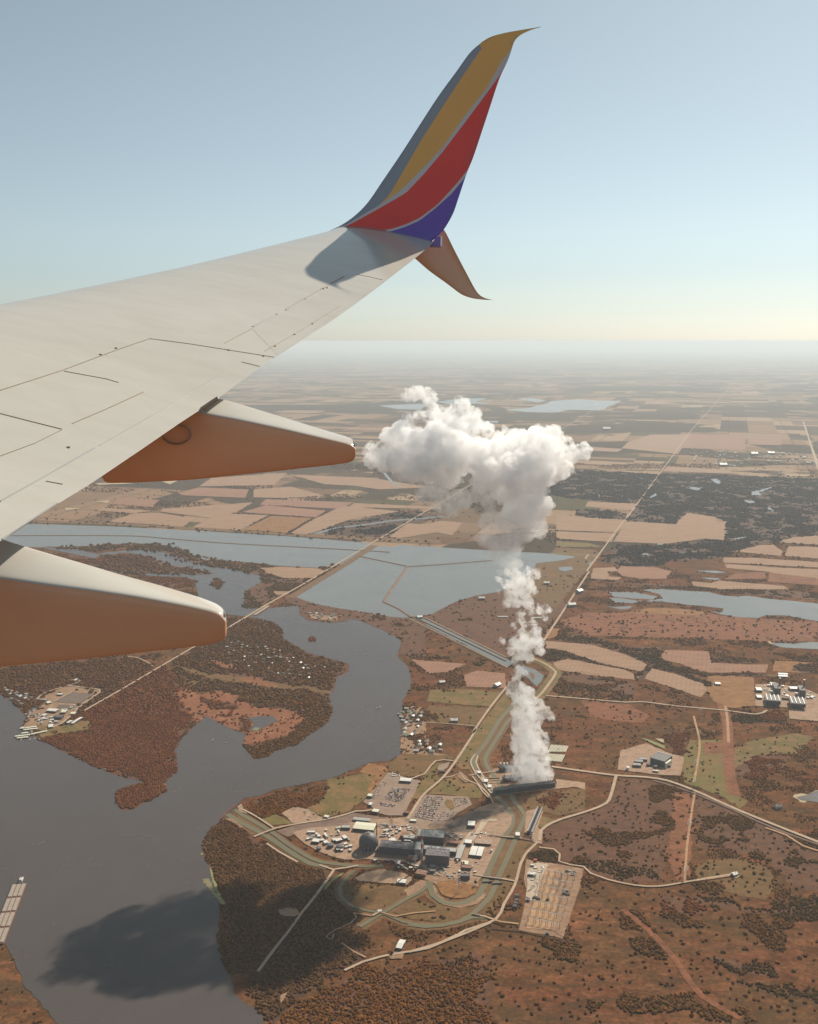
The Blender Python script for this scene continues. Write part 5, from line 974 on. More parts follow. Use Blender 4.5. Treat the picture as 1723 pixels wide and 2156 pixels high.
for x, y in [(1330, 1430), (1400, 1440), (1385, 1460), (1330, 1620), (1305, 1640), (1150, 1700), (1060, 1690), (1025, 1680), (1145, 2020), (1340, 1650)]: transformer('I', x, y, 'dark box transformer inside the fenced switchyard', 1.2, 'transformers inside the switchyard')
# bridges over the canals
def bridge(fr, a, b, wd, label, h=2.6, rail=True):
    P = G2(fr, [a, b]); d = P[1] - P[0]; L = d.length; t = thing('bridge', label, 'bridge', (P[0].x, P[0].y, 0), math.atan2(d.y, d.x))
    MB().box(0, L, -wd / 2, wd / 2, h, h + 1).build('deck', M['road'], t)
    for s in (-1, 1): MB().box(0, L, s * wd / 2 - .2, s * wd / 2 + .2, h + 1.003, h + 2).build('parapet', M['concrete'], t)
    for k in range(1, 4): MB().box(L * k / 4 - .6, L * k / 4 + .6, -wd / 2 + .5, wd / 2 - .5, -1, h - .003).build('pier', M['wall'], t)
bridge('I', (540, 1478), (720, 1502), 7, 'road bridge across both canals above the round sandy pad'); bridge('I', (715, 1102), (900, 1118), 8, 'rail bridge crossing the twin canals beside the white gate building')
bridge('G', (600, 706), (715, 664), 8, 'road bridge over the two intake channels'); bridge('I', (560, 555), (700, 548), 6, 'upper causeway bridge to the cooling towers')
bridge('Q', (945, 432), (1000, 402), 6, 'small bridge over the winding ditch with a pale hut'); bridge('I', (440, 1830), (520, 1848), 5, 'narrow bridge at the bottom bend of the canal')
bridge('Z', dp('M', 440, 690), dp('M', 545, 622), 14, 'highway bridge over the mouth of the bay', 3.2)
for k, (x, y, lb) in enumerate([(545, 1535, 'left'), (640, 1550, 'right')]):
    c = gd(*dp('I', x, y)); t = thing('canal_weir', lb + ' dark weir just below the road bridge over the canals', 'weir', (c.x, c.y, 1), .1)
    MB().box(-2, 22, 0, 3, 0, 3).build('wall', M['dark_wall'], t); MB().box(-2, 22, 0, .5, 3, 4.2).build('rail', M['steel'], t)
# ============================================================ GAS STATION (upper right)
for nl, nr, fl, lb in [((800, 1185), (1060, 1208), (815, 1085), 'left'), ((1238, 1240), (1500, 1262), (1250, 1130), 'right')]:
    o, an, L, D = frame_of('R', nl, nr, fl); t = thing('air_cooler', lb + ' air cooled condenser with four pale ducts on its roof', 'condenser', o, an); h = 19
    MB().box(0, L, 0, D, 7, h).build('screen_wall', M['dark'], t)
    for k in range(7): m = MB(); [m.box(L * k / 6 - (.6 if k else 0), L * k / 6 + (.6 if k < 6 else 0), y, y + 1.2, -1, 6.99) for y in (.2, D / 2, D - 1.4)]; m.build('column', M['dark_wall'], t)
    MB().box(.4, L - .4, .4, D - .4, h + .003, h + .8).build('deck', M['wall'], t)
    for k in range(4):
        x = L * (.08 + .27 * k); MB().box(x - .2, x + 3.6, 1, D + 2, h + .9, h + 4.2).build('duct', M['white_paint'], t)
        MB().box(x + 5, x + L * .2, 2, D - 2, h + .9, h + 1.6).build('fan_deck', M['dark_wall'], t)
for (x, y), lb, (a, b, c) in [((1040, 870), 'left', ((955, 995), (1060, 1002), (990, 900))), ((1465, 900), 'right', ((1395, 1030), (1500, 1038), (1425, 940)))]:
    t, L, D, h = BL('R', a, b, c, 24, lb + ' boiler block of the gas power station with its flue stack', 'boiler house', 'boiler_house', 'dark_wall', 'dark_wall', doors=0, units=3)
    p = gd(*dp('R', x, y + 60)); o = thing('flue_stack', lb + ' tall dark flue stack of the gas power station', 'chimney', (p.x, p.y, Z0)); MB().cyl(0, 0, 0, 50, 3.3, 3.1, 18).build('shaft', M['dark_wall'], o); MB().cyl(0, 0, 50, 51, 3.6, 3.6, 18).build('rim', M['steel'], o)
    MB().box(0, 14, 2, 10, 0, 12).build('flue_duct', M['steel'], t).location = (-15, 0, 0)
BL('R', (905, 868), (1005, 872), (915, 815), 8, 'white cream roofed turbine shed beside the left flue stack', 'turbine hall', 'turbine_shed', 'wall', 'white_paint', 'gable', 2)
BL('R', (1235, 930), (1430, 935), (1245, 890), 9, 'long bright white turbine shed beside the right flue stack', 'turbine hall', 'turbine_shed', 'wall', 'white_paint', 'gable', 1.5)
BL('R', (640, 955), (740, 960), (645, 905), 9, 'white roofed hall at the upper left of the gas power station', 'hall', 'hall', 'dark_wall', 'white_paint', 'gable', 2)
BL('R', (650, 1075), (740, 1080), (660, 1030), 7, 'smaller white roofed hall at the lower left of the gas power station', 'hall', 'hall', 'brick', 'white_paint', 'gable', 2)
BL('R', (1030, 652), (1190, 658), (1035, 630), 4, 'farther one of the twin long white barns behind the gas power station', 'barn', 'barn', 'dark_wall', 'white_paint', 'gable', 1.6)
BL('R', (1030, 690), (1190, 696), (1035, 664), 4, 'nearer one of the twin long white barns behind the gas power station', 'barn', 'barn', 'dark_wall', 'white_paint', 'gable', 1.6)
BL('J', (950, 478), (990, 480), (955, 464), 5, 'lone barn with a thin white roof on the orange field', 'barn', 'barn', 'dark_wall', 'white_paint', 'gable', 1.5)
BL('R', (1090, 1082), (1240, 1095), (1100, 1060), 6, 'low brown shed between the two air cooled condensers', 'shed', 'shed', 'brick', 'rust')
clutter('R', [(760, 830), (1200, 850), (1230, 1080), (1080, 1060), (1060, 960), (780, 960)], 26, 'plant_skid', 'plant equipment', 'plant skid in the middle of the gas power station', 'skids of the gas power station', [0, 2, 3, 6], sc=(.6, 1.2), seed=11)
clutter('R', [(1510, 920), (1720, 1000), (1720, 1150), (1520, 1120)], 14, 'plant_skid', 'plant equipment', 'pipe skid at the right edge of the gas power station', 'skids at the right edge', [0, 2, 3, 5], sc=(.6, 1.2), seed=12)
tank('R', 860, 850, 5, 7, 'white round tank left of the white turbine shed'); tank('R', 1175, 1040, 7, 7, 'white round tank between the condensers'); tank('R', 1605, 1060, 6, 7, 'pale round tank right of the right condenser', 'steel'); tank('R', 1100, 865, 4, 7, 'small tank right of the left flue stack', 'steel')
# substation with boxy blocks (middle right)
o, an, L, D = frame_of('J', (455, 1068), (565, 1100), (462, 1010))
t = thing('peaker_hall', 'dark boxy hall with a white rimmed roof in the substation yard', 'hall', o, an); MB().box(0, L, 0, D, -1, 20).build('wall', M['dark_wall'], t); MB().box(-.4, L + .4, D - 1.5, D + .5, 20, 21.5).build('roof_rim', M['white_paint'], t); MB().box(0, L, 0, D - 1.6, 20, 20.4).build('roof', M['dark'], t)
MB().box(0, 3, -.3, 0, 0, 24).build('corner_mast', M['white_paint'], t); MB().box(L + .5, L + 7, 2, D * .7, -1, 15).build('side_bay', M['cream'], t)
for k, (x, y) in enumerate([(330, 1095), (345, 1068), (375, 1050)]):
    BL('J', (x, y), (x + 62, y + 4), (x + 6, y - 18), 6, ['lowest', 'middle', 'topmost'][k] + ' dark generator block in the stack left of the boxy hall', 'generator', 'generator_block', 'dark_wall', 'wall', doors=0, units=2)
for k, (x, y) in enumerate([(445, 1085), (500, 1100), (600, 1092)]): tank('J', x, y, 6, 7, ['left', 'middle', 'right'][k] + ' dark round tank in front of the boxy hall', 'dark_wall')
BL('J', (478, 1132), (522, 1138), (480, 1124), 4, 'small pale hut at the bottom of the substation yard', 'hut', 'hut', 'wall', 'cream')
# ============================================================ CARS
def car_mesh(col):
    m = MB(); L, W = 4.7, 1.9
    m.V = [(-L/2, -W/2, .3), (L/2, -W/2, .3), (L/2, W/2, .3), (-L/2, W/2, .3), (-L/2, -W/2, .85), (L/2, -W/2, .78), (L/2, W/2, .78), (-L/2, W/2, .85),
           (-1.7, -.85, .87), (1.1, -.85, .87), (1.1, .85, .87), (-1.7, .85, .87), (-1.3, -.7, 1.45), (.4, -.7, 1.45), (.4, .7, 1.45), (-1.3, .7, 1.45)]
    f = [(4, 5, 6, 7), (0, 1, 5, 4), (1, 2, 6, 5), (2, 3, 7, 6), (3, 0, 4, 7)]; m.F = f + [(12, 13, 14, 15)] + [(8, 9, 13, 12), (9, 10, 14, 13), (10, 11, 15, 14), (11, 8, 12, 15)]
    m.M = [0] * 6 + [1] * 4
    for x in (-1.45, 1.45):
        for y in (-.95, .8): m.box(x - .33, x + .33, y, y + .15, 0, .62, 2)
    me = m.me('car'); [me.materials.append(x) for x in (col, M['glass'], M['dark'])]; return me
CARC = [car_mesh(paint('car ' + n, c, .25, .05, 1)) for n, c in (('white', (.75, .75, .73)), ('silver', (.5, .5, .5)), ('black', (.03, .03, .035)), ('red', (.35, .03, .03)), ('blue', (.05, .08, .2)), ('grey', (.16, .16, .17)), ('tan', (.38, .33, .26)))]
rg = random.Random(3); slots = []
def lot(fr, quad, nrow, ncol, fill, key):
    P = G2(fr, quad)
    for i in range(nrow):
        for j in range(ncol):
            if rg.random() > fill: continue
            a = P[0].lerp(P[1], (j + .5) / ncol); b = P[3].lerp(P[2], (j + .5) / ncol); q = a.lerp(b, (i + .5) / nrow); d = (b - a); slots.append((q.x, q.y, math.atan2(d.y, d.x) + rg.uniform(-.05, .05) + rg.choice([0, math.pi]), key))
lot('H', [(860, 470), (1100, 480), (960, 670), (740, 620)], 9, 20, .78, 0); lot('H', [(700, 660), (900, 690), (890, 730), (670, 700)], 2, 18, .8, 0)
lot('H', [(700, 370), (790, 400), (640, 640), (570, 600)], 9, 4, .5, 1)
lot('I', [(10, 720), (180, 725), (60, 960), (-110, 920)], 12, 20, .75, 2); lot('I', [(250, 735), (385, 735), (410, 780), (300, 830)], 4, 12, .6, 2); lot('I', [(80, 860), (280, 870), (200, 960), (50, 960)], 5, 16, .5, 2)
LB = [('car parked in the rows of the long car park', 'cars in the long car park'), ('car scattered along the left edge of the long car park', 'cars along the left edge of the long car park'), ('car parked in the wide car park right of the diagonal road', 'cars in the wide car park')]
rg.shuffle(slots)
for k, (x, y, a, key) in enumerate(slots[:300]):
    ci = rg.choice([0, 0, 0, 1, 1, 2, 2, 3, 4, 5, 6]); cn = ['white', 'silver', 'black', 'red', 'blue', 'grey', 'tan'][ci]; o = link('parked_car', CARC[ci]); o.location = (x, y, Z0 + .9); o.rotation_euler = (0, 0, a); tag(o, cn + ' ' + LB[key][0], 'car', cn + ' ' + LB[key][1])
rest = slots[300:]
if rest:
    m = MB()
    for (x, y, a, key) in rest:
        n = len(m.V); c, s = math.cos(a), math.sin(a); t = MB(); t.box(-2.3, 2.3, -.95, .95, .3, .85, rg.randrange(3)); t.box(-1.5, .7, -.8, .8, .85, 1.45, 3)
        m.V += [(x + c * u - s * v, y + s * u + c * v, Z0 + .9 + z) for u, v, z in t.V]; m.F += [tuple(n + i for i in f) for f in t.F]; m.M += t.M
    o = m.build('parked_cars', [CARC[0].materials[0], CARC[2].materials[0], CARC[3].materials[0], M['glass']], None, kind='stuff')
# loose cars and pickups in the marina and sheds
# ============================================================ BARGES AND BOATS
hull = MB(); hull.V = [(-30, -5.2, 0), (28, -5.2, 0), (28, 5.2, 0), (-30, 5.2, 0), (-30, -5.3, 3), (30, -5.3, 3), (30, 5.3, 3), (-30, 5.3, 3)]
hull.F = [(4, 5, 6, 7), (0, 1, 5, 4), (1, 2, 6, 5), (2, 3, 7, 6), (3, 0, 4, 7)]; hull.M = [0] * 5; hm = hull.me('hull'); hm.materials.append(M['rust'])
cv = MB(); [cv.box(-27 + k * 9, -27 + k * 9 + 8.6, -4.2, 4.2, 3.003, 4.6 + (k % 2) * .12) for k in range(6)]; cvm = cv.me('hatch_cover'); cvm.materials.append(M['barge'])
A, B_ = G2('D', [(84, 556), (10, 745)]); dv = (B_ - A).normalized(); nv = Vector((-dv.y, dv.x, 0)); an = math.atan2(dv.y, dv.x)
for r in range(4):
    for c in range(3):
        if r == 3 and c == 0: continue
        if r == 2 and c == 2: pass
        q = A + dv * (32 + r * 61.5) + nv * ((c - 1) * 10.9)
        t = thing('barge', '%s barge in the %s row of the tow at the left edge of the river' % (['left', 'middle', 'right'][2 - c], ['farthest', 'second', 'third', 'nearest'][r]), 'barge', (q.x, q.y, 1.0), an, 'barges of the river tow')
        link('hull', hm, t); link('hatch_cover', cvm, t)
q = A - dv * 17; t = thing('towboat', 'white towboat pushing the barges at the far end of the tow', 'boat', (q.x, q.y, 1.0), an)
MB().box(-14, 14, -5, 5, 0, 2.2).build('hull', M['dark_wall'], t); MB().box(-9, 9, -4, 4, 2.2, 5).build('deckhouse', M['white_paint'], t); MB().box(2, 8, -3, 3, 5.003, 7.6).build('wheelhouse', M['white_paint'], t); MB().cyl(-5, 0, 5.003, 8, .7, .7, 10).build('funnel', M['dark'], t); MB().box(8, 8.1, -2.5, 2.5, 6, 7.2).build('window', M['glass'], t)
def boat(fr, x, y, s, label, a=0, group=None, p={}):
    if not p:
        m = MB(); m.V = [(-4, -1.3, 0), (1.5, -1.3, 0), (4, 0, .3), (1.5, 1.3, 0), (-4, 1.3, 0), (-4, -1.5, 1.1), (1.5, -1.5, 1.2), (4.6, 0, 1.4), (1.5, 1.5, 1.2), (-4, 1.5, 1.1)]
        m.F = [(5, 6, 7, 8, 9), (0, 1, 6, 5), (1, 2, 7, 6), (2, 3, 8, 7), (3, 4, 9, 8), (4, 0, 5, 9)]; m.M = [0] * 6; p['hull'] = m.me('hull'); p['hull'].materials.append(M['white_paint'])
        m = MB(); m.box(-1.8, 1.2, -.9, .9, 1.2, 2.3); p['cabin'] = m.me('cabin'); p['cabin'].materials.append(M['glass'])
    c = gd(*dp(fr, x, y)); o = thing('motor_boat', label, 'boat', (c.x, c.y, 1), a, group); o.scale = (s, s, s)
    for k, me in p.items(): link(k, me, o)
boat('M', 1372, 1386, 2.0, 'white motor boat alone in the middle of the wide river', .8); boat('C', 950, 993, 1.2, 'small boat drifting in the lower bay', .4)
boat('M', 120, 1630, 1.5, 'dark little boat near the reed point', 1.1); boat('C', 440, 1104, 1.2, 'tiny boat close to the red wooded shore', .2)
# marina
def pier(fr, a, b, wd, label):
    P = G2(fr, [a, b]); d = P[1] - P[0]; t = thing('pier', label, 'pier', (P[0].x, P[0].y, 0), math.atan2(d.y, d.x), 'marina piers'); L = d.length
    MB().box(0, L, -wd / 2, wd / 2, 1.6, 2.4).build('deck', M['concrete'], t)
    MB().box(0, L, -wd / 2 - .1, wd / 2 + .1, 4.6, 5).build('roof', M['cream'], t)
    m = MB(); [m.box(L * k / 8, L * k / 8 + .3, s * wd / 2 - .3, s * wd / 2, 0, 4.6) for k in range(9) for s in (-.9, 1)]; m.build('pile', M['bark'], t)
for a, b, lb in [((160, 1045), (320, 1025), 'left covered pier of the outer marina row'), ((180, 1062), (300, 1050), 'lower covered pier of the outer marina row'), ((330, 1022), (500, 985), 'long covered pier next to the marina shore'), ((210, 962), (390, 940), 'upper covered pier above the open water slot'), ((230, 1012), (300, 1004), 'short pier inside the open water slot'), ((250, 975), (400, 960), 'middle pier inside the open water slot')]:
    pier('K', a, b, 9, lb)
rb = random.Random(5)
for k in range(26):
    x = rb.uniform(190, 420); y = rb.choice([1078, 1032, 1000, 978, 1084]) + rb.uniform(-6, 6) - (x - 190) * .1
    boat('K', x, y, rb.uniform(.9, 1.5), 'small white boat moored at the marina piers', rb.uniform(1, 2), 'boats moored at the marina')
for x, y in [(300, 800), (340, 770), (370, 745), (330, 830), (360, 825), (395, 812), (400, 745), (460, 820)]: boat('K', x, y, 2.6, 'houseboat moored in the inlets above the marina', .75, 'houseboats in the inlets')
K_ = [((490, 782), (590, 790), (500, 757), 6, 'wide white roofed boat shed left of the dark lot', 'white_paint'), ((640, 800), (690, 800), (665, 775), 6, 'pale green roofed boat shed in the middle of the marina', 'cream'), ((740, 815), (790, 815), (750, 795), 5, 'small pale shed right of the middle of the marina', 'cream'),
      ((560, 850), (645, 858), (580, 828), 7, 'dark roofed boat hall below the storage lots', 'dark_wall'), ((395, 660), (490, 672), (400, 652), 5, 'grey shed on the upper left marina road', 'grey_roof'), ((700, 905), (725, 910), (740, 880), 5, 'short one of two slanting white roofed sheds beside the road', 'white_paint'),
      ((748, 912), (775, 915), (852, 848), 5, 'long one of two slanting white roofed sheds beside the road', 'white_paint'), ((215, 968), (245, 970), (225, 950), 5, 'small pale boathouse at the tip of the upper pier', 'cream'), ((512, 955), (560, 950), (520, 925), 5, 'white clubhouse at the root of the piers', 'white_paint'),
      ((440, 830), (480, 833), (450, 812), 5, 'bright small shed left of the dark roofed boat hall', 'white_paint'), ((780, 465), (800, 466), (783, 445), 7, 'small white house at the upper corner of the pale tracks', 'white_paint'), ((600, 605), (650, 608), (605, 592), 4, 'low white shed inside the fenced field above the lot', 'white_paint'), ((505, 700), (545, 690), (500, 680), 4, 'pale shed at the left end of the storage lot', 'cream')]
for nl, nr, fl, h, lb, rf in K_: BL('K', nl, nr, fl, h, lb, 'shed', 'boat_shed', 'dark_wall', rf, 'gable', 1.3)
clutter('K', [(400, 840), (680, 830), (600, 930), (420, 900)], 22, 'stored_boat_cradle', 'container', 'stored container in the marina yard', 'stored boats in the marina yard', [0, 3, 6], sc=(.7, 1.4), seed=13)
clutter('K', [(620, 735), (830, 700), (830, 760), (640, 780)], 16, 'stored_trailer', 'trailer', 'trailer along the lower storage lot of the marina', 'trailers at the storage lot', [0, 3], sc=(.7, 1.2), seed=14)
# ============================================================ HOUSES
HP = {}
def HL(k, label, group):
    c = ['brown roofed', 'grey roofed', 'white roofed', 'rusty roofed'][k]; return c + ' ' + label, c + ' ' + group, 'house', k
def house(x, y, a, s, label, group, cat='house', key=0):
    if key not in HP:
        rf = ['house_roof', 'grey_roof', 'white_paint', 'rust'][key]; b = MB(); b.box(-6, 6, -4.5, 4.5, -1, 3.6); wm = b.me('wall'); wm.materials.append(M[['white_paint', 'cream', 'wall', 'brick'][key]])
        r = MB(); r.gable(-6, 6, -4.5, 4.5, 3.6, 2.6, .6); rm = r.me('roof'); rm.materials.append(M[rf]); c = MB(); c.box(2, 3, -.5, .5, 5, 7.4); cm = c.me('chimney'); cm.materials.append(M['brick'])
        d = MB(); d.box(-.6, .6, -4.62, -4.5, -.5, 2.1); [d.box(q - .7, q + .7, -4.6, -4.5, 1, 2.2) for q in (-4, -2.2, 2.2, 4)]; dm = d.me('door'); dm.materials.append(M['glass']); HP[key] = [('wall', wm), ('roof', rm), ('chimney', cm), ('door', dm)]
    o = thing('house', label, cat, (x, y, Z0 - .4), a, group); o.scale = (s, s, s)
    rf_ = None
    for n, me in HP[key]:
        q_ = link(n, me, rf_ if n == 'chimney' else o)
        if n == 'roof': rf_ = q_
def houses(fr, poly, n, label, group, seed, s=(.9, 1.4), keys=(0, 1, 2, 3), lit=.0):
    rg = random.Random(seed); P = G2(fr, poly); A = np.array([(p.x, p.y) for p in P]); lo = A.min(0); hi = A.max(0); k = 0; used = []
    while k < n:
        q = np.array([[rg.uniform(lo[0], hi[0]), rg.uniform(lo[1], hi[1])]])
        if not inside(q, A)[0] or any((q[0, 0] - u) ** 2 + (q[0, 1] - v) ** 2 < 400 for u, v in used): continue
        used.append((q[0, 0], q[0, 1])); house(q[0, 0], q[0, 1], R(-18) + rg.choice([0, 1.57]) + rg.uniform(-.2, .2), rg.uniform(*s), *HL(rg.choice(keys), label, group)); k += 1
houses('N', [(60, 1480), (240, 1500), (280, 1560), (200, 1723), (60, 1723)], 26, 'riverside house among trees on the right bank of the wide river', 'houses on the right bank', 1, (.8, 1.3), (0, 1, 2, 1, 0))
houses('I', [(-100, 180), (160, 220), (180, 300), (-100, 310)], 12, 'house in the lower end of the riverside row near the lawns', 'lower riverside houses', 2)
houses('C', [(960, 560), (1180, 600), (1380, 680), (1300, 730), (1100, 710), (950, 640)], 60, 'house among the trees on the wooded peninsula', 'houses on the peninsula', 3, (.7, 1.05), (0, 1, 1, 3, 2))
houses('K', [(10, 520), (200, 560), (380, 600), (240, 720), (100, 640)], 16, 'shore house above the marina inlets', 'shore houses above the marina', 4)
houses('M', [(850, 675), (1080, 690), (1130, 725), (900, 720)], 12, 'farm house on the narrow green shore below the reservoir', 'houses on the reservoir shore', 5)
houses('O', [(870, 150), (1240, 190), (1660, 170), (1700, 270), (1400, 260), (1080, 275), (900, 230)], 90, 'house in the small town on the far right', 'houses of the far town', 6, (1.7, 3.2), (0, 1, 2, 3))
for fr, x, y, s, key, a, lb in [('N', 915, 1285, 2.2, 2, .9, 'white farm shed at the corner of the pink field by the plant road'), ('N', 432, 1258, 1.8, 2, .3, 'small farmstead on the left edge of the pink fields'), ('N', 782, 522, 2.4, 2, 0, 'white house near the reservoir shore'),
                                ('N', 235, 686, 2, 2, .4, 'white gatehouse at the head of the straight canal'), ('N', 1570, 582, 3, 2, .2, 'white farm building right of the long straight road'), ('O', 150, 1100, 3, 2, .8, 'white shed close to the long straight road'),
                                ('N', 1350, 388, 2.4, 2, 0, 'long pale shed on the green marsh'), ('N', 540, 1595, 2, 2, 0, 'pale roof in the meadow left of the plant road'), ('O', 1410, 192, 6, 2, 0, 'brightest roof of the far town'),
                                ('O', 1300, 196, 6, 2, .1, 'wide white roof in the middle of the far town'), ('O', 1095, 270, 6, 2, .1, 'white roof at the lower edge of the far town'), ('O', 330, 33, 8, 2, 0, 'pale roof far beyond the steam cloud'), ('O', 680, 792, 2.6, 1, 0, 'pale roof on the bank of the dark river wood'),
                                ('O', 825, 848, 2.6, 0, 0, 'left orange-lit roof in the river wood'), ('O', 905, 842, 2.6, 3, 0, 'right roof in the river wood'), ('Q', 1350, 437, .7, 3, .3, 'small rusty hut in the round meadow'), ('E', 1370, 517, 1.2, 2, .5, 'white hut at the end of the farm lane'),
                                ('B', 1572, 945, 1.6, 0, .2, 'pale hut on the bare patch near the quarry pond'), ('Q', 990, 402, .8, 2, .4, 'pale sluice hut beside the small ditch bridge')]:
    p = gd(*dp(fr, x, y)); house(p.x, p.y, a, s, lb, 'scattered farm buildings', key=key)
for x, y, L in [(985, 681, 14), (1280, 690, 14), (1280, 755, 8)]:
    p = gd(*dp('N', x - 60, y)); o = thing('greenhouse_row', {681: 'long pale greenhouse left of the ragged steam', 690: 'long pale greenhouse behind the ragged steam', 755: 'short pale greenhouse just above the steam puff'}[y], 'greenhouse', (p.x, p.y, 1.5), .05)
    MB().box(0, L * 3.4, 0, 10, 0, 3).build('wall', M['cream'], o); MB().gable(0, L * 3.4, 0, 10, 3.003, 2, .3).build('roof', M['white_paint'], o)
# power-line towers along the straight corridor
pt = MB()
for sx in (-1, 1):
    for sy in (-1, 1): pt.bar((sx * 3.5, sy * 3.5, 0), (sx * .6, sy * .6, 24), .22); pt.bar((sx * .6, sy * .6, 24), (0, 0, 34), .18)
for z in (6, 12, 18): r = 3.5 - 2.9 * z / 24; pt.bar((-r, -r, z), (r, r, z + 4), .12); pt.bar((r, -r, z), (-r, r, z + 4), .12)
ptm = pt.me('lattice'); ptm.materials.append(M['steel']); ar = MB(); [ar.box(-w_, w_, -.4, .4, z, z + .6) for z, w_ in ((22, 8), (27, 6.5), (31.5, 5))]; arm = ar.me('cross_arm'); arm.materials.append(M['steel'])
for fr, x, y in [('Q', 1510, 275), ('I', 1000, 1160), ('E', 1165, 530), ('E', 1178, 330), ('E', 1200, 150), ('B', 1262, 800), ('B', 1275, 690), ('B', 1282, 600), ('Q', 1225, 110), ('E', 530, 560)]:
    p = gd(*dp(fr, x, y)); o = thing('power_pylon', 'thin steel lattice pylon of the line running down to the power plant', 'pylon', (p.x, p.y, 1.2), .5, 'power line pylons'); link('lattice', ptm, o); link('cross_arm', arm, o)
# ============================================================ STEAM
def steam_mat(name, dens, scale, lo, hi, base, col=(1, 1, 1), g=.3):
    m = bpy.data.materials.new(name); m.use_nodes = True; n = m.node_tree; n.nodes.clear()
    o = n.nodes.new('ShaderNodeOutputMaterial'); v = n.nodes.new('ShaderNodeVolumePrincipled'); n.links.new(v.outputs[0], o.inputs['Volume'])
    v.inputs['Color'].default_value = (*col, 1); v.inputs['Anisotropy'].default_value = g
    p = wpos(n); a = mth(n, 'ADD', mth(n, 'MULTIPLY', noise(n, p, scale, 3, .6, .8), .62), mth(n, 'MULTIPLY', noise(n, p, scale * 3.4, 4, .65, .5), .38))
    mr = n.nodes.new('ShaderNodeMapRange'); n.links.new(a, mr.inputs[0]); mr.inputs[1].default_value = lo; mr.inputs[2].default_value = hi; mr.inputs[3].default_value = base * dens; mr.inputs[4].default_value = dens
    n.links.new(mr.outputs[0], v.inputs['Density']); 
    m.cycles.volume_step_rate = 1.0
    return m
def steam(name, label, blobs, dist, vox, d1, s1, d2, s2, mat, seed):
    """blobs: photo x, y, radius in photo px, depth offset in metres -> one lumpy closed surface"""
    rg = random.Random(seed); bm = bmesh.new()
    for (x, y, r, dz) in blobs:
        Y = dist(x, y) + dz; c = atY(x, y, Y); rad = r / FPX * (c - CAM).length
        bmesh.ops.create_icosphere(bm, subdivisions=3, radius=rad, matrix=Matrix.Translation(c) @ Euler((rg.uniform(0, 3), rg.uniform(0, 3), 0)).to_matrix().to_4x4() @ Matrix.Diagonal((rg.uniform(.9, 1.1), rg.uniform(.9, 1.15), rg.uniform(.85, 1.05), 1)))
        for k in range(7):
            dv = Vector((rg.gauss(0, 1), rg.gauss(0, 1), rg.gauss(.2, 1))).normalized(); rr = rad * rg.uniform(.3, .5)
            bmesh.ops.create_icosphere(bm, subdivisions=2, radius=rr, matrix=Matrix.Translation(c + dv * rad * .85))
    me = bpy.data.meshes.new(name); bm.to_mesh(me); bm.free(); o = link(name, me, None, [mat]); tag(o, label, 'steam')
    rm = o.modifiers.new('merge', 'REMESH'); rm.mode = 'VOXEL'; rm.voxel_size = vox
    for i, (dd, ss) in enumerate(((d1, s1), (d2, s2))):
        tx = bpy.data.textures.new(name + str(i), 'CLOUDS'); tx.noise_scale = ss; tx.noise_depth = 4; tx.noise_basis = 'ORIGINAL_PERLIN'
        dm = o.modifiers.new('billow' + str(i), 'DISPLACE'); dm.texture = tx; dm.strength = dd; dm.mid_level = .5; dm.texture_coords = 'GLOBAL'
    return o
import os
TW = gd(1115, 1652)
def dcol(x, y):      # the column leans slightly towards us as it climbs
    t = (1652 - y) / (1652 - 950); return TW.y + (2875 - TW.y) * max(0, min(1.2, t))
S_ = lambda L: [(*dp('S', x, y), r * .32, dz) for x, y, r, dz in L]
main = S_([(480, 110, 62, 40), (560, 150, 55, 20), (430, 130, 35, 30), (590, 230, 55, 10), (770, 200, 52, 0), (720, 260, 75, -10), (830, 270, 60, 10), (620, 310, 70, 0), (500, 260, 45, 20), (430, 300, 50, 10),
           (400, 390, 90, 0), (300, 430, 85, 10), (230, 490, 75, 0), (190, 560, 45, 20), (260, 560, 70, 0), (360, 540, 100, -40), (480, 440, 110, -30), (600, 430, 120, -60), (450, 620, 90, -60), (380, 640, 55, -60), (560, 600, 110, -80),
           (720, 390, 110, -20), (830, 360, 80, 0), (940, 350, 45, 10), (740, 520, 140, -80), (900, 520, 130, -60), (1040, 500, 110, -30), (1080, 400, 50, 20), (1010, 430, 60, 20), (1180, 460, 110, -40), (1280, 400, 75, 0), (1370, 410, 75, 10),
           (1320, 500, 120, -60), (1450, 480, 80, 0), (1520, 520, 65, 10), (1580, 470, 45, 20), (1590, 520, 40, 20), (1400, 600, 90, -50), (1250, 600, 130, -90), (1100, 620, 130, -110), (950, 650, 110, -110), (700, 650, 90, -60), (1150, 740, 110, -80),
           (1260, 740, 80, -60), (1350, 680, 55, -20), (1050, 740, 90, -60), (1200, 850, 110, -60), (1320, 840, 60, -30), (1250, 930, 80, -40), (1130, 900, 90, -40)])
thin = S_([(550, 720, 70, -20), (620, 800, 75, -10), (520, 780, 50, 0), (700, 860, 70, 0), (780, 800, 70, 0), (880, 760, 60, -20), (960, 820, 60, -10), (960, 960, 80, -20), (1060, 980, 95, -20), (1180, 1010, 90, -20), (1290, 1010, 60, 0), (930, 1080, 60, 0), (1010, 1120, 75, -10), (1110, 1120, 70, 0), (1130, 1170, 40, 0), (950, 1170, 40, 0), (180, 500, 60, 30), (900, 330, 60, 20), (640, 240, 60, 30)])
thin2 = S_([(1000, 1190, 45, 0), (1060, 1210, 50, 0), (1120, 1215, 45, 0), (1060, 1270, 45, 0), (1120, 1290, 50, 0), (1180, 1260, 40, 0)])
Nn = lambda L: [(*dp('N', x, y), r * .24, dz) for x, y, r, dz in L]
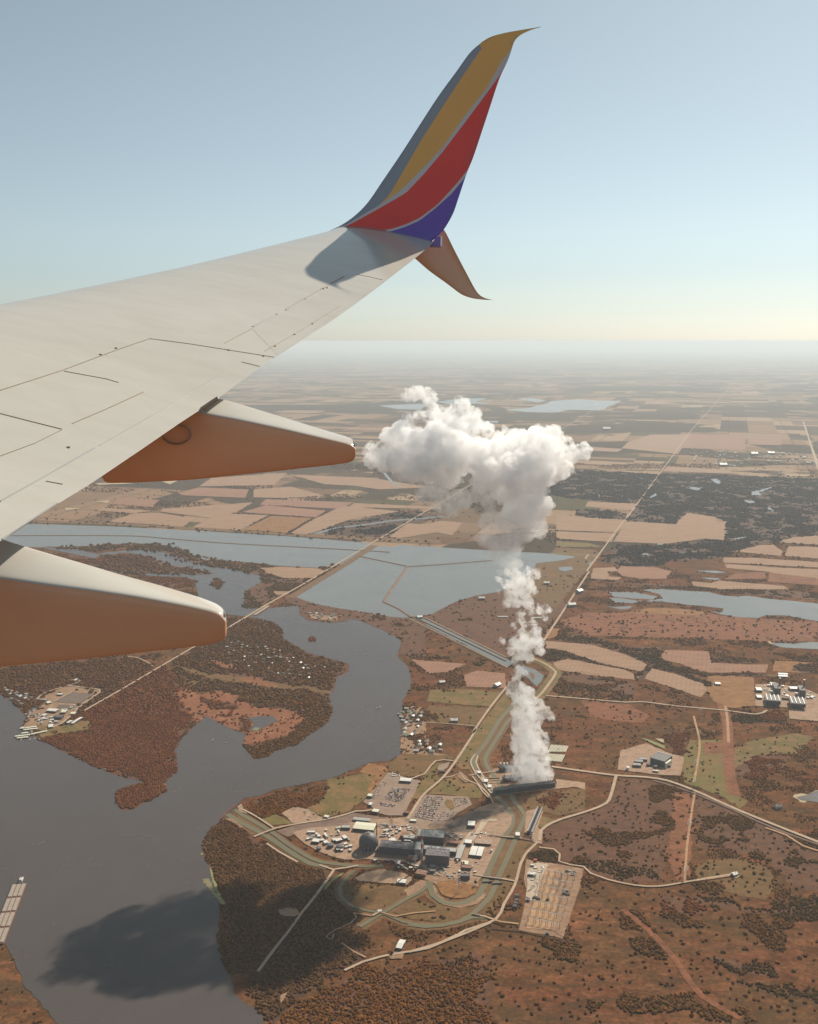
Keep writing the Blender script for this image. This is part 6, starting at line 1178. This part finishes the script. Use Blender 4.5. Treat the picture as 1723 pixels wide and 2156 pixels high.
mid = Nn([(1010, 270, 30, 10), (1080, 290, 45, 0), (1200, 270, 35, 10), (1250, 290, 35, 0), (1100, 360, 75, -10), (1180, 350, 60, 0), (1000, 390, 45, 0), (930, 340, 28, 0), (920, 440, 20, 0), (1040, 450, 60, 0), (1150, 440, 65, -10), (1230, 430, 35, 10), (1000, 540, 45, 0), (1080, 530, 50, 0), (1180, 540, 55, 0), (1280, 600, 40, 0), (1350, 600, 40, 0),
          (1120, 640, 35, 0), (1120, 690, 40, 0), (1060, 740, 28, 0), (1210, 640, 24, 0), (1330, 680, 30, 0), (1230, 720, 35, 0), (1150, 740, 28, 0), (960, 870, 24, 0), (1260, 800, 45, 0), (1150, 840, 55, 0), (1090, 900, 65, 0), (1060, 960, 55, 0), (1180, 900, 65, 0), (1240, 860, 60, 0), (1290, 900, 45, 10), (1290, 960, 40, 0), (1150, 1000, 60, 0), (1070, 1030, 40, 0), (1100, 1110, 40, 0), (1080, 1180, 45, 0), (1150, 1150, 35, 0), (1200, 1030, 40, 0)])
col = Nn([(1060, 1270, 55, 0), (1110, 1300, 75, 0), (1040, 1330, 55, 0), (1180, 1330, 65, 0), (1130, 1400, 95, 0), (1230, 1420, 65, 0), (1280, 1450, 60, 0), (1180, 1500, 105, 0), (1330, 1500, 55, 0), (1380, 1530, 42, 0), (1400, 1560, 30, 0), (1090, 1520, 60, 0), (1120, 1600, 85, 0), (1210, 1600, 90, 0), (1270, 1560, 60, 0), (1130, 1690, 85, 0), (1220, 1700, 90, 0), (1260, 1640, 50, 0)])
Ii = lambda L: [(*dp('I', x, y), r * .224, dz) for x, y, r, dz in L]
col += Ii([(880, 60, 90, 0), (980, 60, 100, 0), (1040, 100, 70, 0), (900, 170, 100, 0), (1010, 180, 110, 0), (1100, 170, 70, 0), (1140, 220, 40, 0), (870, 250, 80, 0), (960, 280, 130, 0), (1070, 280, 95, 0), (900, 380, 90, 0), (1000, 380, 130, 0), (1100, 390, 85, 0), (890, 460, 85, 0), (980, 480, 125, 0), (1100, 470, 100, 0), (1160, 480, 55, 0), (900, 550, 75, 0), (1000, 550, 80, 0), (1100, 545, 75, 0), (1170, 540, 50, 0), (1200, 500, 30, 0), (860, 590, 25, 0), (930, 595, 30, 0), (1000, 592, 32, 0), (1070, 588, 32, 0), (1140, 582, 32, 0), (1190, 578, 25, 0)])
base = Ii([(800, 470, 45, 0), (830, 400, 40, 0), (790, 530, 40, 0), (830, 540, 40, 0), (740, 420, 22, 0)])
DC = lambda x, y: dcol(x, y)
sm_main = steam_mat('dense steam', .11, 1 / 52, .415, .65, .0)
sm_col = steam_mat('column steam', .08, 1 / 30, .42, .65, .0)
sm_mid = steam_mat('ragged steam', .085, 1 / 24, .455, .65, .0)
sm_thin = steam_mat('thin steam', .03, 1 / 40, .40, .64, .0)
steam('steam_cloud', 'large white billowing steam cloud above the plain', main + [(x, y, r * .85, dz + 120) for x, y, r, dz in main if r > 28] + [(x, y + 8, r * .8, dz + 220) for x, y, r, dz in main if r > 38], DC, 4, 52, 60, 24, 15, sm_main, 1)  # hidden rear billows added to deepen and widen the cloud's cast shadow
steam('steam_veil', 'thin grey steam veil hanging under the large cloud', thin + thin2, DC, 7, 34, 45, 13, 14, sm_thin, 2)
steam('steam_wisp', 'ragged chain of steam wisps between the column and the large cloud', [(x, y, r * 1.1, dz) for x, y, r, dz in mid] + [(x + 3, y + 5, r * .9, 50) for x, y, r, dz in mid], DC, 3.5, 26, 20, 12, 7, sm_mid, 3)
steam('steam_column', 'thick white steam column rising from the cooling towers', [(x, y, r * .9, dz) for x, y, r, dz in col], DC, 4, 30, 30, 14, 8, sm_col, 4)
steam('steam_drift', 'thin steam drifting left of the column foot', base, DC, 4, 12, 20, 6, 7, sm_thin, 5)
# far smoke plume at the right
fs = [(*dp('O', x, y), r * .32, 0) for x, y, r in [(760, 460, 24), (775, 500, 16), (785, 540, 10), (740, 440, 20)]]
steam('field_smoke', 'thin grey field smoke in the distant wood', fs, lambda x, y: gd(x, y + 25).y, 14, 20, 40, 10, 20, steam_mat('smoke', .002, 1 / 60, .4, .6, .2), 6)

# ============================================================ WING
M['wing'] = paint('wing paint', (.585, .56, .505), .17, .035, .8)
M['wing_panel'] = paint('wing panel paint', (.565, .54, .485), .18, .035, .8)
def streaky(mname):
    n = M[mname].node_tree; b = [x for x in n.nodes if x.type == 'BSDF_PRINCIPLED'][0]; old = b.inputs['Base Color'].links[0].from_socket
    t = n.nodes.new('ShaderNodeTexCoord'); mp = n.nodes.new('ShaderNodeMapping'); mp.inputs['Scale'].default_value = (.8, 3, 2); n.links.new(t.outputs['Object'], mp.inputs[0])
    f = noise(n, mp.outputs[0], 1.6, 6, .65, .3); c = mx(n, 1.0, old, ramp(n, f, [(.95, .94, .925), (1.02, 1.02, 1.02)], [.32, .62]), 'MULTIPLY'); n.links.new(c, b.inputs['Base Color'])
    g = noise(n, t.outputs['Object'], 3, 5, .6); n.links.new(mth(n, 'MULTIPLY_ADD', g, .12, b.inputs['Roughness'].default_value - .09), b.inputs['Roughness'])
streaky('wing'); streaky('wing_panel')
M['fairing_shade'] = paint('fairing paint tinted for shade', (.86, .44, .255), .33, .09, .9)  # tan puts the fairings' shaded side and ground bounce into the colour
M['w_grey'] = paint('winglet grey', (.38, .40, .45), .25, .04, 1); M['w_orange'] = paint('winglet yellow orange', (.98, .52, .17), .22, .04, 1)
M['w_red'] = paint('winglet red', (.98, .12, .10), .22, .04, 1); M['w_blue'] = paint('winglet blue', (.24, .15, .52), .22, .04, 1); M['w_silver'] = paint('winglet silver line', (.72, .64, .64), .3, .03, 1)
M['w_tan'] = paint('lower winglet tan', (.88, .64, .47), .35, .04, 1)  # the fin's backlit shading is put into this tan
M['seam'] = paint('panel seam', (.42, .33, .25), .6, .1, 2); M['bright'] = paint('bare metal edge', (.8, .78, .72), .25, .05, 2, .6)
WINGR = thing('airplane_wing', 'white airliner wing reaching across the left half with a striped upturned tip', 'wing', CAM)
def wl(me_name, V, F, mats, mi=None, smooth=True, parent=None):
    V = [tuple(Vector(v) - CAM) for v in V]
    return link(me_name, mesh(me_name, V, F, mi, smooth), parent or WINGR, mats)
c1L, c0L = .52, -1.3 - 14 * .52; c1T, c0T = .33, .35 - 14 * .33
def solveY(px, py, c0, c1):
    r = ray(px, py); k = r.x / r.y; return c0 / (k - c1)
LEp = [(-60, 657), (0, 645), (120, 621), (250, 594), (380, 566), (480, 542), (600, 512), (690, 489), (722, 477)]
TEp = [(-160, 1243), (0, 1140), (120, 1062), (192, 1018), (300, 945), (380, 890), (460, 838), (520, 794), (580, 752), (640, 714), (700, 675), (760, 632), (815, 590), (874, 544), (918, 507)]
LE3 = [atY(*p, solveY(*p, c0L, c1L)) for p in LEp]; TE3 = [atY(*p, solveY(*p, c0T, c1T)) for p in TEp]
def alongY(C, Y):
    if Y <= C[0].y: a, b = C[0], C[2]
    elif Y >= C[-1].y: a, b = C[-2], C[-1]
    else:
        for a, b in zip(C[:-1], C[1:]):
            if a.y <= Y <= b.y: break
    t = (Y - a.y) / (b.y - a.y); return a + (b - a) * t
YT = 14.0
def skew(Y, u): return Y + (1 - u) * .5 * max(0, (Y - 12.4) / 1.7)
nU = 40
us = [0.5 * (1 - math.cos(math.pi * i / nU)) for i in range(nU + 1)]
def naca(u, t): return 5 * t * (.2969 * math.sqrt(max(u, 0)) - .126 * u - .3516 * u * u + .2843 * u ** 3 - .1036 * u ** 4)
def wing_pt(Y, u, side=1):
    a = alongY(LE3, skew(Y, 0)); b = alongY(TE3, Y); ch = (b - a).length; p = a.lerp(b, u)
    up = (b - a).cross(Vector((0, 1, .2))).normalized(); up = up if up.z > 0 else -up
    return p + up * (naca(u, .075) * ch * side * (1 if side > 0 else .9))
Ys = [4.6 + (YT + .12 - 4.6) * i / 70 for i in range(71)]
V = []; F = []; ring = 2 * nU + 1
for Y in Ys:
    V += [wing_pt(Y, u, 1) for u in us] + [wing_pt(Y, u, -1) for u in us[-1:0:-1]]
for i in range(len(Ys) - 1):
    for j in range(ring): F.append((i * ring + j, i * ring + (j + 1) % ring, (i + 1) * ring + (j + 1) % ring, (i + 1) * ring + j))
F.append(tuple(range(ring - 1, -1, -1))); F.append(tuple((len(Ys) - 1) * ring + j for j in range(ring)))
skin = wl('wing_skin', V, F, [M['wing']])
bv = BVHTree.FromPolygons([tuple(v) for v in V], F)
def on_wing(x, y):
    r = ray(x, y).normalized(); h = bv.ray_cast(CAM + r * 2, r); return (h[0], h[1]) if h[0] else (None, None)
def seam(pts, wd, ht, mat, name='panel_seam', conv=None):
    """a narrow raised or sealed strip lying on the skin through the given points"""
    P = []
    for a, b in zip(pts[:-1], pts[1:]):
        k = max(2, int(math.dist(a, b) / 8))
        for i in range(k + (b == pts[-1])):
            t = i / k; h, nn = on_wing(a[0] + (b[0] - a[0]) * t, a[1] + (b[1] - a[1]) * t)
            if h: P.append((h, nn if nn.z > 0 else -nn))
    if len(P) < 2: return
    V = []; F = []
    for i, (p, nn) in enumerate(P):
        d = (P[min(i + 1, len(P) - 1)][0] - P[max(i - 1, 0)][0]).normalized(); s = d.cross(nn).normalized() * wd / 2
        V += [p - s - nn * .004, p - s + nn * ht, p + s + nn * ht, p + s - nn * .004]
        if i: a = (i - 1) * 4; b = i * 4; F += [(a + j, a + j + 1, b + j + 1, b + j) for j in range(3)]
    wl(name, V, F, [M[mat]], smooth=False)
def panel(pts, mat, ht=.006, name='panel', n=14):
    """a skin panel: quad of pixel corners draped on the wing, standing a few millimetres proud"""
    V = []; F = []; ok = True
    for i in range(n + 1):
        for j in range(n + 1):
            u, v = i / n, j / n; a = [pts[0][k] + (pts[1][k] - pts[0][k]) * u for k in (0, 1)]; b = [pts[3][k] + (pts[2][k] - pts[3][k]) * u for k in (0, 1)]
            h, nn = on_wing(a[0] + (b[0] - a[0]) * v, a[1] + (b[1] - a[1]) * v)
            if h is None: return None
            nn = nn if nn.z > 0 else -nn; V.append(h + nn * ht)
    F = [(i * (n + 1) + j, i * (n + 1) + j + 1, (i + 1) * (n + 1) + j + 1, (i + 1) * (n + 1) + j) for i in range(n) for j in range(n)]
    return wl(name, V, F, [M[mat]])
u2 = lambda L: [(x * .5, 448 + y * .5) for x, y in L]
AIL = panel(u2([(1060, 487), (1505, 262), (1620, 290), (1170, 600)]), 'wing_panel', .0012, 'aileron', 30)
panel(u2([(635, 533), (1150, 610), (620, 1000), (20, 745)]), 'wing_panel', .0012, 'flap', 40)
for pts, wd, mt in [([(2, 748), (260, 665), (420, 605), (500, 575), (632, 530)], .012, 'seam'), ([(632, 530), (800, 552), (965, 578), (1155, 608)], .012, 'seam'), ([(270, 667), (450, 700), (500, 715)], .005, 'seam'),
                    ([(2, 845), (130, 878), (262, 911)], .013, 'seam'), ([(305, 888), (450, 826), (605, 755)], .010, 'seam'), ([(1065, 480), (1168, 430)], .03, 'bright'), ([(1068, 474), (1165, 427)], .010, 'seam'), ([(1205, 410), (1345, 332)], .026, 'bright'),
                    ([(1205, 405), (1345, 327)], .010, 'seam'), ([(1350, 322), (1450, 268)], .022, 'seam'), ([(945, 550), (1060, 490)], .006, 'seam'), ([(1505, 259), (1560, 270), (1628, 286)], .02, 'seam'), ([(1115, 583), (1240, 512), (1432, 393)], .009, 'seam'),
                    ([(1018, 628), (1095, 647)], .008, 'seam'), ([(2, 1215), (165, 1125), (400, 990)], .014, 'bright'), ([(420, 980), (700, 820), (960, 660)], .005, 'bright'), ([(195, 1130), (265, 1143)], .008, 'seam'), ([(2, 1025), (150, 970), (260, 915)], .004, 'seam'),
                    ([(10, 1375), (200, 1250), (245, 1222)], .012, 'bright')]:
    seam(u2(pts), wd * (.52 if mt == 'seam' else .8), .004, mt)
for x, y in [(1165, 428), (1285, 364), (1362, 320), (1378, 316), (1110, 603), (1158, 562), (1240, 512), (1315, 468), (490, 570), (425, 597), (290, 987), (963, 578)]:
    h, nn = on_wing(x * .5, 448 + y * .5)
    if h: m = MB(); m.box(-.011, .011, -.007, .007, -.01, .006); m.V = [tuple(Vector(v) + h - Vector((0, 0, 0))) for v in m.V]; wl('hinge_fitting', m.V, m.F, [M['seam']], smooth=False, parent=AIL)
# ---------- lofted fins
def polycut(a, b, line):
    """fraction along a->b where it meets the polyline"""
    for p, q in zip(line[:-1], line[1:]):
        d = (b[0] - a[0]) * (q[1] - p[1]) - (b[1] - a[1]) * (q[0] - p[0])
        if abs(d) < 1e-9: continue
        t = ((p[0] - a[0]) * (q[1] - p[1]) - (p[1] - a[1]) * (q[0] - p[0])) / d; s = ((p[0] - a[0]) * (b[1] - a[1]) - (p[1] - a[1]) * (b[0] - a[0])) / d
        if -1e-3 <= s <= 1.001 and -.3 < t < 1.3: return t
    return None
def spline(P, n):
    Q = [Vector((*p, 0)) for p in P]; d = [0]
    for a, b in zip(Q[:-1], Q[1:]): d.append(d[-1] + (b - a).length)
    T = d[-1]; out = []; ext = [Q[0] * 2 - Q[1]] + Q + [Q[-1] * 2 - Q[-2]]
    for k in range(n + 1):
        s = T * k / n; i = 0
        while i < len(Q) - 2 and d[i + 1] < s: i += 1
        t = (s - d[i]) / max(d[i + 1] - d[i], 1e-6); a, b, c, e = ext[i:i + 4]
        v = .5 * ((2 * b) + (-a + c) * t + (2 * a - 5 * b + 4 * c - e) * t * t + (-a + 3 * b - 3 * c + e) * t ** 3); out.append((v.x, v.y))
    return out
tz = lambda L: [(413.5 + x * .48, y * .48) for x, y in L]
WLE = tz([(575, 1016), (640, 985), (700, 942), (755, 885), (820, 790), (900, 672), (980, 548), (1060, 425), (1140, 315), (1200, 232), (1252, 185)])
WTE = tz([(1030, 1062), (1082, 1012), (1125, 940), (1150, 870), (1185, 765), (1215, 690), (1252, 580), (1290, 465), (1330, 345), (1368, 262), (1392, 190)])
TIPL = tz([(1252, 185), (1290, 162), (1350, 145), (1420, 132), (1470, 124), (1510, 117)]); TIPT = tz([(1392, 190), (1402, 172), (1425, 152), (1455, 137), (1482, 127), (1512, 119)])
b_og = tz([(1256, 205), (1168, 335), (1074, 478), (982, 622), (905, 756), (850, 850), (800, 903), (772, 918), (745, 932), (660, 985), (560, 1022)])
b_os = tz([(1410, 180), (1340, 270), (1275, 385), (1170, 520), (1080, 648), (990, 742), (900, 832), (830, 882), (745, 932), (660, 985), (560, 1022)])
b_sr = tz([(1375, 250), (1330, 332), (1250, 442), (1160, 562), (1080, 667), (1000, 762), (920, 846), (840, 893), (760, 938), (690, 976), (640, 1000), (560, 1024)])
b_rs = tz([(1225, 705), (1205, 727), (1140, 808), (1060, 896), (980, 956), (920, 984), (850, 1006), (780, 1017), (700, 1022), (600, 1030)])
b_sb = tz([(1205, 745), (1190, 765), (1120, 850), (1050, 913), (980, 968), (910, 998), (850, 1016), (780, 1024), (700, 1028), (600, 1034)])
def loft(name, A, B, Yf, thick, bounds, mats, parent, sub=4):
    n = len(A) - 1; V = []; cols = len(bounds) + 1; K = cols * sub; rows = []
    for i, (a, b) in enumerate(zip(A, B)):
        fr = [0.0]
        for ln in bounds:
            t = polycut(a, b, ln); 
            fr.append(t if t is not None else -1)
        fr.append(1.0); rows.append(fr)
    # where a colour line does not cross the section it has run off the nearer edge
    for c in range(1, cols):
        vals = [r[c] for r in rows]; known = [i for i, v in enumerate(vals) if v >= -.29]
        for i in range(n + 1):
            if vals[i] < -.29 and vals[i] == -1:
                if not known: rows[i][c] = 1.0; continue
                k = min(known, key=lambda q: abs(q - i)); rows[i][c] = 1.0 if vals[k] > .5 else 0.0
    for r in rows:
        for c in range(1, cols): r[c] = min(1, max(r[c], r[c - 1], 0))
    tl = []
    for i, (a, b) in enumerate(zip(A, B)):
        s = i / n; row = []
        for c in range(cols):
            for k in range(sub): row.append(rows[i][c] + (rows[i][c + 1] - rows[i][c]) * k / sub)
        row.append(1.0)
        fr = []; bk = []
        for u in row:
            x = a[0] + (b[0] - a[0]) * u; y = a[1] + (b[1] - a[1]) * u; Y = Yf(s, u); p = atY(x, y, Y); w_ = naca(min(max(u, 0), 1), .10) / .05 * thick * (1 - s * .6)
            nrm = Vector((0, -1, 0)); fr.append(p); bk.append(p - nrm * w_ + Vector((0, 0, 0)))
        V += fr + bk
    W = K + 1; R2 = 2 * W; F = []; mi = []
    for i in range(n):
        for j in range(K):
            a = i * R2 + j; b = (i + 1) * R2 + j; F.append((a, a + 1, b + 1, b)); mi.append(j // sub); F.append((a + W, b + W, b + W + 1, a + W + 1)); mi.append(j // sub)
        a = i * R2; b = (i + 1) * R2; F.append((a, b, b + W, a + W)); mi.append(0); F.append((a + K, a + K + W, b + K + W, b + K)); mi.append(cols - 1)
    return wl(name, V, F, mats, mi, parent=parent)
nW = 60
Yw = lambda s, u: (14.52 - .50 * u) * (1 - s) + 15.05 * s 
wgl = loft('upper_winglet', spline(WLE, nW), spline(WTE, nW), Yw, .055, [b_og, b_os, b_sr, b_rs, b_sb], [M['w_grey'], M['w_orange'], M['w_silver'], M['w_red'], M['w_silver'], M['w_blue']], WINGR)
tp = loft('winglet_tip', spline(TIPL, 16), spline(TIPT, 16), lambda s, u: 15.05 + .1 * s, .02, [], [M['w_orange']], WINGR)
vz = lambda L: [(689.2 + x * .24, 413.5 + y * .24) for x, y in L]
A = vz([(735, 515), (790, 562), (900, 657), (1050, 765), (1160, 848), (1220, 878), (1290, 897), (1380, 907), (1462, 910)]); B = vz([(1008, 275), (1042, 320), (1120, 478), (1215, 660), (1290, 800), (1325, 852), (1360, 880), (1405, 898), (1466, 912)])
loft('lower_winglet', spline(A, 30), spline(B, 30), lambda s, u: 14.3 + .6 * s, .03, [], [M['w_tan']], WINGR)
# tail light housing at the tip
P = [atY(x, y, 13.97) for x, y in vz([(900, 440), (1000, 440), (1003, 352), (960, 352), (925, 400)])]; V = P + [p + Vector((0, .16, 0)) for p in P]; k = len(P)
F = [tuple(range(k)), tuple(range(2 * k - 1, k - 1, -1))] + [(i, i + k, (i + 1) % k + k, (i + 1) % k) for i in range(k)]
lh = wl('light_housing', V, F, [M['w_blue']], smooth=False); seamP = [atY(x, y, 13.955) for x, y in vz([(994, 436), (1006, 436), (1008, 350), (996, 350)])]; V = seamP + [p + Vector((0, .12, 0)) for p in seamP]
wl('light_lens', V, [(0, 1, 2, 3), (7, 6, 5, 4), (0, 4, 5, 1), (1, 5, 6, 2), (2, 6, 7, 3), (3, 7, 4, 0)], [M['bright']], smooth=False)
# ---------- flap track fairings
def interp(P, x):
    if x <= P[0][0]: a, b = P[0], P[1]
    elif x >= P[-1][0]: return P[-1][1]
    else:
        for a, b in zip(P[:-1], P[1:]):
            if a[0] <= x <= b[0]: break
    return a[1] + (b[1] - a[1]) * (x - a[0]) / (b[0] - a[0])
def fairing(Y0, wd, ridge, edge, bot, x0, x1, tip, label):
    """canoe-shaped fairing pointing aft; ridge = far top line, edge = near top shoulder, bot = keel, all as profiles"""
    xs = [x0 + (x1 - x0) * (1 - (1 - i / 26) ** 1.6) for i in range(27)]; rows = []
    for i, x in enumerate(xs):
        s = i / 26; w_ = wd * (1 - .35 * s) * (math.sqrt(max(0, 1 - s ** 14)) * .9 + .1)
        E = atY(x, interp(edge, x), Y0); Bt = atY(x, interp(bot, x), Y0 + .04); Rd = atY(x, interp(ridge, x), Y0 + w_)
        h = (E - Bt).length
        up = Vector((0, 0, 1)); inn = Vector((0, 1, 0))
        e1 = E - up * h * .10 - inn * .018; e0 = E - up * .012 - inn * .006; e2 = E + inn * .014 + up * .003
        m1 = E.lerp(Bt, .45) - inn * .03; m2 = E.lerp(Bt, .82) - inn * .015; k1 = Bt + inn * .05 - up * .0
        f1 = Bt + inn * (w_ * .9); f2 = Vector((Rd.x, Rd.y + .01, Rd.z - h * .15)); r1 = Rd - inn * .012
        tm = E.lerp(Rd, .5) + up * .004
        rows.append([e1, e0, e2, tm, r1, Rd, f2, f1, k1, Bt, m2, m1])
    kx = len(rows[0]); V = [p for r in rows for p in r]; F = []; mi = []
    for i in range(len(rows) - 1):
        for j in range(kx):
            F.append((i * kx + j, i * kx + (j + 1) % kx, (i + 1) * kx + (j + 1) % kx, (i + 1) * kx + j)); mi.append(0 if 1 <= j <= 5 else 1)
    # rounded aft cap
    c = sum(rows[-1], Vector()) / kx + Vector((tip, 0, 0)); V.append(c); mid_ = [(p + c) / 2 + (p - c) * .28 + Vector((tip * .35, 0, 0)) for p in rows[-1]]; b = len(V); V += mid_
    o0 = (len(rows) - 1) * kx
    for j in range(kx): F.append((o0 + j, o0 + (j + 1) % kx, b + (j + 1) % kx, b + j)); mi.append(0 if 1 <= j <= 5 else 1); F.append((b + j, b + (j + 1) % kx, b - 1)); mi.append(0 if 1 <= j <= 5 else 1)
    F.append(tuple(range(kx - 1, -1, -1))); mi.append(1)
    o = wl('flap_track_fairing', V, F, [M['wing'], M['fairing_shade']], mi); o['label'] = label
    sb = o.modifiers.new('smooth', 'SUBSURF'); sb.levels = 1; sb.render_levels = 2
    return o
ridge1 = [(300, 775), (440, 832), (462, 838), (500, 848), (600, 879), (700, 910), (735, 920), (745, 926), (749, 934)]
edge1 = [(300, 838), (422, 866), (500, 880), (600, 901), (700, 924), (735, 932), (745, 937), (749, 944)]
bot1 = [(195, 1020), (300, 1017), (400, 1012), (475, 1004), (600, 991), (700, 980), (730, 976), (743, 972), (749, 962)]
fairing(8.05, .34, ridge1, edge1, bot1, 200, 747, .012, 'outer flap track fairing with a sunlit white top and shaded tan side')
ridge2 = [(-80, 1105), (28, 1141), (100, 1163), (180, 1186), (252, 1208), (340, 1232), (420, 1256), (455, 1269), (470, 1280), (478, 1296)]
edge2 = [(-80, 1203), (0, 1212), (100, 1226), (200, 1239), (300, 1254), (400, 1273), (450, 1284), (466, 1291), (477, 1304)]
bot2 = [(-80, 1416), (0, 1407), (200, 1388), (406, 1364), (440, 1359), (464, 1353), (477, 1340)]
fairing(5.7, .30, ridge2, edge2, bot2, -80, 474, .01, 'inner flap track fairing with a broad sunlit white top and shaded tan side')
# round access panel on the outer fairing
cx, cy = 371, 916; pts = [(cx + 29 * math.cos(a), cy + 20 * math.sin(a)) for a in [k * 6.2832 / 36 for k in range(36)]]
V = []; F = []
for (x, y) in pts: p = atY(x, y, 8.0); q = atY(cx + (x - cx) * 1.05, cy + (y - cy) * 1.05, 8.0); V += [p, q, p + Vector((0, .05, 0)), q + Vector((0, .05, 0))]
for i in range(36): a = i * 4; b = ((i + 1) % 36) * 4; F += [(a, a + 1, b + 1, b), (a, b, b + 2, a + 2), (a + 1, a + 3, b + 3, b + 1)]
wl('access_panel', V, F, [M['seam']])
seam_ = [atY(x, y, 7.9) for x, y in [(424, 862), (460, 838)]]
m = MB(); m.bar(seam_[0], seam_[1], .012); wl('fairing_hinge', m.V, m.F, [M['seam']], smooth=False)
# ============================================================ HAZE
m = bpy.data.materials.new('haze air'); m.use_nodes = True; n = m.node_tree; n.nodes.clear(); o = n.nodes.new('ShaderNodeOutputMaterial'); v = n.nodes.new('ShaderNodeVolumePrincipled')
v.inputs['Color'].default_value = (.72, .815, .88, 1); v.inputs['Density'].default_value = HAZE = 2.6e-5; v.inputs['Anisotropy'].default_value = .3; n.links.new(v.outputs[0], o.inputs['Volume'])
S2 = 331000; hz = mesh('haze', [(-S2, -4000, -1), (S2, -4000, -1), (S2, S2, -1), (-S2, S2, -1), (-S2, -4000, H + 12), (S2, -4000, H + 12), (S2, S2, H + 12), (-S2, S2, H + 12)],
                   [(0, 3, 2, 1), (4, 5, 6, 7), (0, 1, 5, 4), (1, 2, 6, 5), (2, 3, 7, 6), (3, 0, 4, 7)])
link('haze', hz, None, [m], kind='stuff')
